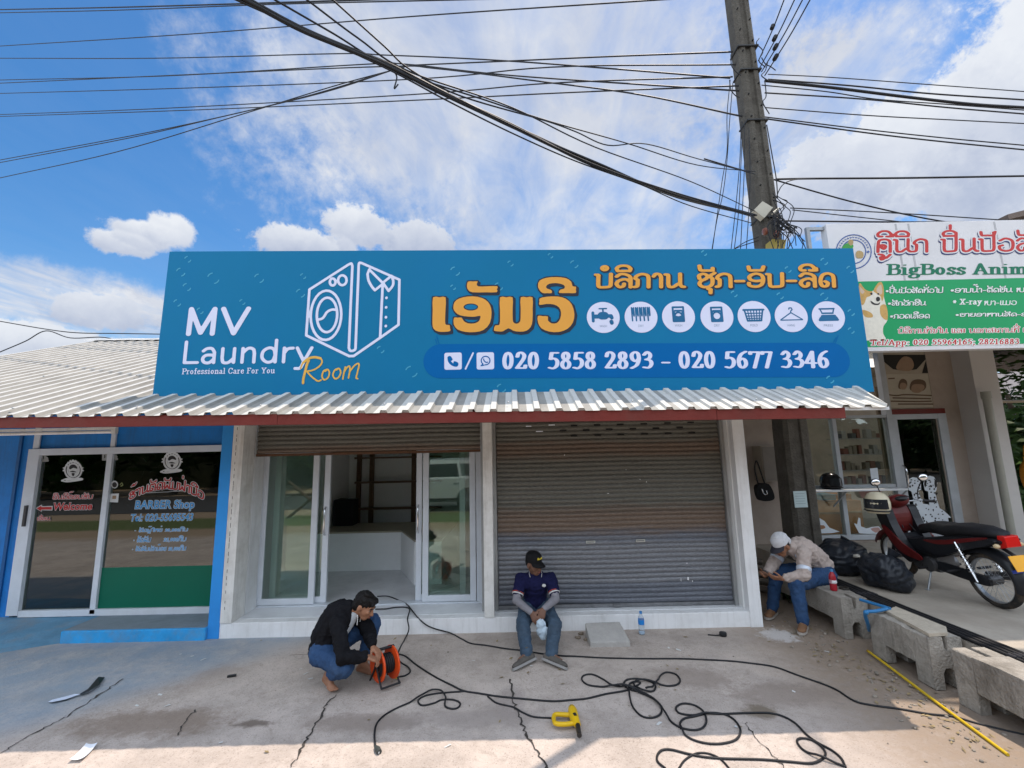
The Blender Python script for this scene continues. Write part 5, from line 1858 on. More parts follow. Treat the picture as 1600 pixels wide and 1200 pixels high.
# white shelf board fixed in front of the window
zsh = UY(1340, 766, 7.45).z
wsh = thing('window_counter', 'narrow white counter board on brackets in front of the clinic window', 'counter', (X_(1340, 766, 7.6), 7.6, zsh))
xa, xb = X_(1262, 768, 7.45), X_(1419, 763, 7.45)
MB().box(xa, xb, 7.45, 7.83, zsh - .018, zsh + .012).build('board', mat('counter_white', (.62, .63, .64), .5, var=.05), wsh, bevel=.003)
for x in (1316, 1410):
    c = X_(x, 770, 7.6)
    MB().tube([(c, 7.5, zsh - .022), (c, 7.84, zsh - .3)], .013, 6).build('bracket', ALU2, wsh)
hm = thing('helmet', 'black motorcycle helmet lying on the white counter board', 'helmet', (X_(1298, 755, 7.62), 7.62, zsh + .013))
c = hm.location


def helmet(root, c, m1, m2, yaw=0.0, s=1.0):
    R3 = Matrix.Rotation(yaw, 3, 'Z')
    mb = MB()
    prof = [(.0, .245), (.05, .24), (.09, .22), (.122, .175), (.135, .12), (.132, .06), (.12, .02), (.112, .0)]
    mb.lathe([(r * s, h * s) for r, h in prof[::-1]], c, R3 @ Matrix.Diagonal((1.12, .95, 1.0)), 24)
    o = mb.build('shell', m1, root)
    mb = MB()
    p = []
    for i in range(15):
        an = rad(-62 + i * 124 / 14)
        p.append((an, ))
    lo, hi = [], []
    for (an,) in p:
        lo.append(Vector(c) + R3 @ Vector((.146 * 1.05 * math.cos(an), .146 * .93 * math.sin(an), .055)) * s)
        hi.append(Vector(c) + R3 @ Vector((.140 * 1.05 * math.cos(an), .140 * .93 * math.sin(an), .165)) * s)
    n = len(lo)
    mb.add(lo + hi, [(i, i + 1, n + i + 1, n + i) for i in range(n - 1)], True)
    mb.build('visor', m2, root)
    mb = MB()
    mb.tube([Vector(c) + R3 @ Vector((.139 * 1.09 * math.cos(t), .139 * .93 * math.sin(t), .03)) * s for t in (rad(i * 15) for i in range(25))], .008 * s, 6)
    mb.build('rim', BLACK, root)


VIS = mat('dark_visor', (.02, .022, .025), .12)
helmet(hm, c, mat('gloss_black', (.01, .01, .011), .18), VIS, rad(-70), 1.1)
# mop with a blue handle leaning below the counter
a, b2 = UY(1293, 786, 7.35), UY(1289, 850, 7.3)
mp_ = thing('broom', 'thin blue broom handle leaning against the clinic window sill', 'broom', (b2.x, b2.y, .38))
BPL = mat('blue_plastic_stick', (.03, .16, .33), .45)
MB().tube([(a.x, 7.80, a.z), (b2.x - .05, 7.42, .46)], .014, 8).build('handle', BPL, mp_)
MB().box(b2.x - .22, b2.x + .12, 7.36, 7.46, .40, .47).build('head', mat('broom_head', (.05, .06, .1), .7), mp_, bevel=.01)
mb = MB()
for i in range(36):
    x = b2.x - .21 + i * .0091
    mb.tube([(x, 7.41, .40), (x + rnd.uniform(-.01, .01), 7.41 + rnd.uniform(-.03, .03), .384)], .004, 4)
mb.build('bristles', mat('bristle', (.1, .09, .07), .9), mp_)

# ------------------------------------------------------------------ plastic pipe, plants and light beyond the column
a, b2 = UY(1537, 612, 7.4), UY(1584, 836, 7.4)
pp = thing('water_pipe', 'grey plastic pipe standing beside the pale clinic column', 'pipe', ((a.x + b2.x) / 2, 7.4, .38))
mb = MB()
mb.cyl(((a.x + b2.x) / 2, 7.4, .38), ((a.x + b2.x) / 2, 7.4, a.z), .055, n=14)
mb.build('pipe_body', mat('grey_pvc', (.33, .32, .27), .5, var=.1), pp)
MB().cyl(((a.x + b2.x) / 2, 7.4, a.z - .12), ((a.x + b2.x) / 2, 7.4, a.z + .001), .066, n=14).build('socket', mat('grey_pvc', (.33, .32, .27)), pp)
a = UY(1545, 628, 8.6)
rl = thing('porch_rail', 'pale horizontal rail across the dark porch opening', 'rail', (a.x + 1.5, 8.6, a.z))
MB().cyl((a.x - .2, 8.6, a.z), (a.x + 3.5, 8.6, a.z), .03, n=10).build('tube', mat('rail_beige', (.42, .36, .27), .6), rl)
mb = MB()
mb.cyl((a.x + 3.4, 8.6, .38), (a.x + 3.4, 8.6, a.z - .031), .035, n=10)
mb.build('post', mat('rail_beige', (.42, .36, .27)), rl)
hw = UY(1592, 655, 20)
white = thing('white_house', 'white house wall shining through the dark leaves at the right edge', 'house', (hw.x + 4, 20, 0))
MB().box(hw.x - .3, hw.x + 9, 20, 24, 0, hw.z + .7).build('wall', WHITEW, white)
MB().prism([(hw.x - .8, hw.z + .7), (hw.x + 9.5, hw.z + .7), (hw.x + 4.3, hw.z + 2.8)], lambda x, z: (x, 19.6, z), lambda x, z: (x, 24.4, z)).build('roof', mat('grey_roof', (.16, .15, .15), .8), white)
MB().box(hw.x + 1.0, hw.x + 2.0, 19.96, 19.999, 1.2, 2.4).build('window', VIS, white)
om = UY(1598, 745, 9.0)
ob = thing('orange_bag', 'bright orange bag hanging in the dark porch at the right edge', 'bag', (om.x + .15, 9.0, om.z - .4))
mb = MB()
mb.ell((om.x + .15, 9.0, om.z), (.16, .12, .36))
mb.build('bag_body', mat('orange_cloth', (.65, .24, .02), .8, var=.2, bump=.3), ob)
MB().tube(catmull([(om.x + .08, 9.0, om.z + .3), (om.x + .15, 9.0, om.z + .62), (om.x + .22, 9.0, om.z + .3)], 4), .01, 6).build('strap', mat('orange_cloth', (.65, .24, .02)), ob)


def leaf_mats():
    r = []
    for i, c in enumerate(((.030, .075, .015), (.05, .11, .02), (.085, .15, .03), (.025, .055, .02))):
        r.append(mat('leaf_%d' % 'abcd'.index('abcd'[i]), c, .5, var=.3, scale=3))
    return r


LEAF = mat('leaf_green', (.05, .105, .02), .5, var=.45, scale=1.3)
LEAFD = mat('leaf_deep_green', (.03, .065, .016), .5, var=.45, scale=1.3)
BARK = mat('bark', (.12, .09, .065), .9, var=.3, bump=.6)


def tree(name, label, cat, x, y, z0, h, r, n, leafm, group, seed, ls=.16, trunk=.14, low=.25):
    rr = random.Random(seed)
    t = thing(name, label, cat, (x, y, z0), 0, group)
    mb = MB()
    top = Vector((x + rr.uniform(-.3, .3), y, z0 + h * .75))
    mb.tube([(x, y, z0), (x + .05, y, z0 + h * .3), top], [trunk, trunk * .8, trunk * .3], 8)
    cl = []
    for i in range(9):
        a = rr.uniform(0, 6.28)
        zz = z0 + h * (low + (1 - low) * rr.uniform(.1, .95))
        q = r * (1 - abs((zz - z0) / h - (low + 1) / 2) * .9) * rr.uniform(.35, .8)
        c = Vector((x + math.cos(a) * q, y + math.sin(a) * q, zz))
        cl.append((c, r * rr.uniform(.35, .6)))
        mb.tube([(x, y, z0 + h * low * rr.uniform(.7, 1.3)), (Vector((x, y, zz - .3)) + c) / 2, c], [trunk * .4, trunk * .25, .015], 5)
    mb.build('trunk', BARK, t)
    lf = MB()
    for _ in range(n):
        c, q = rr.choice(cl)
        d = Vector((rr.gauss(0, 1), rr.gauss(0, 1), rr.gauss(0, .8))).normalized() * q * rr.random() ** .45
        p = c + d
        u = Vector((rr.gauss(0, 1), rr.gauss(0, 1), rr.gauss(0, .5))).normalized()
        v = u.orthogonal().normalized()
        s = ls * rr.uniform(.5, 1.2)
        lf.add([p - u * s, p + v * s * .4, p + u * s, p - v * s * .4], [(0, 1, 2, 3)])
    lf.build('crown', leafm, t)
    return t


for i, (x, y, h, r, n) in enumerate(((10.6, 9.9, 3.3, 1.3, 2600), (12.4, 10.8, 4.2, 1.6, 2600), (13.6, 12.6, 5.2, 2.0, 2600), (11.6, 12.8, 2.3, 1.0, 1500))):
    tree('shrub', ('dark leafy shrub closest to the porch post', 'taller dark shrub behind the porch rail', 'broad leafy tree behind the shrubs at the right edge', 'low shrub in the dark gap beyond the pipe')[i], 'shrub' if i != 2 else 'tree',
         x, y, 0, h, r, n, (LEAF, LEAFD)[i % 2], 'shrubs beyond the porch', 31 + i, low=.08)

# ------------------------------------------------------------------ dark gap between the shops
mx_ = zm(1160, 640, 5.454)
a, b2 = UY(1187, 752, 7.75), UY(1214, 696, 7.75)
bx2 = thing('meter_box', 'dull beige metal cabinet on the brown wall between the shops', 'cabinet', ((a.x + b2.x) / 2, 7.8, a.z))
MB().box(a.x, b2.x, 7.62, 7.9, a.z, b2.z).build('cabinet_body', mat('beige_cabinet', (.33, .28, .22), .6, var=.1, dirt=(.15, .12, .1), damt=.5), bx2, bevel=.008)
MB().box(a.x + .02, b2.x - .09, 7.608, 7.619, a.z + .02, b2.z - .02).build('cabinet_door', mat('dim_beige', (.2, .17, .14), .6, var=.1), bx2)
c = UY(1192, 768, 7.5)
bg = thing('shoulder_bag', 'small black shoulder bag hanging from the meter cabinet', 'bag', (c.x, 7.5, c.z - .15))
mb = MB()
mb.prism(smooth_poly([(c.x - .11, c.z + .1), (c.x + .08, c.z + .12), (c.x + .15, c.z - .1), (c.x + .02, c.z - .15), (c.x - .1, c.z - .11)], 4), lambda x, z: (x, 7.44, z), lambda x, z: (x, 7.54, z))
mb.build('bag_body', mat('black_cloth', (.01, .01, .011), .8, bump=.3), bg, bevel=.02)
MB().tube(catmull([(c.x - .06, 7.5, c.z + .1), (c.x - .07, 7.55, c.z + .35), (c.x, 7.6, c.z + .5), (c.x + .03, 7.55, c.z + .3), (c.x + .05, 7.5, c.z + .1)], 5), .012, 6).build('strap', mat('black_cloth', (.01, .01, .011)), bg)
MB().tube(catmull([(c.x - .05, 7.435, c.z + .05), (c.x - .02, 7.43, c.z - .04), (c.x + .03, 7.432, c.z - .03), (c.x + .02, 7.435, c.z + .02)], 5), .009, 5).build('keyring', CHROME, bg)
for i in range(5):
    y = 6.5 + i * .22
    t = thing('timber_plank', ('weathered plank lying lowest in the dark gap between the shops', 'grey plank lying second in the dark gap', 'plank lying across the others in the dark gap', 'short plank leaning on the wall in the dark gap', 'rear plank against the brown wall in the gap')[i],
              'plank', (3.3, y, .02), 0, 'planks in the gap between the shops')
    mb = MB()
    z = .03 + i * .055
    mb.tube([(2.9, y + .2, z + .18 + i * .03), (3.4, y, z + .05), (3.85, y - .12, z)], .045, 4)
    mb.build('plank_body', mat('grey_timber', (.16, .135, .11), .9, var=.3, bump=.4), t)
tag(t, None)
wd = thing('weed', 'small green weed growing at the foot of the concrete pole', 'weed', (3.75, 6.1, 0))
mb = MB()
for i in range(90):
    a = rnd.uniform(0, 6.28)
    q = rnd.uniform(.02, .24)
    p = Vector((3.66 + math.cos(a) * q * .7, 6.15 + math.sin(a) * q, rnd.uniform(.02, .22)))
    u = Vector((rnd.gauss(0, 1), rnd.gauss(0, 1), rnd.gauss(.4, .6))).normalized() * rnd.uniform(.02, .045)
    v = u.orthogonal().normalized() * .012
    mb.add([p - u, p + v, p + u, p - v], [(0, 1, 2, 3)])
mb.build('leaves', LEAF, wd)
MB().tube([(3.66, 6.15, 0), (3.67, 6.14, .12)], .006, 5).build('stem', BARK, wd)
# ------------------------------------------------------------------ concrete utility pole
YPL = 6.8
pole = thing('utility_pole', 'tall weathered concrete utility pole rising behind the teal sign', 'pole', (4.25, YPL, 0))
POLEM = mat('pole_concrete', (.10, .09, .075), .95, var=.3, scale=7, bump=.9, bscale=35, dirt=(.07, .06, .05), dscale=4, damt=.8)
mb = MB()
secs = [(0, .20, .17), (2.3, .19, .16), (2.75, .178, .145), (5.2, .168, .135), (10.0, .155, .12), (11.5, .15, .115)]
vs = []
for z, hw, hd in secs:
    cx = 4.25 - (.013 * (z - 5) if z > 5 else 0)
    ch = .05
    vs += [(cx - hw + ch, YPL - hd, z), (cx - .05, YPL - hd, z), (cx - .04, YPL - hd + .035, z), (cx + .04, YPL - hd + .035, z), (cx + .05, YPL - hd, z), (cx + hw - ch, YPL - hd, z), (cx + hw, YPL - hd + ch, z), (cx + hw, YPL + hd, z), (cx - hw, YPL + hd, z), (cx - hw, YPL - hd + ch, z)]
n = 10
mb.add(vs, [(j * n + i, j * n + (i + 1) % n, (j + 1) * n + (i + 1) % n, (j + 1) * n + i) for j in range(len(secs) - 1) for i in range(n)])
mb.add(vs[-n:], [tuple(range(n))])
mb.build('shaft', POLEM, pole)
mb = MB()
for z in np.arange(2.9, 11.3, .42):
    for sx in (-.10, .09):
        xc_ = 4.25 - (.013 * (z - 5) if z > 5 else 0)
        mb.cyl((xc_ + sx, YPL - .15, z + (.2 if sx > 0 else 0)), (xc_ + sx, YPL - .10, z + (.2 if sx > 0 else 0)), .013, n=6)
mb.build('bolt_holes', DARK, pole)
pz = zm(1120, 220, 6.667)
a, b2 = UY(1140, 80, YPL), UY(1140, 40, YPL)
for z in (UY(1160, 82, YPL).z, UY(1165, 118, YPL).z, UY(1172, 196, YPL).z, UY(1190, 345, YPL).z):
    mb = MB()
    xc_ = 4.25 - (.013 * (z - 5) if z > 5 else 0)
    mb.box(xc_ - .178, xc_ + .178, YPL - .148, YPL + .145, z - .011, z + .011)
    mb.build('steel_band', mat('dark_steel', (.05, .05, .05), .6, .5, var=.3), pole)
c = UY(1157, 3, YPL - .3)
mb = MB()
mb.ell((4.36, YPL - .15, UY(1170, 3, YPL).z), (.09, .09, .09))
mb.build('insulator', mat('dark_porcelain', (.06, .045, .04), .3), pole)
pn = thing('paper_notice', 'pale paper notice stuck on the concrete pole', 'notice', (4.22, YPL - .24, UY(1250, 792, YPL).z))
a, b2 = UY(1242, 793, YPL - .175), UY(1259, 767, YPL - .175)
MB().box(a.x, b2.x, YPL - .182, YPL - .172, a.z, b2.z).build('sheet', mat('notice_cyan', (.50, .60, .60), .7, var=.06), pn)
mb = MB()
for i in range(5):
    z = b2.z - .04 - i * .035
    mb.box(a.x + .02, b2.x - .03 - .01 * (i % 2), YPL - .1835, YPL - .1825, z, z + .006)
mb.build('print', mat('faint_ink', (.25, .33, .35), .7), pn)
# boxes on the pole
q = [UY(*p, YPL - .27) for p in pz((392, 715), (480, 625), (590, 690), (500, 800))]
jb = thing('junction_box', 'pale beige square box tilted on its corner on the utility pole', 'box', (sum(p.x for p in q) / 4, YPL - .3, min(p.z for p in q)))
mb = MB()
mb.prism([(p.x, p.z) for p in q], lambda x, z: (x, YPL - .26, z), lambda x, z: (x, YPL - .146, z))
mb.build('box_body', mat('ivory_plastic', (.50, .46, .37), .5, var=.06), jb, bevel=.01)
MB().tube([(q[3].x + .12, YPL - .27, q[3].z + .06), (q[3].x + .25, YPL - .25, q[3].z + .16)], .018, 6).build('arm', mat('ivory_plastic', (.50, .46, .37)), jb)
a, b2 = UY(*pz((578, 1110))[0], YPL - .35), UY(*pz((735, 1010))[0], YPL - .35)
yb_ = thing('splice_box', 'yellow splice box with small ports at the foot of the visible pole', 'box', ((a.x + b2.x) / 2, YPL - .35, a.z - .12))
MB().prism([(a.x, a.z - .15), (b2.x - .08, a.z - .15), (b2.x, b2.z - .02), (a.x + .03, b2.z)], lambda x, z: (x, YPL - .32, z), lambda x, z: (x, YPL - .14, z)).build('box_body', mat('dull_yellow', (.42, .31, .06), .5, var=.15), yb_, bevel=.012)
mb = MB()
for i in range(4):
    mb.cyl((a.x + .09 + i * .07, YPL - .35, a.z - .149), (a.x + .09 + i * .07, YPL - .35, a.z - .19), .02, n=8)
mb.build('port', BLACK, yb_)
RINS = mat('brown_porcelain', (.22, .07, .04), .3)
for i, p in enumerate(pz((505, 945), (628, 972))):
    c = UY(*p, YPL - .28)
    t = thing('line_insulator', ('small brown insulator on the left of the pole face', 'small brown insulator right above the yellow box')[i], 'insulator', (c.x, c.y, c.z), 0, 'insulators low on the pole')
    MB().lathe([(.02, -.03), (.05, -.025), (.06, .0), (.045, .03), (.02, .035)], (c.x, c.y, c.z), Matrix.Rotation(rad(80), 3, 'Y'), 12).build('porcelain', RINS, t)
    MB().cyl((c.x, c.y + .02, c.z), (c.x, YPL - .2, c.z), .012, n=6).build('pin', STEEL, t)

# ------------------------------------------------------------------ overhead wires: each hangs in its own vertical plane
WIRE = mat('black_cable', (.014, .014, .016), .55)


def wire(pts, A, B, r=.012, label=None, grp='overhead wires', name='overhead_wire', n=6, ext=None, sub=7, jit=0.0):
    """pts: measured points; A, B: ground positions (x, y) fixing the vertical plane the wire hangs in"""
    ax, ay = A
    bx, by = B
    nrm = Vector((by - ay, -(bx - ax), 0))
    q = []
    for p in pts:
        d = ray(*p)
        t = (Vector((ax, ay, 0)) - CAM_P).dot(nrm) / d.dot(nrm)
        q.append(CAM_P + d * t)
    if ext:            # carry the line on beyond the picture
        for side, dist in ext:
            e, f = (q[0], q[1]) if side == 0 else (q[-1], q[-2])
            v = (e - f).normalized()
            k_ = max(1, min(16, int(dist / max((e - f).length, .05))))
            for j in range(1, k_ + 1):
                if side == 0:
                    q.insert(0, e + v * (dist * j / k_))
                else:
                    q.append(e + v * (dist * j / k_))
    mb = MB()
    mb.tube(catmull(q, sub), r, n)
    return one(name, mb, WIRE, label, 'wire', grp)


PX, PY = 4.25, YPL
side = (-30.0, 20.0)
H0 = (PX - .16, PY)
hw = [
    ([(0, 15), (200, 11), (560, 0), (640, -3)], .016, 'topmost thick cable across the upper left corner of the sky', [(0, 20), (1, 12)]),
    ([(0, 20), (180, 16), (420, 7), (700, 0)], .012, 'second cable just under the topmost one in the upper left', [(0, 20), (1, 12)]),
    ([(0, 72), (300, 53), (640, 26), (1040, -1)], .011, 'wire climbing from the left edge to the top centre of the sky', [(0, 20), (1, 8)]),
    ([(0, 91), (240, 91), (520, 84), (600, 86), (790, 95), (1141, 122)], .011, 'slightly wavy wire crossing high and falling to the pole', [(0, 20)]),
    ([(0, 125), (250, 119), (560, 101), (630, 100), (800, 118), (1155, 142)], .011, 'upper of a close pair of wires at the left edge', [(0, 20)]),
    ([(0, 130), (330, 115), (600, 104), (680, 107), (850, 128), (1000, 148), (1160, 182)], .011, 'lower of a close pair of wires at the left edge', [(0, 20)]),
    ([(0, 146), (280, 138), (640, 124), (860, 105), (1150, 101)], .010, 'thin wire below the close pair at the left', [(0, 20)]),
    ([(0, 179), (240, 170), (640, 148), (860, 130), (1145, 120)], .010, 'upper thin wire of the lowest level pair at the left', [(0, 20)]),
    ([(0, 182), (300, 172), (640, 157), (880, 145), (1155, 134)], .010, 'lower thin wire of the lowest level pair at the left', [(0, 20)]),
    ([(640, 102), (780, 96), (960, 88), (1145, 81)], .011, 'wire meeting the pole highest on its left side', None),
]
for p, r, lab, ex in hw:
    wire(p, H0, side, r * 1.3, lab, ext=ex)
# wires swinging in from the far left towards the crossing in the middle
for i, (p, lab) in enumerate((([(0, 250), (190, 215), (330, 186), (480, 150), (612, 110)], 'upper of three wires rising steeply from the left edge'),
                              ([(0, 254), (200, 216), (340, 184), (500, 146), (612, 110)], 'middle of three wires rising steeply from the left edge'),
                              ([(0, 278), (180, 238), (380, 178), (520, 135), (612, 110)], 'lowest of three wires rising steeply from the left edge'))):
    wire(p, (-9, 9.0), (0, 5.6), .009, lab, 'wires rising from the left', ext=[(0, 14), (1, .3)])
# heavy bundle from overhead to the pole
BA, BB = (-1.2, 2.3), (PX - .22, PY - .2)
bun = [(385, 0), (480, 50), (600, 98), (680, 138), (800, 196), (930, 256), (1060, 305), (1180, 336)]
for i in range(7):
    o = [(x + random.uniform(-4, 4), y + random.uniform(-2.5, 3.5)) for x, y in bun]
    wire(o, BA, (BB[0] + i * .02, BB[1] - i * .015), .012 if i < 5 else .007, 'black cable strand in the thick bundle falling from overhead to the pole', 'strands of the thick cable bundle', 'cable_strand', ext=[(0, 2.5)], sub=8)
for p, lab in (([(520, 0), (600, 72), (640, 108), (720, 150), (850, 188), (900, 206), (950, 227), (1010, 225), (1090, 248), (1180, 272)], 'loose cable sagging away from the thick bundle'),
               ([(430, 0), (520, 52), (620, 110), (760, 157), (860, 190), (980, 224), (1090, 258), (1180, 268)], 'cable running just above the thick bundle'),
               ([(370, 0), (470, 45), (610, 110), (700, 158), (800, 208), (900, 252), (1000, 288), (1080, 322), (1180, 350)], 'cable dangling just under the thick bundle'),
               ([(480, 0), (560, 60), (640, 112), (800, 168), (930, 230), (1080, 284), (1180, 330)], 'thin wire above the thick bundle')):
    wire(p, BA, (BB[0], BB[1] - .1), .006, lab, 'loose cables beside the thick bundle', ext=[(0, 3)])
wire([(612, 108), (620, 120), (616, 138), (622, 132)], BA, BB, .005, 'short frayed end hanging from the cable crossing', 'loose cables beside the thick bundle')
# to the right of the pole
R0, RS = (PX + .16, PY), (30, 7.6)
for p, r, lab in (([(1200, 116), (1300, 121), (1450, 132), (1600, 143)], .008, 'thin topmost wire to the right of the pole'),
                  ([(1195, 126), (1300, 137), (1420, 152), (1520, 163), (1600, 168)], .024, 'thick dark cable leaving the pole to the right'),
                  ([(1200, 124), (1330, 134), (1450, 146), (1600, 156)], .013, 'cable just above the thick one on the right'),
                  ([(1190, 133), (1290, 143), (1370, 155), (1480, 163), (1600, 172)], .009, 'thin cable crossing the thick one on the right'),
                  ([(1195, 145), (1350, 155), (1480, 168), (1600, 178)], .012, 'cable below the thick one on the right'),
                  ([(1195, 168), (1350, 180), (1480, 187), (1600, 193)], .009, 'thin wire in the middle of the right hand group'),
                  ([(1190, 182), (1350, 202), (1480, 216), (1600, 227)], .010, 'upper of the two lowest wires right of the pole'),
                  ([(1185, 184), (1350, 207), (1460, 220), (1600, 234)], .012, 'lower of the two lowest wires right of the pole'),
                  ([(1212, 280), (1270, 279), (1420, 278), (1600, 275)], .016, 'level black cable above the clinic sign'),
                  ([(1100, 248), (1190, 275), (1330, 315), (1450, 342), (1560, 358), (1640, 366)], .012, 'cable sloping down across the clinic sign corner'),
                  ([(1235, 325), (1400, 333), (1600, 346)], .009, 'upper thin wire just over the clinic sign'),
                  ([(1238, 328), (1330, 338), (1440, 350)], .008, 'thin wire ending at the clinic sign'),
                  ([(1215, 345), (1300, 346), (1430, 347), (1580, 346)], .013, 'black cable lying along the top of the clinic sign')):
    wire(p, R0, RS, r, lab, 'wires right of the pole', ext=[(1, 14)] if p[-1][0] >= 1600 else None)
# four wires going up and over to the upper right
for i, (p, q) in enumerate((((1185, 95), (1228, -8)), ((1186, 108), (1245, -8)), ((1190, 112), (1258, -8)), ((1195, 118), (1270, -8)))):
    wire([p, ((p[0] + q[0]) / 2 + 1, (p[1] + q[1]) / 2 + 2), q], (PX + .25, PY), (3.2, .5), .010, ('leftmost', 'second', 'third', 'rightmost')[i] + ' of the four wires running up from the pole to the top edge', 'four wires up from the pole', ext=[(1, 6)])
    a = wire([(p[0] + (q[0] - p[0]) * (.2 + .16 * (3 - i) * .6), p[1] + (q[1] - p[1]) * (.2 + .16 * (3 - i) * .6)), (p[0] + (q[0] - p[0]) * (.25 + .16 * (3 - i) * .6), p[1] + (q[1] - p[1]) * (.25 + .16 * (3 - i) * .6))], (PX + .25, PY), (3.2, .5), .035,
             'dark splice sleeve on one of the four wires up from the pole', 'splice sleeves', 'wire_splice', n=8, sub=3)
# service drops hanging down left of the pole
rnd2 = random.Random(11)
for i, (p, lab) in enumerate((([(1141, 125), (1136, 180), (1136, 235), (1128, 285), (1113, 390)], 'far left drop wire hanging down beside the pole'),
                              ([(1145, 130), (1140, 190), (1136, 250), (1130, 300), (1120, 345), (1112, 392)], 'second drop wire from the left beside the pole'),
                              ([(1158, 190), (1156, 250), (1150, 320), (1142, 392)], 'thin drop wire hanging straight down in the middle of the group'),
                              ([(1160, 190), (1158, 250), (1154, 330), (1147, 392)], 'thin drop wire right beside the middle one'),
                              ([(1163, 195), (1163, 260), (1160, 330), (1157, 392)], 'drop wire nearest the left edge of the pole'),
                              ([(1170, 200), (1172, 270), (1170, 330), (1166, 392)], 'drop wire running in front of the pole edge'))):
    wire(p, (PX - .3, PY - .25), (-30, 6.1), .006, lab, 'drop wires beside the pole')
# tangle at the pole
for i in range(26):
    x0, y0 = rnd2.uniform(1205, 1222), rnd2.uniform(300, 350)
    x1, y1 = rnd2.uniform(1210, 1262), rnd2.uniform(358, 400)
    p = [(x0, y0), (x0 + rnd2.uniform(-4, 26), y0 + rnd2.uniform(5, 25)), ((x0 + x1) / 2 + rnd2.uniform(-10, 22), (y0 + y1) / 2 + rnd2.uniform(-10, 10)), (x1, y1)]
    wire(p, (PX, PY - .35 - .01 * i), (30, PY - .3), .006, 'loose black loop in the cable tangle on the right of the pole', 'loops of the cable tangle', 'cable_loop')
for i, p in enumerate(([(1212, 310), (1222, 290), (1240, 281), (1275, 279)], [(1200, 352), (1215, 340), (1226, 345), (1218, 362)], [(1140, 125), (1142, 140), (1150, 150), (1156, 152)], [(1142, 85), (1143, 102), (1150, 112), (1158, 118)],
                       [(1186, 60), (1182, 68), (1192, 80), (1186, 95), (1196, 105)], [(1200, 95), (1196, 110), (1190, 118), (1200, 126)], [(1190, 90), (1196, 100), (1204, 104), (1212, 110)], [(1195, 126), (1197, 150), (1192, 160), (1202, 178)], [(1198, 195), (1206, 240), (1213, 280), (1215, 310)])):
    wire(p, (PX, PY - .32), (30, PY - .3), .008, 'curled jumper cable tied to the side of the pole', 'jumper cables on the pole', 'jumper_cable')
# low wires over the barber's roof, far left
for p, lab in (([(0, 502), (70, 514), (120, 520), (180, 521), (246, 522)], 'upper low wire over the white roof at the left'), ([(0, 550), (40, 533), (72, 517), (110, 528), (160, 527), (200, 535), (260, 538)], 'lower low wire over the white roof at the left')):
    wire(p, (-8, 9.5), (0, 9.5), .011, lab, 'low wires over the white roof', ext=[(0, 6), (1, 8)])
wire([(1140, 392), (1160, 384), (1185, 376)], (PX, PY - .3), (-30, PY - .2), .007, 'short cable running from the pole behind the sign', 'cables behind the sign')
wire([(1145, 390), (1165, 378), (1186, 370)], (PX, PY - .3), (-30, PY - .2), .007, 'slightly higher short cable running from the pole behind the sign', 'cables behind the sign')
# ------------------------------------------------------------------ precast drain blocks along the yard edge
MB().box(3.80, 4.02, -3, 6.6, -.05, .372).build('drain_kerb', CONC2)['kind'] = 'structure'
gr_ = thing('drain_block', 'rough precast concrete drain block the man in the beige shirt sits on', 'drain block', (3.62, 5.75, 0), 0, 'precast drain blocks')


def block(t, y0, y1, x0=3.48, w=.28, h=.41, jag=.012):
    W2 = w
    prof = [(0, 0), (.085, 0), (.09, .13), (.115, .165), (.165, .165), (.19, .13), (.195, 0), (W2, 0), (W2, h - .01), (W2 - .012, h), (.162, h), (.152, h - .11), (.128, h - .11), (.118, h), (.012, h), (0, h - .01)]
    mid = [(0, .15), (W2, .15), (W2, h), (0, h)]
    for a, b in ((y0, y0 + .16), (y1 - .16, y1)):
        mb = MB()
        mb.prism([(x0 + p, q) for p, q in prof], lambda x, z: (x, a, z), lambda x, z: (x, b, z))
        mb.build('block_end', CONC, t, bevel=.008)
    mb = MB()
    n = 8
    vs = []
    for i in range(n + 1):
        y = y0 + .1605 + (y1 - y0 - .321) * i / n
        for p, q in ((0, .15), (W2, .15), (W2, h + .001), (0, h + .001)):
            vs.append((x0 + p + random.uniform(-.004, .004), y, q + random.uniform(-.007, .007) * (1 if 0 < i < n else 0)))
    mb.add(vs, [(i * 4 + k, i * 4 + (k + 1) % 4, i * 4 + 4 + (k + 1) % 4, i * 4 + 4 + k) for i in range(n) for k in range(4)] + [(0, 1, 2, 3), (n * 4 + 3, n * 4 + 2, n * 4 + 1, n * 4)])
    mb.build('block_middle', CONC, t, bevel=.006)


block(gr_, 5.05, 6.45)
b2_ = thing('drain_block', 'middle concrete drain block with a pale slab on top beside the blue pipe elbow', 'drain block', (3.62, 4.35, 0), 0, 'precast drain blocks')
block(b2_, 4.04, 4.68)
mb = MB()
q = [UZ(*p, .425) for p in ((1384, 956), (1400, 950), (1436, 963), (1481, 982), (1481, 991), (1452, 993))]
mb.prism([(max(3.47, min(p.x, 3.77)), p.y) for p in q], lambda x, y: (x, y, .4135), lambda x, y: (x, y, .44))
mb.build('top_slab', mat('pale_slab', (.44, .38, .30), .9, var=.2, scale=9, bump=.5), b2_, bevel=.006)
b3_ = thing('drain_block', 'nearest concrete drain block running out at the right edge', 'drain block', (3.62, 3.0, 0), 0, 'precast drain blocks')
block(b3_, 1.9, 3.84)
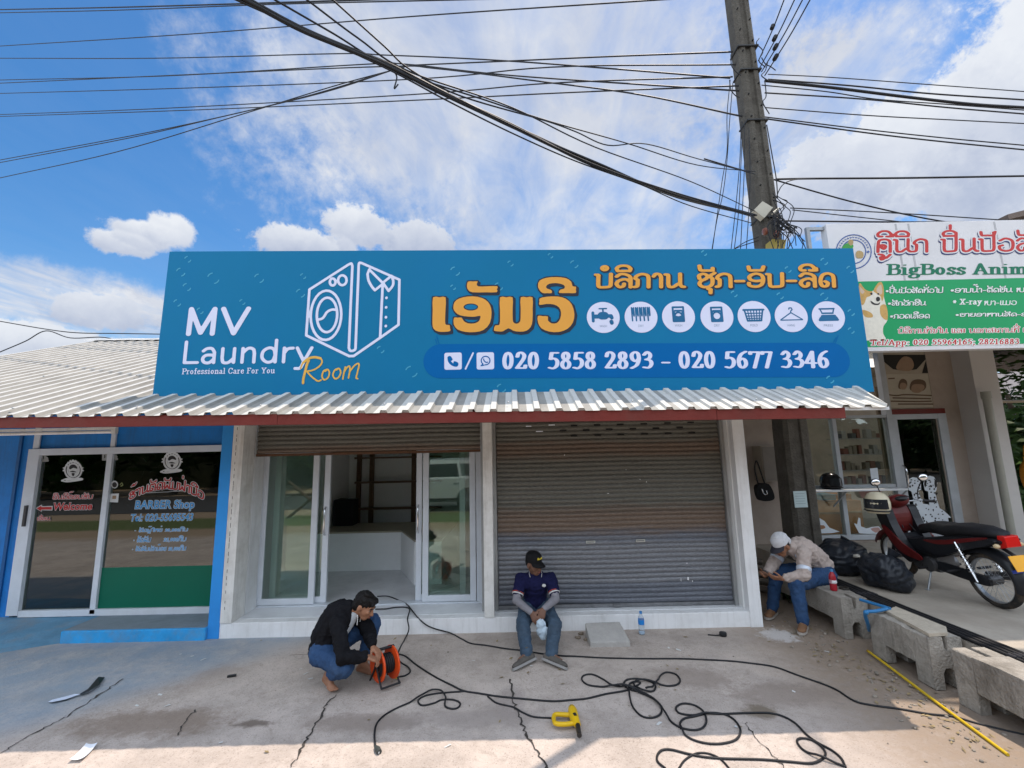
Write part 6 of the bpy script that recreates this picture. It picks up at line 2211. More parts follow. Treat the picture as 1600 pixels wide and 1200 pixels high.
# black pipes and blue elbow behind the blocks
for i in range(4):
    x = 3.815 + i * .047
    t = thing('water_hose', ('black pipe closest to the drain blocks', 'second black pipe from the drain blocks', 'third black pipe from the drain blocks', 'black pipe on the yard side of the bundle')[i], 'pipe', (x, 4, .39), 0, 'black pipes beside the drain blocks')
    pts = [(x + .006 * math.sin(y * 2.1 + i), y, .392 + .004 * math.sin(y * 3 + i)) for y in np.arange(6.2, -1.1, -.3)]
    MB().tube(pts, .017, 8).build('pipe_run', BLACK, t)
    mb = MB()
    for y in (5.2, 3.7, 2.4):
        mb.cyl((x + .006 * math.sin(y * 2.1 + i), y - .03, .392), (x + .006 * math.sin(y * 2.1 + i), y + .03, .392), .021, n=8)
    mb.build('coupling', mat('dark_coupling', (.03, .03, .035), .4), t)
bp_ = thing('pipe_elbow', 'bright blue plastic water pipe with an elbow between two drain blocks', 'pipe', (3.6, 4.9, .3))
BPI = mat('bright_blue_pvc', (.03, .17, .38), .4, var=.08)
p0, p1, p2, p3 = UZ(1344, 937, .45), UZ(1391, 951, .45), UZ(1352, 955, .45), UX(1358, 973, 3.55)
mb = MB()
mb.tube([p0, p1], .015, 10)
mb.build('pipe_run', BPI, bp_)
mb = MB()
mb.tube(catmull([UZ(1386, 951, .452), UZ(1368, 955, .452), UZ(1354, 956, .45), UZ(1352, 962, .40), UZ(1356, 975, .30), UZ(1358, 985, .2)], 5), .016, 10)
mb.build('pipe_drop', BPI, bp_)
MB().ell(UZ(1353, 957, .447), (.022, .022, .022)).build('elbow_joint', BPI, bp_)
yr = thing('yellow_rod', 'long yellow rod lying on the earth along the drain blocks', 'rod', UZ(1460, 1090, 0))
a, b2 = UZ(1356, 1017, .02), UZ(1575, 1180, .015)
YEL = mat('yellow_plastic', (.62, .42, .02), .4, var=.1)
MB().tube([a.lerp(b2, i / 8) + Vector((0, 0, .002 * math.sin(i))) for i in range(9)], .011, 8).build('rod_body', YEL, yr)
MB().cyl(a, a.lerp(b2, .012), .0135, n=8).build('end_cap', mat('rod_cap', (.35, .2, .02), .5), yr)

# black bags heaped behind the bench
from mathutils import noise as mnoise


def lump(c, r, seed, amp=.12, n=72, m=48, flat=0.0):
    rr = random.Random(seed)
    ks = [(Vector((rr.gauss(0, 1), rr.gauss(0, 1), rr.gauss(0, 1))) * rr.uniform(1.5, 5), rr.uniform(0, 6)) for _ in range(10)]
    mb = MB().ell((0, 0, 0), (1, 1, 1), n=n, m=m)
    out = []
    for p in mb.v:
        v = Vector(p)
        d = sum(math.sin(k.dot(v) + f) / (1 + k.length * .35) for k, f in ks) * amp
        w_ = v * 2.3 + Vector((seed * 3.1, seed, 0))
        d += (mnoise.ridged_multi_fractal(w_, 1.0, 2.1, 4, 1.0, 2.0) - 1.1) * .055
        d += abs(math.sin(7 * v.x + 3 * math.sin(4 * v.y))) * .07 + abs(math.sin(9 * v.z + 4 * v.x * v.y)) * .05
        v = v * (1 + d)
        q = Vector((v.x * r[0], v.y * r[1], v.z * r[2])) + Vector(c)
        q.z = max(q.z, c[2] - r[2] * .92)
        out.append(tuple(q))
    mb.v = out
    return mb


TARP = mat('black_tarp', (.016, .019, .025), .4, var=.35, bump=1.0, bscale=9)
for i, (c, r, lab) in enumerate((((4.28, 6.15, .56), (.34, .32, .20), 'big black sack slumped against the concrete pole behind the bench'),
                                 ((4.30, 5.42, .57), (.19, .22, .19), 'smaller black sack in front of the motorcycle wheel'))):
    t = thing('sack', lab, 'sack', (c[0], c[1], .38), .2, 'black sacks behind the bench')
    lump(c, r, 5 + i).build('sack_body', TARP, t, smooth=True)
    mb = MB()
    mb.cyl((c[0] + .05, c[1] - .02, c[2] + r[2] * .8), (c[0] + .10, c[1] - .05, c[2] + r[2] * 1.25), .03, .07, 10)
    mb.build('knot', TARP, t)
ck = thing('paper_scrap', 'crumpled pale scrap lying on the black sacks', 'scrap', UY(1338, 868, 5.95))
lump(UY(1338, 869, 5.85), (.04, .035, .02), 3, .25, 12, 8).build('scrap_body', mat('scrap_beige', (.45, .42, .36), .8), ck)

# bottle and small things on the bench
c = UZ(1303, 923, .41)
rb = thing('soda_bottle', 'red plastic drink bottle with blue cap standing on the bench block', 'bottle', (c.x, c.y, .411))
REDP = mat('red_drink', (.35, .02, .03), .2, var=.1)
MB().lathe([(.0, .0), (.032, .0), (.036, .012), (.035, .06), (.033, .075), (.036, .09), (.036, .14), (.03, .17), (.016, .195), (.0135, .205)], (c.x, c.y, .412), None, 18).build('bottle_body', REDP, rb)
MB().lathe([(.0155, .0), (.0155, .022), (.0, .022)], (c.x, c.y, .6165), None, 14).build('cap', mat('blue_cap', (.06, .22, .42), .4), rb)
MB().lathe([(.0372, .08), (.0372, .118)], (c.x, c.y, .412), None, 18).build('label', mat('pink_label', (.5, .3, .33), .5), rb)
mb = MB()
for i in range(6):
    a = rad(230 + i * 14)
    mb.ell((c.x + .0372 * math.cos(a), c.y + .0372 * math.sin(a), .412 + .1), (.006, .006, .017), n=6, m=5)
mb.build('label_mark', WHITE, rb)
c = UZ(1319, 921, .41)
at = thing('ashtray', 'small dark round tray beside the red bottle on the bench', 'tray', (c.x, c.y, .411))
MB().lathe([(0, .004), (.03, .004), (.04, .02), (.048, .02), (.05, .0), (0, .0)], (c.x, c.y, .412), None, 18).build('tray_body', mat('dark_tray', (.03, .025, .02), .4), at)
MB().lathe([(0, .002), (.026, .002)], (c.x, c.y, .4165), None, 14).build('ash', mat('ash_grey', (.3, .3, .3), .9), at)
# drinking water bottle by the white step
c = UZ(1003, 991, 0)
wb = thing('water_bottle', 'clear water bottle with blue label standing by the white step', 'bottle', (c.x, c.y, 0))
PET = mat('clear_plastic', (.75, .82, .88), .1, var=.02)
_pb = PET.node_tree.nodes['Principled BSDF']
_pb.inputs['Transmission Weight'].default_value = .85
_pb.inputs['IOR'].default_value = 1.2
z0 = gz(c.x, c.y) + .002
MB().lathe([(.0, .0), (.030, .0), (.034, .012), (.033, .06), (.0335, .15), (.030, .175), (.015, .205), (.0135, .215)], (c.x, c.y, z0), None, 20).build('bottle_body', PET, wb)
MB().lathe([(.0346, .105), (.0346, .155)], (c.x, c.y, z0), None, 20).build('label', mat('water_label', (.02, .22, .62), .4), wb)
MB().lathe([(.0155, .0), (.0155, .024), (.0, .024)], (c.x, c.y, z0 + .215), None, 14).build('cap', mat('cap_blue', (.03, .2, .5), .4), wb)
MB().lathe([(0, .004), (.031, .004), (.031, .03), (0, .03)], (c.x, c.y, z0), None, 16).build('water', mat('water_tint', (.55, .68, .8), .1), wb)
# loose concrete wedge used as a step
cw = thing('concrete_ramp', 'loose concrete slab leaning as a small ramp on the white step', 'slab', (1.15, 5.2, 0))
q = [UZ(914, 973, .15), UZ(968, 971, .15), UZ(985, 1002, .06), UZ(922, 1003, .06)]
q = [Vector((p.x, min(p.y, 5.425), p.z)) for p in q]
g = [Vector((p.x, p.y, -.01)) for p in q]
MB().add(q + g, [(0, 1, 2, 3), (4, 7, 6, 5), (0, 4, 5, 1), (1, 5, 6, 2), (2, 6, 7, 3), (3, 7, 4, 0)]).build('slab_body', mat('ramp_concrete', (.40, .38, .355), .9, var=.15, scale=7, bump=.5), cw, bevel=.012)
rnd3 = random.Random(3)
for i in range(3):
    p = UG((908, 903, 916)[i], (992, 998, 1001)[i])
    t = thing('brick_chip', ('brown chip of rubble at the left foot of the concrete ramp', 'paler chip of rubble left of the concrete ramp', 'small flat chip of rubble under the ramp edge')[i], 'rubble', (p.x, p.y, 0), 0, 'rubble chips by the ramp')
    lump((p.x, p.y, .012), (.03, .02, .014), i, .25, 10, 7).build('chip_body', mat('rubble_brown', (.25, .2, .15), .9), t)
# tape measure
c = UG(1130, 994)
tm = thing('tape_measure', 'small black tape measure with its strap on the ground', 'tape measure', (c.x, c.y, 0))
MB().lathe([(0, 0), (.034, 0), (.038, .008), (.038, .03), (.034, .038), (0, .038)], (c.x, c.y, .003), None, 18).build('case', BLACK, tm)
a = UG(1106, 992, .004)
mb = MB()
mb.tube(catmull([(c.x - .03, c.y, .012), (c.x - .08, c.y + .005, .008), (a.x, a.y, .006)], 4), .007, 6)
mb.build('strap', BLACK, tm)
# little dark remote and scraps of paper
c = UG(362, 1058)
rt = thing('remote', 'small black remote lying on the grey concrete at the left', 'remote', (c.x, c.y, 0))
MB().obox((c.x, c.y, .012 + gz(c.x, c.y)), (.075, .026, .016), Matrix.Rotation(rad(18), 3, 'Z')).build('remote_body', mat('remote_black', (.02, .02, .02), .5), rt, bevel=.004)
MB().obox((c.x, c.y, .0215 + gz(c.x, c.y)), (.05, .014, .002), Matrix.Rotation(rad(18), 3, 'Z')).build('buttons', mat('button_grey', (.08, .08, .08), .6), rt)


def sheet(pts, h=.006, curl=0.0):
    q = [UG(*p, h) for p in pts]
    n = 8
    vs = []
    for i in range(n + 1):
        for j in range(n + 1):
            s, t = i / n, j / n
            p = q[0] * (1 - s) * (1 - t) + q[1] * s * (1 - t) + q[2] * s * t + q[3] * (1 - s) * t
            vs.append((p.x, p.y, p.z + curl * ((2 * s - 1) ** 2 * .5 + (2 * t - 1) ** 2 * .7)))
    mb = MB().add(vs, [(i * (n + 1) + j, (i + 1) * (n + 1) + j, (i + 1) * (n + 1) + j + 1, i * (n + 1) + j + 1) for i in range(n) for j in range(n)], True)
    return mb


one('paper_sheet', sheet([(134, 1166), (152, 1165), (128, 1190), (108, 1191)], .006, .018), mat('white_paper', (.72, .74, .78), .7, var=.03), 'white slip of paper on the sunlit edge at the lower left', 'paper')
vs_ = thing('vinyl_scrap', 'curled strip of black backed white vinyl on the blue grey concrete', 'scrap', UG(120, 1078))
zA = zm(0, 960, 3.2)
k_ = zA((400, 396), (440, 372), (492, 312), (524, 314), (496, 352), (440, 386), (400, 404))
mb = MB()
q = [UG(*p, .008 + .02 * abs(math.sin(i))) for i, p in enumerate(k_)]
mb.add(q, [(0, 1, 2, 3, 4, 5, 6)])
mb.build('dark_side', mat('vinyl_black', (.012, .012, .014), .3), vs_)
k_ = zA((240, 437), (262, 426), (320, 412), (372, 398), (400, 398), (380, 406), (330, 424), (262, 438))
q = [UG(*p, .012 + .01 * abs(math.sin(i * 2))) for i, p in enumerate(k_)]
MB().add(q, [tuple(range(8))]).build('white_side', mat('vinyl_white', (.6, .66, .78), .4), vs_)
k_ = zA((240, 440), (262, 440), (330, 427), (385, 408), (372, 412), (330, 430))
MB().add([UG(*p, .007) for p in k_], [tuple(range(6))]).build('curled_edge', mat('vinyl_black', (.012, .012, .014)), vs_)

# ------------------------------------------------------------------ heat gun
hg = thing('heat_gun', 'yellow heat gun with a looped handle lying on the concrete', 'heat gun', UG(888, 1128))
zB = zm(460, 900, 3.4783)
GY = mat('tool_yellow', (.68, .42, .01), .38, var=.07)
b0, b1, b2, b3 = (UG(*p, h) for p, h in zip(zB((1508, 718), (1522, 775), (1540, 812), (1549, 866)), (.045, .045, .043, .04)))
mb = MB()
d = (b1 - b0).normalized()
mb.tube([b0 - d * .004, b0, b0.lerp(b1, .3), b1, b2], [.02, .028, .036, .036, .024], 14)
mb.build('motor_housing', GY, hg)
MB().tube([b2 + d * .001, b2.lerp(b3, .5), b3], [.019, .017, .018], 12).build('nozzle', mat('burnt_metal', (.06, .055, .05), .4, .7), hg)
mb = MB()
h_ = [UG(*p, .04) for p in zB((1515, 756), (1470, 754), (1425, 752), (1410, 762), (1412, 790), (1424, 803), (1470, 806), (1518, 800))]
mb.tube(catmull(h_, 4), .0165, 10)
mb.build('handle', GY, hg)
sw = UG(*zB((1524, 752))[0], .078)
MB().obox(sw, (.022, .03, .012), Matrix.Rotation(.3, 3, 'Z')).build('switch', BLACK, hg, bevel=.003)
MB().tube([UG(*zB((1412, 776))[0], .038), UG(*zB((1396, 772))[0], .024)], [.011, .007], 8).build('cord_guard', BLACK, hg)

# ------------------------------------------------------------------ cable reel
rc = UG(600, 1070)
reel = thing('cable_reel', 'orange cable reel with black tubular feet held by the crouching man', 'cable reel', (rc.x, rc.y, 0))
ORG = mat('orange_plastic', (.70, .075, .012), .35, var=.06)
ax = Vector((.72, .69, 0)).normalized()
rz_ = .165
C0, C1 = Vector((rc.x - .045, rc.y - .025, rz_)), Vector((rc.x + .05, rc.y + .04, rz_))
RM = ax.to_track_quat('Z', 'Y').to_matrix()


def flange(c, sgn):
    mb = MB()
    mb.lathe([(.052, 0), (.052, .012), (.122, .012), (.13, .02), (.138, .016), (.14, .004), (.138, 0)], c, RM @ Matrix.Rotation(0 if sgn > 0 else math.pi, 3, 'X'), 32)
    return mb


flange(C0, -1).build('flange', ORG, reel)
flange(C1, 1).build('flange', ORG, reel)
MB().cyl(C0 - ax * .006, C1 + ax * .006, .0525, n=24).build('hub', mat('hub_black', (.02, .02, .022), .5), reel)
mb = MB()
for i in range(6):
    c = C0.lerp(C1, .1 + .8 * i / 5)
    mb.tube([c + RM @ Vector((.075 * math.cos(t), .075 * math.sin(t), 0)) for t in (2 * math.pi * k / 24 for k in range(24))], .009, 6, closed=True)
mb.build('wound_cable', BLACK, reel)
mb = MB()
secp = [(0.052, rad(a)) for a in range(20, 100, 10)]
o_ = C0 - ax * .0135
mb.add([o_ + RM @ Vector((.056 * math.cos(t), .056 * math.sin(t), 0)) for t in (rad(150 + 10 * k) for k in range(11))] + [o_ + RM @ Vector((.098 * math.cos(t), .098 * math.sin(t), 0)) for t in (rad(150 + 10 * k) for k in range(11))],
       [(k, k + 1, 12 + k, 11 + k) for k in range(10)])
mb.build('recess', mat('hub_black', (.02, .02, .022)), reel)
side_ = Vector((-ax.y, ax.x, 0))
for s, c in ((-1, C0 - ax * .025), (1, C1 + ax * .025)):
    mb = MB()
    mb.tube(catmull([c + side_ * .11 + Vector((0, 0, -.145)), c + side_ * .10 + Vector((0, 0, -.14)), c + side_ * .02 + Vector((0, 0, -.02)), c + Vector((0, 0, .06)), c + Vector((0, 0, .13))], 4), .009, 8)
    mb.tube(catmull([c - side_ * .12 + Vector((0, 0, -.145)), c - side_ * .10 + Vector((0, 0, -.14)), c - side_ * .02 + Vector((0, 0, -.02)), c + Vector((0, 0, .02))], 4), .009, 8)
    mb.build('foot_frame', BLACK, reel)
MB().tube([C0 - ax * .025 + Vector((0, 0, .13)), C1 + ax * .025 + Vector((0, 0, .13))], .013, 10).build('grip', BLACK, reel)
MB().tube([C0 - ax * .025 - side_ * .12 + Vector((0, 0, -.145)), C1 + ax * .025 - side_ * .12 + Vector((0, 0, -.145))], .009, 8).build('foot_bar', BLACK, reel)
pg = UG(620, 1058, .03)
MB().obox(pg, (.035, .025, .02), Matrix.Rotation(.3, 3, 'Z')).build('yellow_plug', YEL, reel, bevel=.004)

# ------------------------------------------------------------------ cables on the ground
zC = zm(860, 940, 3.4783)
zR = zm(1160, 800, 3.4295)


def cord(name, label, pts, r=.0074, grp='black power cords on the concrete', heights=None, lift=None):
    q = []
    for i, p in enumerate(pts):
        g = UZ(*p, .176)
        if g.y > 5.46 and p[1] < 985:
            q.append(Vector((g.x, g.y, .18)))
        else:
            w = UG(*p, r)
            if w.y > 5.40:
                w = Vector((UY(*p, 5.40).x, 5.40, max(UY(*p, 5.40).z, r)))
            q.append(w)
    c = catmull(q, 6)
    # where the line crosses itself the later run lies on top
    out, seen = [], {}
    for i, v in enumerate(c):
        key = (round(v.x / .03), round(v.y / .03))
        k = max([seen[(key[0] + a, key[1] + b)][1] + 1 for a in (-1, 0, 1) for b in (-1, 0, 1) if (key[0] + a, key[1] + b) in seen and i - seen[(key[0] + a, key[1] + b)][0] > 14] or [0])
        k = min(k, 2)
        seen.setdefault(key, (i, k))
        out.append(v + Vector((0, 0, 2 * r * k)))
    for _ in range(3):
        zz = [v.z for v in out]
        for i in range(1, len(out) - 1):
            out[i].z = (zz[i - 1] + zz[i] + zz[i + 1]) / 3
    mb = MB()
    mb.tube(out, r, 8)
    return one(name, mb, BLACK, label, 'cord', grp)


cord('power_cord', 'black cord running from the shop door across the floor to the right edge', zB((450, 112), (510, 112), (570, 135), (610, 155), (640, 190), (665, 220), (710, 262), (760, 285), (850, 312), (910, 342), (960, 366), (1050, 378), (1150, 395), (1240, 405), (1330, 420), (1450, 433), (1540, 437))
     + zC((300, 306), (500, 310), (700, 310), (850, 316), (980, 323), (1100, 336), (1220, 355), (1350, 402), (1480, 447), (1560, 482)) + zR((600, 1012), (700, 1036), (850, 1056), (1000, 1082), (1130, 1096), (1250, 1130), (1400, 1168), (1520, 1195)))
cord('power_cord', 'black cord leaving the shop and hanging down to the orange reel plug', zB((440, 182), (500, 180), (550, 172), (605, 172), (626, 186), (615, 230), (622, 290), (602, 340), (572, 395), (560, 440), (580, 470), (615, 492), (630, 518), (605, 540), (568, 548)))
cord('power_cord', 'long black cord from the reel into the tangled loops in the middle', zB((530, 432), (570, 425), (612, 441), (660, 480), (760, 545), (860, 596), (920, 624), (1000, 637), (1100, 653), (1250, 668), (1400, 680), (1500, 674))
     + zC((200, 526), (300, 502), (400, 485), (440, 470), (480, 450), (487, 437), (450, 436), (428, 462), (432, 520), (450, 575), (490, 618), (540, 632), (590, 618), (605, 585), (580, 542), (520, 508), (440, 482), (380, 462), (330, 450), (280, 418), (225, 395), (180, 402), (172, 426), (205, 452), (270, 462), (340, 464),
          (400, 470), (470, 490), (540, 522), (590, 562), (625, 612), (660, 655), (710, 685), (780, 698), (830, 684), (848, 645), (830, 595), (780, 562), (720, 554), (683, 575), (700, 605), (770, 617), (850, 612), (950, 610), (1050, 606), (1180, 605), (1260, 622), (1330, 660), (1390, 720), (1450, 765), (1530, 808), (1580, 850), (1600, 890)))
cord('power_cord', 'black cord making the round loops above the yellow heat gun', zC((500, 488), (440, 480), (402, 455), (410, 428), (460, 418), (530, 428), (570, 455), (560, 485), (510, 490), (470, 470), (455, 440), (510, 432), (580, 448), (640, 458), (690, 450), (705, 425), (680, 394), (630, 384), (595, 405), (586, 440), (560, 470), (520, 490)))
cord('power_cord', 'black cord making the wide ring on the shadow edge', zC((710, 690), (705, 660), (730, 635), (790, 622), (870, 604), (950, 614), (1005, 648), (1033, 700), (1010, 748), (940, 770), (860, 771), (780, 752), (730, 722), (708, 684)))
cord('power_cord', 'black cord looping in the sunlight at the bottom right', zC((625, 906), (585, 872), (580, 838), (605, 808), (655, 804), (740, 825), (830, 843), (950, 853), (1150, 858), (1300, 870), (1420, 878), (1480, 852), (1495, 822), (1470, 785), (1420, 752), (1365, 742), (1340, 758), (1368, 800), (1430, 836), (1500, 862), (1610, 898)))
cord('power_cord', 'thin black cord arching out of the bottom edge of the picture', zC((695, 912), (730, 862), (790, 826), (850, 824), (910, 846), (950, 880), (985, 925)), .0062)
cord('power_cord', 'black cord of the yellow heat gun', zB((1050, 654), (1100, 690), (1190, 713), (1240, 741), (1300, 765), (1396, 772)), .0065)
cord('power_cord', 'black cord with a plug ending on the sunlit strip', zB((925, 626), (830, 633), (760, 640), (700, 655), (672, 680), (695, 703), (760, 690), (800, 673), (860, 672), (900, 690), (888, 716), (850, 721), (818, 704), (822, 662), (795, 630), (745, 628), (700, 650), (640, 682), (560, 716), (490, 756), (447, 802), (435, 860), (440, 928)), .007)
c = UG(*zB((456, 944))[0], .014)
pl_ = thing('plug', 'dark plug at the end of a cord on the sunlit strip', 'plug', (c.x, c.y, 0))
MB().tube([UG(*zB((440, 926))[0], .012), UG(*zB((452, 942))[0], .016), UG(*zB((462, 958))[0], .014)], [.01, .02, .018], 10).build('plug_body', mat('plug_grey', (.05, .055, .05), .5), pl_)
MB().tube([UG(*zB((460, 956))[0], .016), UG(*zB((458, 966))[0], .01)], .005, 6).build('pins', STEEL, pl_)

# ------------------------------------------------------------------ motorcycle parked in the yard, nose to the window
moto = thing('motorcycle', 'red and black underbone motorcycle parked with its rear to the street', 'motorcycle', (4.905, 5.345, .38), rad(87.8))
ML = _W[moto]
LEANM = Matrix.Rotation(rad(-5), 4, 'X')


def mk(mb, name, m, par=None, **k):
    mb.xf(LEANM)
    return mb.build(name, m, par or moto, local=True, **k)


BRED_ = mat('bike_red', (.11, .007, .008), .4, var=.2, scale=9, dirt=(.06, .04, .03), damt=.5)
BBLK = mat('bike_black_plastic', (.014, .015, .018), .35, var=.1)
TYRE = mat('tyre_rubber', (.022, .021, .02), .85, var=.2, dirt=(.15, .11, .08), dscale=6, damt=.7)
ENG = mat('engine_metal', (.12, .12, .125), .45, .6, var=.3, dirt=(.05, .04, .035), damt=.7)
RY = Matrix.Rotation(math.pi / 2, 3, 'X')
for x in (-.625, .625):
    r0, tw_ = .285, .042
    mb = MB()
    prof = [(r0 - .055, -tw_ * .7), (r0 - .03, -tw_), (r0 - .006, -tw_ * .6), (r0, 0), (r0 - .006, tw_ * .6), (r0 - .03, tw_), (r0 - .055, tw_ * .7), (r0 - .055, -tw_ * .7)]
    n = 40
    vs, fs = [], []
    for i in range(n):
        t = 2 * math.pi * i / n
        vs += [(x + r * math.cos(t), d, .285 + r * math.sin(t)) for r, d in prof[:-1]]
    k = len(prof) - 1
    fs = [(i * k + j, i * k + (j + 1) % k, ((i + 1) % n) * k + (j + 1) % k, ((i + 1) % n) * k + j) for i in range(n) for j in range(k)]
    mb.add(vs, fs, True)
    wh = mk(mb, 'wheel', TYRE)
    mb = MB()
    mb.lathe([(.222, -.026), (.236, -.03), (.236, .03), (.222, .026), (.222, -.026)], (x, 0, .285), RY, 36)
    mk(mb, 'rim', STEEL, wh)
    mb = MB()
    for i in range(28):
        t = 2 * math.pi * i / 28
        t2 = t + (.35 if i % 2 else -.35)
        s = .03 if i % 4 < 2 else -.03
        mb.tube([(x + .045 * math.cos(t2), s, .285 + .045 * math.sin(t2)), (x + .224 * math.cos(t), 0, .285 + .224 * math.sin(t))], .0022, 4)
    mk(mb, 'spokes', STEEL, wh)
    mb = MB()
    mb.cyl((x, -.06, .285), (x, .06, .285), .05, n=16)
    mb.cyl((x, -.085, .285), (x, .085, .285), .014, n=8)
    mk(mb, 'hub', ENG, wh)
mb = MB()
for s in (-.075, .075):
    mb.tube([(.625, s, .285), (.52, s, .56), (.46, s, .74)], [.02, .022, .026], 10)
mk(mb, 'fork', BBLK)
# front mudguard
def arc_guard(x, r, a0, a1, w, z=.285, n=14, drop=.05):
    mb = MB()
    vs = []
    for i in range(n + 1):
        t = rad(a0 + (a1 - a0) * i / n)
        for y, dr in ((-w, -drop), (-w * .85, 0), (0, .012), (w * .85, 0), (w, -drop)):
            vs.append((x + (r + dr) * math.cos(t), y, z + (r + dr) * math.sin(t)))
    mb.add(vs, [(i * 5 + j, i * 5 + j + 1, i * 5 + 6 + j, i * 5 + 5 + j) for i in range(n) for j in range(4)], True)
    return mb


mk(arc_guard(.625, .325, 20, 150, .075), 'front_mudguard', BRED_)
mk(arc_guard(-.625, .335, 35, 190, .07), 'rear_mudguard', BBLK)


def side_panel(pts, y0, y1, m, name, rnd_=.012, par=None):
    mb = MB()
    p = smooth_poly(pts, 4)
    mb.prism(p, lambda x, z: (x, y0, z), lambda x, z: (x, y1, z))
    return mk(mb, name, m, par, bevel=rnd_)


side_panel([(.50, .93), (.58, .84), (.50, .62), (.38, .42), (.20, .30), (.14, .36), (.26, .52), (.36, .72), (.42, .92)], .11, .21, BBLK, 'leg_shield')
side_panel([(.50, .93), (.58, .84), (.50, .62), (.38, .42), (.20, .30), (.14, .36), (.26, .52), (.36, .72), (.42, .92)], -.21, -.11, BBLK, 'leg_shield')
side_panel([(.47, .96), (.60, .86), (.54, .68), (.46, .60), (.40, .80)], -.109, .109, BRED_, 'front_cowl')
side_panel([(.46, .70), (.50, .66), (.30, .42), (.02, .36), (.0, .42), (.22, .52)], .211, .228, BRED_, 'red_trim')
side_panel([(.46, .70), (.50, .66), (.30, .42), (.02, .36), (.0, .42), (.22, .52)], -.228, -.211, BRED_, 'red_trim')
side_panel([(.40, .60), (.36, .40), (.10, .36), (-.2, .44), (-.5, .58), (-.86, .70), (-.84, .76), (-.4, .72), (.0, .62), (.28, .56)], -.10, .10, BBLK, 'body')
side_panel([(.05, .60), (.0, .48), (-.2, .46), (-.5, .58), (-.86, .72), (-.80, .76), (-.4, .70)], .101, .135, BBLK, 'side_cover')
side_panel([(.05, .60), (.0, .48), (-.2, .46), (-.5, .58), (-.86, .72), (-.80, .76), (-.4, .70)], -.135, -.101, BBLK, 'side_cover')
side_panel([(.0, .60), (-.3, .655), (-.7, .755), (-.82, .765), (-.5, .66), (-.2, .585)], .1355, .14, BRED_, 'side_stripe', .002)
side_panel([(.0, .60), (-.3, .655), (-.7, .755), (-.82, .765), (-.5, .66), (-.2, .585)], -.14, -.1355, BRED_, 'side_stripe', .002)
mb = MB()
vs = []
prof_s = [(.12, .66, .05, .02), (.08, .72, .10, .05), (-.1, .755, .125, .07), (-.3, .755, .14, .075), (-.45, .79, .135, .07), (-.7, .805, .115, .06), (-.86, .80, .07, .04), (-.90, .79, .03, .02)]
nn = 12
for x, z, w, h in prof_s:
    vs += [(x, w * math.copysign(abs(math.cos(t)) ** .6, math.cos(t)), z + h * math.copysign(abs(math.sin(t)) ** .7, math.sin(t))) for t in (2 * math.pi * i / nn for i in range(nn))]
mb.add(vs, [(i * nn + j, i * nn + (j + 1) % nn, (i + 1) * nn + (j + 1) % nn, (i + 1) * nn + j) for i in range(len(prof_s) - 1) for j in range(nn)], True)
mb.add(vs[:nn], [tuple(range(nn))])
mb.add(vs[-nn:], [tuple(range(nn))])
mk(mb, 'seat', mat('seat_vinyl', (.012, .012, .014), .5, bump=.2, bscale=80))
mb = MB()
mb.obox((.08, 0, .33), (.34, .20, .20))
mb.cyl((.0, -.15, .31), (.0, .15, .31), .085, n=16)
mb.cyl((.18, -.13, .30), (.18, .13, .30), .07, n=16)
mb.tube([(.14, 0, .36), (.33, 0, .40)], [.075, .06], 12)
mk(mb, 'engine', ENG, bevel=.0)
mb = MB()
for i in range(7):
    mb.obox((.165 + i * .022, 0, .37 + i * .005), (.006, .19 - i * .006, .16), Matrix.Rotation(rad(-10), 3, 'Y'))
mk(mb, 'cooling_fins', STEEL)
for cab in ([(.36, .2, 1.0), (.52, .14, 1.04), (.56, .06, .86), (.50, .07, .6), (.60, .09, .32)], [(.36, -.2, 1.0), (.50, -.12, 1.06), (.54, -.05, .9), (.36, -.08, .62)], [(.38, .16, 1.0), (.48, .05, 1.08), (.52, .0, .92), (.40, .03, .66)]):
    mk(MB().tube(catmull(cab, 5), .0055, 5), 'control_cable', BLACK)
for s in (-1, 1):
    mk(MB().tube([(.365, s * .20, 1.01), (.40, s * .27, 1.0), (.37, s * .36, .985)], .006, 6), 'brake_lever', CHROME)
side_panel([(-.05, .36), (-.05, .27), (-.62, .235), (-.68, .285), (-.62, .335)], .075, .105, BBLK, 'chain_case')
mb = MB()
mb.tube(catmull([(.22, -.10, .22), (.05, -.13, .18), (-.3, -.15, .22), (-.45, -.16, .27)], 4), .02, 8)
mb.tube([(-.4, -.16, .26), (-.85, -.17, .36)], [.042, .05], 12)
mk(mb, 'exhaust', ENG)
for s in (-.15, .15):
    mb = MB()
    pts = []
    for i in range(60):
        t = i / 59
        a = t * 2 * math.pi * 8
        pts.append((-.56 + .10 * t + .024 * math.cos(a), s + .024 * math.sin(a), .36 + .26 * t))
    mb.tube(pts, .006, 5)
    mb.tube([(-.60, s, .27), (-.44, s, .66)], .013, 8)
    mk(mb, 'rear_shock', CHROME)
mb = MB()
mb.tube(catmull([(.30, -.34, .98), (.36, -.22, 1.0), (.42, -.08, .99), (.42, .08, .99), (.36, .22, 1.0), (.30, .34, .98)], 5), .011, 8)
hb = mk(mb, 'handlebar', STEEL)
mb = MB()
for s in (-1, 1):
    mb.tube([(.335, s * .25, .995), (.30, s * .35, .98)], .019, 10)
mk(mb, 'grips', BLACK, hb)
mb = MB()
mb.ell((.46, 0, 1.0), (.13, .15, .085), Matrix.Rotation(rad(25), 3, 'Y'))
mk(mb, 'head_cowl', BRED_)
mb = MB()
mb.ell((.545, 0, .97), (.05, .10, .06))
mk(mb, 'headlight', mat('lamp_lens', (.6, .6, .62), .1))
mb = MB()
mb.ell((.37, 0, 1.045), (.06, .085, .035))
mk(mb, 'dashboard', BBLK)
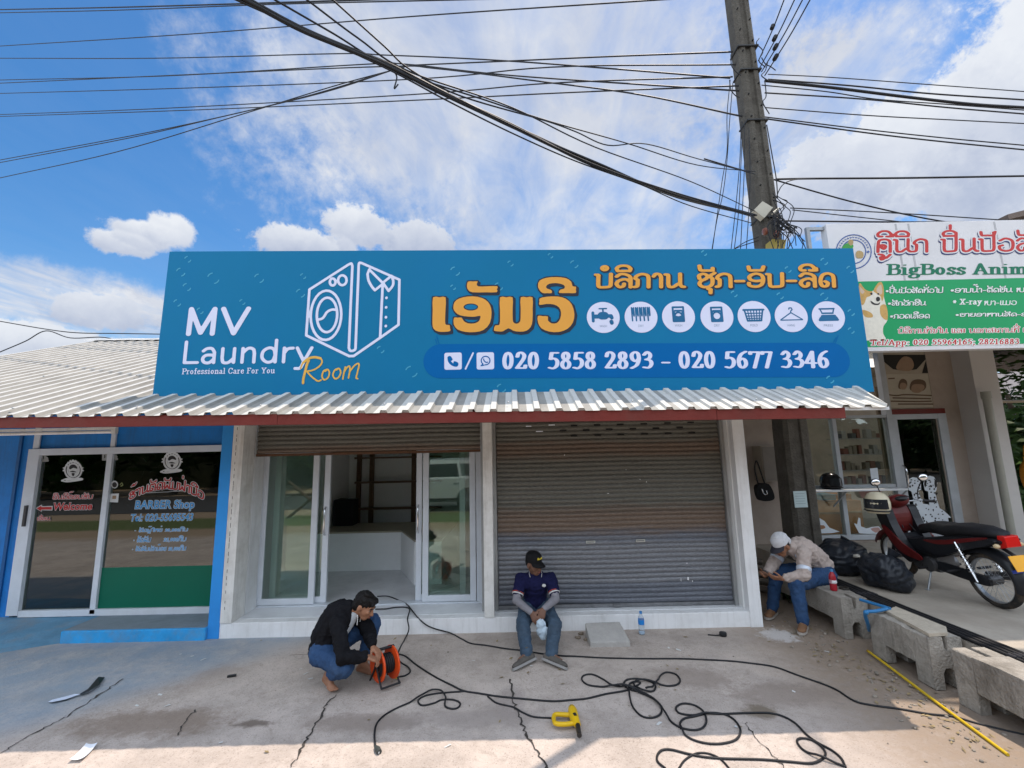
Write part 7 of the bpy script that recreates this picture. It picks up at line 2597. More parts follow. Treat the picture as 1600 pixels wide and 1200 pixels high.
for s in (-1, 1):
    mb = MB()
    mb.tube(catmull([(.37, s * .22, 1.0), (.37, s * .24, 1.12), (.34, s * .29, 1.24)], 4), .007, 6)
    mb.ell((.33, s * .31, 1.29), (.02, .07, .05))
    mir = mk(mb, 'mirror', BBLK)
    mb = MB()
    mb.ell((.318, s * .31, 1.29), (.012, .06, .042))
    mk(mb, 'mirror_glass', CHROME, mir)
mb = MB()
mb.prism([(-.84, .66), (-.94, .69), (-.93, .80), (-.86, .80)], lambda x, z: (x, -.07, z), lambda x, z: (x, .07, z))
mk(mb, 'tail_light', mat('red_lens', (.55, .015, .012), .15), bevel=.01)
mb = MB()
for s in (-.12, .12):
    mb.ell((-.88, s, .70), (.03, .028, .024))
mk(mb, 'indicator', mat('amber_lens', (.55, .42, .25), .2))
mb = MB()
mb.obox((-.985, 0, .545), (.006, .22, .15), Matrix.Rotation(rad(22), 3, 'Y'))
npl = mk(mb, 'number_plate', mat('plate_yellow', (.75, .36, .02), .4, var=.1), bevel=.002)
mb = MB()
mb.obox((-.953, 0, .458), (.006, .20, .03), Matrix.Rotation(rad(22), 3, 'Y'))
mk(mb, 'plate_foot', mat('plate_blue', (.03, .06, .35), .4), npl)
mb = MB()
mb.tube([(-.80, 0, .66), (-.95, 0, .58), (-.97, 0, .5)], .018, 6)
mk(mb, 'plate_bracket', BBLK)
mb = MB()
mb.tube([(.02, .10, .26), (.0, .22, .02)], .011, 8)
mb.obox((.0, .225, .022), (.05, .03, .012))
mk(mb, 'side_stand', STEEL)
for x, s in ((.02, -1), (.02, 1), (-.36, -1), (-.36, 1)):
    mb = MB()
    mb.tube([(x, s * .1, .27 + (.06 if x < 0 else 0)), (x, s * .25, .27 + (.06 if x < 0 else 0))], .015, 8)
    mk(mb, 'footrest', BLACK)
# cream helmet hung on the handlebar
moto.scale = (.94, .94, .94)
hp = ML @ (LEANM @ Vector((.28, .36, .99)) * .94)
hm2 = thing('helmet', 'cream open faced helmet hung on the handlebar of the motorcycle', 'helmet', (hp.x - .02, hp.y, hp.z - .05))
helmet(hm2, (hp.x - .04, hp.y - .02, hp.z - .07), mat('cream_gloss', (.56, .50, .36), .2, var=.04), VIS, rad(-140), 1.02)

# ------------------------------------------------------------------ loose grit and litter along the yard edge
mb = MB()
rg = random.Random(8)
for _ in range(420):
    y = rg.uniform(3.1, 6.2)
    x = rg.gauss(3.15, .22) if rg.random() < .75 else rg.uniform(-3, 3.3)
    if x > 3.46 or (y > 5.40 and x < 2.85):
        continue
    if rg.random() < .75 and x < 2.6 and rg.random() < .7:
        continue
    s = (.003 + .011 * rg.random() ** 3) * (1.25 if x > 2.8 else .8)
    a, b, c_ = (rg.uniform(.6, 1.4) * s for _ in range(3))
    mb.ell((x, y, gz(x, y) + c_ * .4), (a, b, c_ * .7), Matrix.Rotation(rg.uniform(0, 3), 3, 'Z'), 6, 4)
tag(mb.build('grit', mat('grit_stone', (.26, .225, .185), .95, var=.5, scale=8)), kind='stuff')
mb = MB()
for _ in range(150):
    y = rg.uniform(3.2, 5.9)
    x = rg.gauss(3.2, .16) if rg.random() < .8 else rg.uniform(-2.5, 3)
    if x > 3.46 or (y > 5.40 and x < 2.85):
        continue
    an = rg.uniform(0, 6.28)
    l, w = rg.uniform(.012, .035), rg.uniform(.006, .013)
    u, v = Vector((math.cos(an), math.sin(an), .15)) * l, Vector((-math.sin(an), math.cos(an), .1)) * w
    p = Vector((x, y, gz(x, y) + .008))
    mb.add([p - u, p - v, p + u, p + v], [(0, 1, 2, 3)])
tag(mb.build('dry_leaves', mat('dry_leaf', (.25, .19, .10), .9, var=.5, scale=20)), kind='stuff')
mb = MB()
for px, py in ((282, 1022), (300, 1025), (318, 1030), (250, 1085), (262, 1102), (214, 1102), (470, 1045), (478, 1052), (485, 1060), (520, 1012), (1060, 1015), (1045, 1012), (1150, 1135), (1292, 1018), (1175, 968), (1208, 978), (740, 1032), (830, 1040), (1240, 1080), (1030, 1130), (345, 1160), (700, 1165)):
    p = UG(px, py, .006)
    an = rg.uniform(0, 6.28)
    l, w = rg.uniform(.012, .028), rg.uniform(.007, .013)
    u, v = Vector((math.cos(an), math.sin(an), .1)) * l, Vector((-math.sin(an), math.cos(an), -.1)) * w
    mb.add([p - u - v * .6, p + u - v, p + u * .7 + v, p - u + v], [(0, 1, 2, 3)])
tag(mb.build('paper_bits', mat('pale_scraps', (.6, .6, .58), .8)), kind='stuff')
# ------------------------------------------------------------------ people: each body one continuous skin, clothes as children
SKIN = mat('tan_skin', (.30, .145, .085), .55, var=.08, scale=12)
SKIN2 = mat('dark_skin', (.17, .085, .055), .55, var=.08, scale=12)
HAIR = mat('black_hair', (.007, .006, .006), .6, spec=.2, var=.3, scale=30, bump=.4, bscale=120)
JEAN = mat('blue_denim', (.022, .060, .145), .85, var=.25, scale=9, bump=.35, bscale=160, dirt=(.06, .10, .17), dscale=4, damt=.5)
JEANG = mat('washed_denim', (.045, .075, .115), .85, var=.25, scale=9, bump=.35, bscale=160, dirt=(.09, .12, .15), dscale=4, damt=.5)
EYEW = mat('eye_white', (.20, .16, .135), .7)
EYEB = mat('eye_dark', (.01, .008, .007), .5)
LIP = mat('lips', (.25, .08, .06), .5)


def V3(*a):
    return Vector(a)


def grow_surface(name, prims, m, parent, vox=.008, smooth=6, wrinkle=0.0, wsize=.06):
    """closed shells melted into one continuous surface"""
    mb = MB()
    for p in prims:
        if p[0] == 'c':
            _, a, b, r0, r1 = p
            a, b = Vector(a), Vector(b)
            n = max(2, int((b - a).length / (max(r0, r1) * .5)))
            if (b - a).length > 1e-6:
                mb.cyl(a, b, r0, r1, 14)
            mb.ell(a, (r0, r0, r0), n=12, m=8)
            mb.ell(b, (r1, r1, r1), n=12, m=8)
        else:
            _, c, r, M = p
            mb.ell(c, r, M, 16, 12)
    me = bpy.data.meshes.new(name)
    me.from_pydata(mb.v, [], mb.f)
    bm = bmesh.new()
    bm.from_mesh(me)
    bmesh.ops.remove_doubles(bm, verts=bm.verts[:], dist=1e-6)
    bmesh.ops.recalc_face_normals(bm, faces=bm.faces[:])
    bm.to_mesh(me)
    bm.free()
    o = bpy.data.objects.new(name, me)
    COL.objects.link(o)
    r = o.modifiers.new('r', 'REMESH')
    r.mode = 'VOXEL'
    r.voxel_size = vox
    r.use_smooth_shade = True
    s = o.modifiers.new('s', 'SMOOTH')
    s.factor = .5
    s.iterations = smooth
    if wrinkle:
        t = bpy.data.textures.new(name, 'CLOUDS')
        t.noise_scale = wsize
        d = o.modifiers.new('d', 'DISPLACE')
        d.texture = t
        d.strength = wrinkle
        d.mid_level = .5
        d.texture_coords = 'LOCAL'
    dg = bpy.context.evaluated_depsgraph_get()
    me2 = bpy.data.meshes.new_from_object(o.evaluated_get(dg))
    bpy.data.objects.remove(o)
    me2.transform(_W[parent].inverted())
    me2.materials.clear()
    me2.materials.append(m)
    me2.name = name
    for p in me2.polygons:
        p.use_smooth = True
    return link(name, me2, parent)


def frame(f, u):
    f = Vector(f).normalized()
    r = f.cross(Vector(u)).normalized()
    u = r.cross(f)
    return Matrix((r, f, u)).transposed()       # columns: right, forward, up


def head_prims(c, F, s=1.0):
    P_ = lambda x, y, z: Vector(c) + F @ Vector((x, y, z)) * s
    R = lambda *a: tuple(v * s for v in a)
    pr = [('e', P_(0, -.012, .025), R(.073, .092, .088), F), ('e', P_(0, .03, -.02), R(.062, .062, .07), F), ('e', P_(0, .045, -.075), R(.042, .04, .036), F),
          ('e', P_(0, .075, .022), R(.05, .02, .018), F), ('c', P_(0, .088, .01), P_(0, .106, -.028), .009 * s, .015 * s),
          ('e', P_(.012, .098, -.032), R(.009, .01, .008), F), ('e', P_(-.012, .098, -.032), R(.009, .01, .008), F),
          ('e', P_(.035, .066, -.015), R(.022, .022, .02), F), ('e', P_(-.035, .066, -.015), R(.022, .022, .02), F),
          ('e', P_(0, .084, -.058), R(.026, .013, .011), F)]
    for sx in (-1, 1):
        pr.append(('e', P_(sx * .077, -.012, -.008), R(.009, .02, .032), F @ Matrix.Rotation(sx * .25, 3, 'Z')))
    return pr


def face_parts(root, c, F, s=1.0, hair=True, brows=True):
    P_ = lambda x, y, z: Vector(c) + F @ Vector((x, y, z)) * s
    for sx in (-1, 1):
        MB().ell(P_(sx * .031, .0785, .004), (.0135 * s, .0085 * s, .0045 * s), F).build('eye', EYEW, root)
        MB().ell(P_(sx * .031, .0865, .0045), (.0065 * s, .003 * s, .0045 * s), F).build('iris', EYEB, root)
        MB().tube([P_(sx * .012, .094, .026), P_(sx * .032, .092, .031), P_(sx * .054, .078, .024)], .0045 * s, 6).build('eyebrow', HAIR, root)
    MB().ell(P_(0, .0965, -.0535), (.02 * s, .006 * s, .0045 * s), F).build('upper_lip', LIP, root)
    MB().ell(P_(0, .0955, -.0625), (.017 * s, .006 * s, .005 * s), F).build('lower_lip', LIP, root)


def hand_prims(wrist, d, nrm, thumb, curl=.6, s=1.0, spread=.0):
    """d: along the palm, nrm: the way the palm faces, thumb: +1/-1 side"""
    d, nrm = Vector(d).normalized(), Vector(nrm).normalized()
    side = d.cross(nrm).normalized() * thumb
    nrm = side.cross(d).normalized() * thumb if False else (nrm - d * nrm.dot(d)).normalized()
    w = Vector(wrist)
    pr = []
    for i, (off, ln, rr) in enumerate(((.030, .068, .0088), (.010, .078, .0092), (-.010, .072, .0088), (-.029, .056, .0078))):
        k = w + (d * (.088 - .004 * abs(i - 1.3)) + side * off) * s
        pr.append(('c', w + side * off * .5 * s + d * .01 * s, k, .016 * s, .0125 * s))
        a, p = 0.0, k
        for j, fr in enumerate((.45, .31, .24)):
            a += curl * (.7 + .35 * j) * (1 + .06 * i)
            q = p + (d * math.cos(a) + nrm * math.sin(a) + side * spread * off * 10) * ln * fr * s * 1.05
            pr.append(('c', p, q, rr * s * (1 - .06 * j), rr * s * (1 - .06 * (j + 1))))
            p = q
    t0 = w + (d * .022 + side * .026) * s
    t1 = t0 + (d * .6 + side * .75 + nrm * .35).normalized() * .038 * s
    t2 = t1 + (d * .85 + side * .15 + nrm * .5).normalized() * .03 * s
    t3 = t2 + (d * .8 - side * .2 + nrm * .6).normalized() * .024 * s
    pr += [('c', w + d * .012 * s, t0, .017 * s, .015 * s), ('c', t0, t1, .0135 * s, .0105 * s), ('c', t1, t2, .0105 * s, .0095 * s), ('c', t2, t3, .0095 * s, .008 * s)]
    return pr


def limb(a, m, b, r0, r1, r2):
    return [('c', a, m, r0, r1), ('c', m, b, r1, r2)]


def foot_prims(ank, toe, s=1.0, bare=True):
    ank, toe = Vector(ank), Vector(toe)
    d = (toe - ank)
    h = Vector((d.x, d.y, 0)).normalized()
    side = Vector((-h.y, h.x, 0))
    heel = ank - h * .045 * s + Vector((0, 0, -.045)) * s
    ball = ank.lerp(toe, .72)
    ball.z = toe.z + .008
    pr = [('c', ank, heel, .034 * s, .03 * s), ('c', heel, ball, .028 * s, .03 * s), ('c', ank, ball, .034 * s, .024 * s)]
    for i, o in enumerate((.026, .010, -.004, -.017, -.029)):
        b = ball + side * o * s
        pr.append(('c', b - h * .03 * s, b + h * (.045 - .006 * abs(i - .5)) * s + Vector((0, 0, -.006)), .012 * s, (.0115 if i == 0 else .0085) * s))
    return pr


def shoe(root, ank, toe, m, sole, s=1.0, up=(0, 0, 1)):
    ank, toe = Vector(ank), Vector(toe)
    d = toe - ank
    u = Vector(up).normalized()
    h = (d - u * d.dot(u)).normalized()
    base = ank - u * .075 * s
    F = frame(h, u)
    P_ = lambda x, y, z: base + F @ Vector((x, y, z)) * s
    pr = [('e', P_(0, -.03, .04), (.042 * s, .055 * s, .04 * s), F), ('e', P_(0, .06, .038), (.045 * s, .09 * s, .036 * s), F), ('e', P_(0, .14, .03), (.046 * s, .07 * s, .028 * s), F),
          ('c', P_(0, -.015, .05), P_(0, -.012, .10), .042 * s, .044 * s)]
    o = grow_surface('shoe', pr, m, root, .007, 4)
    mb = MB()
    out = smooth_poly([(-.036, -.075), (.036, -.075), (.043, .02), (.05, .12), (.03, .205), (-.02, .21), (-.046, .13), (-.04, .02)], 4)
    mb.prism(out, lambda x, y: P_(x, y, -.004), lambda x, y: P_(x, y, .018))
    mb.build('sole', sole, o, bevel=.004)
    mb = MB()
    for i in range(4):
        mb.tube([P_(-.022, .05 + i * .02, .073 - i * .006), P_(.022, .055 + i * .02, .073 - i * .006)], .003 * s, 5)
    mb.build('laces', sole, o)
    return o


# ---- crouching man at the cable reel
pc = thing('person', 'barefoot man in a black hooded jacket and blue jeans crouching at an orange cable reel', 'person', (-1.66, 4.38, 0))
hip_n, hip_f = V3(-1.79, 4.34, .27), V3(-1.77, 4.53, .27)
pel, waist, chest, neck = V3(-1.78, 4.43, .28), V3(-1.755, 4.42, .43), V3(-1.66, 4.41, .55), V3(-1.545, 4.40, .625)
hc = V3(-1.425, 4.385, .652)
F1 = frame((.86, -.12, -.50), (.42, -.02, .90))
kn, kf = V3(-1.50, 4.14, .23), V3(-1.40, 4.58, .435)
an_, af = V3(-1.715, 4.31, .095), V3(-1.47, 4.53, .09)
tn, tf = V3(-1.605, 4.20, .022), V3(-1.30, 4.47, .022)
shn, shf = V3(-1.61, 4.25, .545), V3(-1.56, 4.57, .555)
eln, elf = V3(-1.50, 4.09, .335), V3(-1.39, 4.46, .38)
wn, wf = V3(-1.315, 4.115, .325), V3(-1.30, 4.25, .355)
body = [('c', pel, waist, .125, .115), ('c', waist, chest, .115, .13), ('c', chest, neck, .12, .06), ('c', neck, hc + F1 @ V3(0, -.02, -.05), .052, .05)]
body += limb(shn, eln, wn, .05, .04, .027) + limb(shf, elf, wf, .05, .04, .027) + [('c', chest, shn, .08, .06), ('c', chest, shf, .08, .06)]
body += limb(hip_n, kn, an_, .082, .058, .038) + limb(hip_f, kf, af, .082, .058, .038)
body += head_prims(hc, F1) + foot_prims(an_, tn) + foot_prims(af, tf)
body += hand_prims(wn, (.85, .25, -.35), (.2, .1, -1), 1, .55) + hand_prims(wf, (.75, -.35, -.5), (.1, -.2, -1), -1, .6)
grow_surface('body', body, SKIN, pc, .0062, 3)
face_parts(pc, hc, F1)
hp_ = [('e', hc + F1 @ V3(0, -.02, .045), (.082, .098, .085), F1), ('e', hc + F1 @ V3(0, -.06, -.01), (.072, .055, .075), F1), ('e', hc + F1 @ V3(0, .055, .085), (.06, .045, .028), F1),
       ('c', hc + F1 @ V3(-.06, .06, .065), hc + F1 @ V3(.05, .082, .068), .018, .016), ('e', hc + F1 @ V3(.03, -.02, .12), (.04, .05, .02), F1)]
grow_surface('hair', hp_, HAIR, pc, .006, 2, .014, .018)
JACK = mat('black_jacket', (.007, .007, .009), .85, spec=.15, var=.25, scale=5, bump=.3, bscale=30)
jk = [('c', pel + V3(-.015, 0, -.01), waist, .150, .142), ('c', waist, chest, .142, .155), ('c', chest, neck + V3(-.03, 0, -.01), .145, .085), ('c', chest, shn, .10, .078), ('c', chest, shf, .10, .078)]
jk += limb(shn, eln, wn.lerp(eln, .08), .074, .062, .044) + limb(shf, elf, wf.lerp(elf, .08), .074, .062, .044)
jk += [('c', neck + V3(-.06, .09, -.01), neck + V3(-.06, -.09, -.01), .045, .045), ('e', neck + V3(-.09, 0, -.02), (.06, .11, .06), None)]
jko = grow_surface('jacket', jk, JACK, pc, .009, 4, .038, .055)
for s in (-1, 1):
    MB().tube(catmull([neck + V3(.055, s * .035, .0), neck + V3(.07, s * .045, -.06), neck + V3(.065, s * .04, -.13)], 4), .004, 5).build('drawstring', WHITE, jko)
TEE = mat('grey_tshirt', (.42, .44, .46), .85, var=.1)
te = [('c', chest + V3(.085, -.02, -.03), chest + V3(.035, -.03, -.12), .068, .06), ('c', neck + V3(.035, -.01, -.03), chest + V3(.085, -.02, -.03), .05, .068)]
tee = grow_surface('tshirt', te, TEE, pc, .009, 4, .008, .04)
mb = MB()
rp = random.Random(2)
for i in range(16):
    c = chest + V3(.148 - .02 * (i // 4), -.055 + .02 * (i % 4), -.0 - .03 * (i // 4))
    mb.ell(c, (.008, .008, .011), n=6, m=4)
mb.build('print', mat('dark_print', (.03, .03, .035), .7), tee)
tr_ = limb(hip_n, kn, kn.lerp(an_, .62), .105, .08, .062) + limb(hip_f, kf, kf.lerp(af, .72), .105, .08, .062) + [('c', hip_n, hip_f, .115, .115)]
grow_surface('jeans', tr_, JEAN, pc, .009, 4, .026, .045)

# ---- man sitting on the white step
ps_ = thing('person', 'man in a navy polo shirt and black cap sitting on the white step, looking aside', 'person', (.21, 5.2, .0))
pel, waist, chest, neck = V3(.215, 5.47, .265), V3(.218, 5.455, .40), V3(.222, 5.41, .545), V3(.222, 5.365, .655)
hc = V3(.207, 5.315, .762)
F2 = frame((.62, -.74, -.16), (.08, -.14, .98))
hl, hr = V3(.12, 5.44, .255), V3(.31, 5.44, .255)
kl, kr = V3(.062, 5.04, .215), V3(.40, 5.035, .215)
al, ar = V3(.085, 4.665, .085), V3(.325, 4.655, .085)
sl, sr = V3(.055, 5.395, .585), V3(.395, 5.395, .58)
el_, er = V3(-.005, 5.26, .395), V3(.437, 5.255, .405)
wl, wr = V3(.155, 5.05, .335), V3(.290, 5.06, .365)
body = [('c', pel, waist, .12, .11), ('c', waist, chest, .11, .125), ('c', chest, neck, .11, .055), ('c', neck, hc + F2 @ V3(0, -.02, -.05), .05, .05)]
body += limb(sl, el_, wl, .048, .038, .026) + limb(sr, er, wr, .048, .038, .026) + [('c', chest, sl, .08, .056), ('c', chest, sr, .08, .056)]
body += limb(hl, kl, al, .08, .056, .038) + limb(hr, kr, ar, .08, .056, .038)
body += head_prims(hc, F2) + foot_prims(al, V3(-.0, 4.58, .06), .72) + foot_prims(ar, V3(.41, 4.57, .06), .72)
body += hand_prims(wl, (.45, -.55, -.7), (.55, .1, -.6), 1, .5) + hand_prims(wr, (-.35, -.6, -.6), (-.5, .2, -.7), -1, .5)
grow_surface('body', body, SKIN2, ps_, .0062, 3)
face_parts(ps_, hc, F2)
grow_surface('hair', [('e', hc + F2 @ V3(0, -.03, .015), (.079, .085, .07), F2)], HAIR, ps_, .006, 2, .006, .02)
NAVY = mat('navy_polo', (.009, .010, .048), .9, spec=.2, var=.18, scale=6, bump=.25, bscale=60)
po = [('c', pel + V3(0, -.01, .06), waist, .138, .132), ('c', waist, chest, .132, .142), ('c', chest, neck + V3(0, .01, -.025), .13, .078), ('c', chest, sl, .095, .073), ('c', chest, sr, .095, .073),
      ('c', sl, sl.lerp(el_, .62), .073, .066), ('c', sr, sr.lerp(er, .62), .073, .066)]
poo = grow_surface('polo_shirt', po, NAVY, ps_, .009, 4, .028, .05)
WT = mat('white_trim', (.62, .62, .6), .7)
for a, b in ((sl, el_), (sr, er)):
    d = (b - a).normalized()
    c = a.lerp(b, .72)
    q = d.to_track_quat('Z', 'Y').to_matrix()
    MB().lathe([(.064, -.006), (.0665, 0), (.064, .006)], c, q, 20).build('sleeve_band', WT, poo)
    MB().lathe([(.0645, -.005), (.067, 0), (.0645, .005)], c - d * .016, q, 20).build('sleeve_stripe', mat('red_trim', (.4, .06, .04), .7), poo)
mb = MB()
for s in (-1, 1):
    mb.tube(catmull([neck + V3(s * .07, .03, .015), neck + V3(s * .070, -.03, -.006), neck + V3(s * .064, -.066, -.028)], 4), .0035, 6)
mb.build('collar_trim', WT, poo)
MB().ell(chest + V3(.088, -.132, -.005), (.022, .012, .018)).build('badge', WT, poo)
ARM = mat('grey_arm_sleeve', (.23, .22, .24), .8, var=.12, bump=.2)
for nm, a, b in (('arm_sleeve', el_, wl), ('arm_sleeve', er, wr)):
    s0 = sl if a is el_ else sr
    grow_surface(nm, [('c', s0.lerp(a, .6), a, .05, .047), ('c', a, b.lerp(a, .04), .047, .034)], ARM, ps_, .007, 3, .008, .03)
grow_surface('jeans', limb(hl, kl, kl.lerp(al, .97), .102, .076, .06) + limb(hr, kr, kr.lerp(ar, .97), .102, .076, .06) + [('c', hl, hr, .11, .11), ('c', pel, pel + V3(0, 0, .07), .12, .125)], JEANG, ps_, .009, 4, .026, .045)
MB().ell(pel + V3(.012, -.135, .075), (.022, .008, .016)).build('belt_buckle', STEEL, ps_)
SHO = mat('grey_brown_shoe', (.095, .085, .075), .8, var=.3, bump=.3)
SOL = mat('shoe_sole', (.26, .25, .24), .8)
shoe(ps_, al + V3(0, 0, .0), V3(-.06, 4.56, .10), SHO, SOL, .98, (-.35, .35, .85))
shoe(ps_, ar + V3(0, 0, .0), V3(.47, 4.545, .10), SHO, SOL, .98, (.35, .35, .85))
CAPB = mat('black_cap', (.008, .008, .009), .8, spec=.2, bump=.2)


def cap(root, c, F, m, brim_m, badge=None, neckflap=None, s=1.0, yaw=0.0):
    P_ = lambda x, y, z: Vector(c) + F @ Vector((x, y, z)) * s
    R = F @ Matrix.Rotation(yaw, 3, 'Z')
    mb = MB()
    mb.lathe([(.092, .0), (.094, .03), (.088, .07), (.065, .098), (.03, .11), (.0, .112)], P_(0, -.012, .035), R @ Matrix.Diagonal((.95, 1.1, 1.0)), 24)
    o = mb.build('cap', m, root)
    mb = MB()
    up_, lo_ = [], []
    for i in range(11):
        t = rad(25 + 130 * i / 10)
        a = (.086 * math.cos(t), .093 * math.sin(t), .0)
        b = (.092 * math.cos(t) * 1.0, .10 * math.sin(t) + .075 * math.sin(t) ** .8, -.018 - .012 * abs(math.cos(t)))
        up_.append(P_(0, -.012, .037) + R @ Vector(a) * s)
        lo_.append(P_(0, -.012, .037) + R @ Vector(b) * s)
    th = F @ Vector((0, 0, .005))
    n = 11
    mb.add(up_ + lo_ + [p + th for p in up_] + [p + th for p in lo_],
           [(i, i + 1, n + i + 1, n + i) for i in range(n - 1)] + [(2 * n + i, 3 * n + i, 3 * n + i + 1, 2 * n + i + 1) for i in range(n - 1)] + [(n + i, n + i + 1, 3 * n + i + 1, 3 * n + i) for i in range(n - 1)])
    mb.build('brim', brim_m, o, smooth=True)
    MB().ell(P_(0, -.012, .148), (.009 * s, .009 * s, .005 * s), F).build('button', m, o)
    if badge:
        q = [P_(0, -.012, .037) + R @ Vector(v) * s for v in ((-.04, .088, .045), (.03, .094, .045), (.028, .088, .066), (-.04, .082, .066))]
        q2 = [p + R @ Vector((0, .010, 0)) * s for p in q]
        MB().add(q + q2, [(0, 1, 2, 3), (7, 6, 5, 4), (0, 4, 5, 1), (1, 5, 6, 2), (2, 6, 7, 3), (3, 7, 4, 0)]).build('badge', badge, o)
    return o


cap(ps_, hc, F2, CAPB, CAPB, mat('cap_yellow', (.55, .42, .03), .6))
MB().ell(hc + F2 @ V3(-.076, .0, -.02), (.012, .022, .024), F2).build('face_mask', mat('pale_mask', (.45, .52, .6), .8), ps_)
MB().ell(hc + F2 @ V3(-.07, .02, -.03), (.012, .02, .012), F2).build('mask_fold', mat('pale_mask', (.45, .52, .6)), ps_)
gl = thing('work_cloth', 'crumpled pale blue white cloth held between the hands of the seated man', 'cloth', (.27, 4.98, .2))
gp = [('e', V3(.25, 4.985, .235), (.05, .035, .06), None), ('e', V3(.285, 4.975, .165), (.055, .032, .055), None), ('e', V3(.235, 4.985, .175), (.035, .03, .05), None), ('e', V3(.265, 4.97, .125), (.035, .026, .035), None)]
grow_surface('cloth_body', gp, mat('pale_blue_cloth', (.50, .60, .68), .85, var=.12, scale=12, bump=.3), gl, .007, 3, .02, .03)

# ---- man on the bench in the beige work shirt
pr_ = thing('person', 'man in a beige shirt and white cap bent over his phone on the drain block', 'person', (3.5, 5.6, 0))
pel, waist, chest, neck = V3(3.74, 5.70, .535), V3(3.655, 5.68, .67), V3(3.49, 5.645, .785), V3(3.335, 5.60, .825)
hc = V3(3.205, 5.57, .848)
F3 = frame((-.80, -.26, -.55), (-.45, -.14, .88))
hn, hf = V3(3.72, 5.60, .50), V3(3.72, 5.79, .50)
kn, kf = V3(3.215, 5.38, .47), V3(3.24, 5.79, .50)
an_, af = V3(3.205, 5.31, .09), V3(3.11, 5.74, .09)
shn, shf = V3(3.40, 5.47, .775), V3(3.34, 5.77, .78)
eln, elf = V3(3.30, 5.35, .565), V3(3.17, 5.73, .60)
wn, wf = V3(3.075, 5.395, .525), V3(2.985, 5.56, .535)
body = [('c', pel, waist, .125, .115), ('c', waist, chest, .115, .13), ('c', chest, neck, .12, .058), ('c', neck, hc + F3 @ V3(0, -.03, -.04), .052, .05)]
body += limb(shn, eln, wn, .05, .04, .027) + limb(shf, elf, wf, .05, .04, .027) + [('c', chest, shn, .08, .06), ('c', chest, shf, .08, .06)]
body += limb(hn, kn, an_, .085, .06, .04) + limb(hf, kf, af, .085, .06, .04)
body += head_prims(hc, F3) + foot_prims(an_, V3(3.11, 5.2, .045), .72) + foot_prims(af, V3(3.0, 5.66, .045), .72)
body += hand_prims(wn, (-.85, .25, .05), (0, .55, .6), -1, .45) + hand_prims(wf, (-.7, -.45, .0), (.1, -.55, .6), 1, .45)
grow_surface('body', body, SKIN, pr_, .0062, 3)
face_parts(pr_, hc, F3)
grow_surface('hair', [('e', hc + F3 @ V3(0, -.03, .015), (.079, .085, .07), F3)], HAIR, pr_, .006, 2, .006, .02)
BEI = mat('beige_work_shirt', (.46, .38, .34), .85, var=.10, scale=6, bump=.35, bscale=40, dirt=(.34, .27, .24), dscale=3, damt=.4)
shp = [('c', pel + V3(-.02, 0, .045), waist, .15, .142), ('c', waist, chest, .142, .152), ('c', chest, neck, .142, .085), ('c', chest, shn, .10, .078), ('c', chest, shf, .10, .078)]
shp += limb(shn, eln, wn.lerp(eln, .22), .078, .066, .05) + limb(shf, elf, wf.lerp(elf, .22), .078, .066, .05)
sho = grow_surface('work_shirt', shp, BEI, pr_, .009, 4, .040, .05)
REF = mat('reflective_band', (.62, .68, .78), .35, .2, var=.05)
for a, b, t in ((shn, eln, .72), (shf, elf, .6)):
    d = (b - a).normalized()
    q = d.to_track_quat('Z', 'Y').to_matrix()
    c = a.lerp(b, t)
    MB().lathe([(.071, -.024), (.077, -.02), (.076, .02), (.070, .024)], c, q, 22).build('reflective_band', REF, sho)
MB().ell(chest + V3(-.12, -.10, -.05), (.035, .02, .03), F3).build('chest_badge', REF, sho)
grow_surface('jeans', limb(hn, kn, kn.lerp(an_, .99), .108, .082, .062) + limb(hf, kf, kf.lerp(af, .99), .108, .082, .062) + [('c', hn, hf, .115, .115)], JEAN, pr_, .009, 4, .026, .045)
SHB = mat('brown_shoe', (.20, .105, .055), .75, var=.25, bump=.3)
shoe(pr_, an_, V3(3.09, 5.17, .05), SHB, mat('pale_sole', (.4, .36, .32), .8), 1.0)
shoe(pr_, af, V3(2.98, 5.62, .05), SHB, mat('pale_sole', (.4, .36, .32)), 1.0)
CAPW = mat('white_cap', (.60, .60, .62), .8, var=.08, bump=.2)
co = cap(pr_, hc, F3, CAPW, mat('dark_brim', (.03, .03, .04), .8), s=1.04)
grow_surface('cap_cover', [('e', hc + F3 @ V3(0, -.03, .085), (.093, .10, .06), F3), ('e', hc + F3 @ V3(0, -.08, .03), (.085, .05, .07), F3), ('e', hc + F3 @ V3(0, -.02, .14), (.05, .07, .02), F3)], CAPW, co, .007, 3, .02, .03)
ph = thing('mobile_phone', 'dark mobile phone held in both hands by the man on the drain block', 'phone', (2.955, 5.475, .555))
pf = frame((-.75, .35, .45), (.4, -.2, .85))
MB().obox((2.965, 5.475, .57), (.072, .145, .009), pf).build('phone_body', BLACK, ph, bevel=.003)
MB().obox(Vector((2.965, 5.475, .57)) + pf @ V3(0, 0, .0052), (.064, .13, .001), pf).build('phone_screen', mat('phone_glass', (.02, .022, .03), .08), ph)
# ------------------------------------------------------------------ what the glass mirrors: far side of the street
CARW = mat('car_white_paint', (.72, .72, .71), .22, var=.02)


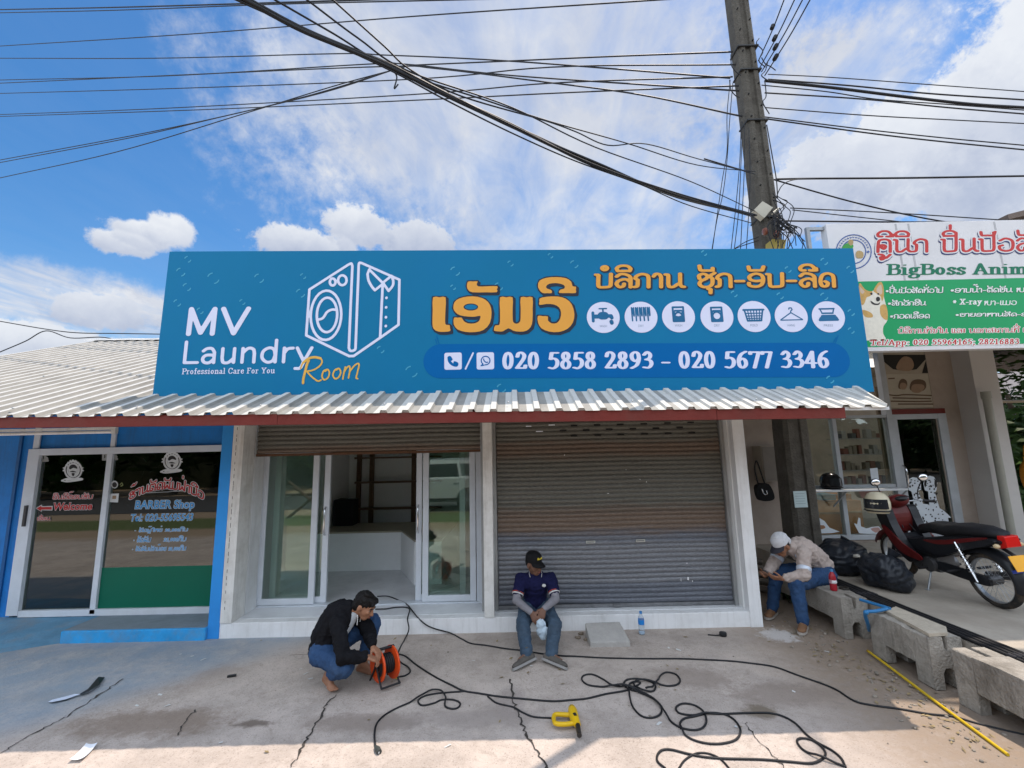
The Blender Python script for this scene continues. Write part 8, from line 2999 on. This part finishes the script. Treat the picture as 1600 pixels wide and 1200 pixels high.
def suv(root, paint, L=4.7, Wd=1.86):
    M = _W[root]
    body = [(-2.33, .42), (-2.36, .80), (-2.28, 1.04), (-1.30, 1.12), (1.35, 1.14), (2.25, 1.14), (2.33, 1.0), (2.34, .45), (1.98, .36), (-2.0, .36)]
    mb = MB()
    mb.prism(body, lambda x, z: (x, -Wd / 2, z), lambda x, z: (x, Wd / 2, z))
    mb.xf(M).build('body', paint, root, bevel=.06, seg=3)
    mb = MB()
    cab = [(-1.32, 1.121), (-.55, 1.66), (-.2, 1.76), (1.5, 1.78), (2.0, 1.68), (2.26, 1.141)]
    f0 = lambda s: (lambda x, z: (x, s * (Wd / 2 - .06 - (z - 1.12) * .22), z))
    mb.prism(cab, f0(-1), f0(1))
    cabo = mb.xf(M).build('cabin', paint, root, bevel=.04, seg=2)
    for s in (-1, 1):
        for poly in ([(-1.05, 1.2), (-.5, 1.58), (-.05, 1.64), (-.05, 1.2)], [(.03, 1.2), (.03, 1.64), (1.0, 1.66), (1.1, 1.2)], [(1.2, 1.22), (1.12, 1.65), (1.55, 1.64), (1.9, 1.5), (1.95, 1.24)]):
            mb = MB()
            g = lambda x, z, o: (x, s * (Wd / 2 - .06 - (z - 1.12) * .22 + o), z)
            mb.prism(poly, lambda x, z: g(x, z, -.01), lambda x, z: g(x, z, .006))
            mb.xf(M).build('window', VIS, cabo)
        for x in (-.2, 1.0):
            mb = MB().box(x - .1, x + .1, s * (Wd / 2 + .002) - .012, s * (Wd / 2 + .002) + .012, .96, 1.0)
            mb.xf(M).build('door_handle', CHROME, root)
        for x in (-1.45, 1.42):
            mb = MB()
            mb.lathe([(0, -.02), (.42, -.02), (.42, .0), (0, .004)], (x, s * (Wd / 2 + .001), .40), Matrix.Rotation(-s * math.pi / 2, 3, 'X'), 28)
            mb.xf(M).build('wheel_arch', BLACK, root)
            mb = MB()
            mb.lathe([(.22, -.11), (.34, -.11), (.37, -.08), (.37, .08), (.34, .11), (.22, .11)], (x, s * (Wd / 2 - .07), .37), Matrix.Rotation(-s * math.pi / 2, 3, 'X'), 28)
            w = mb.xf(M).build('wheel', TYRE, root)
            mb = MB()
            c = Vector((x, s * (Wd / 2 + .03), .37))
            for k in range(10):
                a = 2 * math.pi * k / 10
                mb.tube([c, c + Vector((.225 * math.cos(a), 0, .225 * math.sin(a)))], [.03, .016], 5)
            mb.xf(M).build('rim', STEEL, w)
    mb = MB()
    mb.box(-2.3, 2.3, -Wd / 2 - .012, Wd / 2 + .012, .34, .47)
    mb.xf(M).build('sill', BBLK, root, bevel=.03)
    for s in (-1, 1):
        mb = MB().box(2.26, 2.35, s * .62 - .14, s * .62 + .14, .88, 1.1)
        mb.xf(M).build('tail_light', mat('red_lens', (.55, .015, .012)), root, bevel=.02)
        mb = MB().box(-2.36, -2.26, s * .64 - .17, s * .64 + .17, .8, .95)
        mb.xf(M).build('headlight', mat('lamp_lens', (.6, .6, .62)), root, bevel=.02)
    mb = MB()
    for s in (-.7, .7):
        mb.tube([(-.1, s, 1.80), (1.6, s, 1.81)], .02, 6)
    mb.xf(M).build('roof_rail', STEEL, root)


car = thing('parked_car', 'white sport utility car across the street, mirrored in the right glass door', 'car', (-3.05, -4.95, 0), math.pi * 0)
suv(car, CARW)
car2 = thing('parked_car', 'grey car far down the street, mirrored small in the left glass door', 'car', (-26, -42, 0), rad(70))
suv(car2, mat('car_grey_paint', (.12, .13, .14), .25))
spots = ['farthest left of the row', 'second from the left of the row', 'third from the left of the row', 'far left of the white car', 'left of the white car', 'behind the white car nose', 'right behind the white car',
         'opposite the middle of the teal sign', 'opposite the right end of the teal sign', 'opposite the drain blocks', 'opposite the motorcycle', 'third from the right of the row', 'second from the right of the row', 'farthest right of the row']
rt_ = random.Random(5)
for i, lab in enumerate(spots):
    x = -31 + i * 4.9 + rt_.uniform(-.8, .8)
    tree('street_tree', 'broad dark street tree ' + lab, 'tree', x, -15.5 + rt_.uniform(-2.5, 1.5), 0, rt_.uniform(7, 9.5), rt_.uniform(3.4, 4.2), 1500, (LEAFD, LEAF)[i % 3 == 1], 'street trees across the road', 60 + i, ls=.5, trunk=.2, low=.06)
# timber trestle and white beam lying on the verge, mirrored in the left door
tr = thing('timber_trestle', 'crossed timber trestle on the verge, mirrored in the left glass door', 'trestle', (-6.8, -3.2, 0))
for a, b in (((-7.6, -3.3, 0), (-6.0, -3.2, 1.25)), ((-6.2, -3.4, 0), (-7.5, -3.1, 1.2))):
    MB().tube([a, b], .05, 6).build('leg', WOOD, tr)
MB().tube([(-7.8, -3.25, .75), (-5.8, -3.25, .8)], .045, 6).build('crossbar', WOOD, tr)
wbm = thing('white_beam', 'long white beam lying on the ground, mirrored low in the left glass door', 'beam', (-4.6, -.6, 0))
MB().obox((-4.7, -.7, .1), (2.0, .16, .16), Matrix.Rotation(rad(38), 3, 'Z')).build('beam_body', WHITE, wbm, bevel=.01)
MB().obox((-4.7, -.7, .03), (1.9, .12, .05), Matrix.Rotation(rad(38), 3, 'Z')).build('skid', WOOD, wbm)

bw = thing('added_backdrop_wall', 'long dark boundary wall behind the street trees', 'wall', (0, -19.5, 0))
MB().box(-60, 60, -19.7, -19.5, 0, 3.4).build('wall_face', mat('dark_backdrop', (.05, .06, .035), .95, var=.4, scale=1.5), bw)  # added backdrop; its dark colour closes the bright gap in the reflections
MB().box(-60, 60, -19.75, -19.45, 3.401, 3.5).build('coping', mat('dark_backdrop', (.05, .06, .035)), bw)
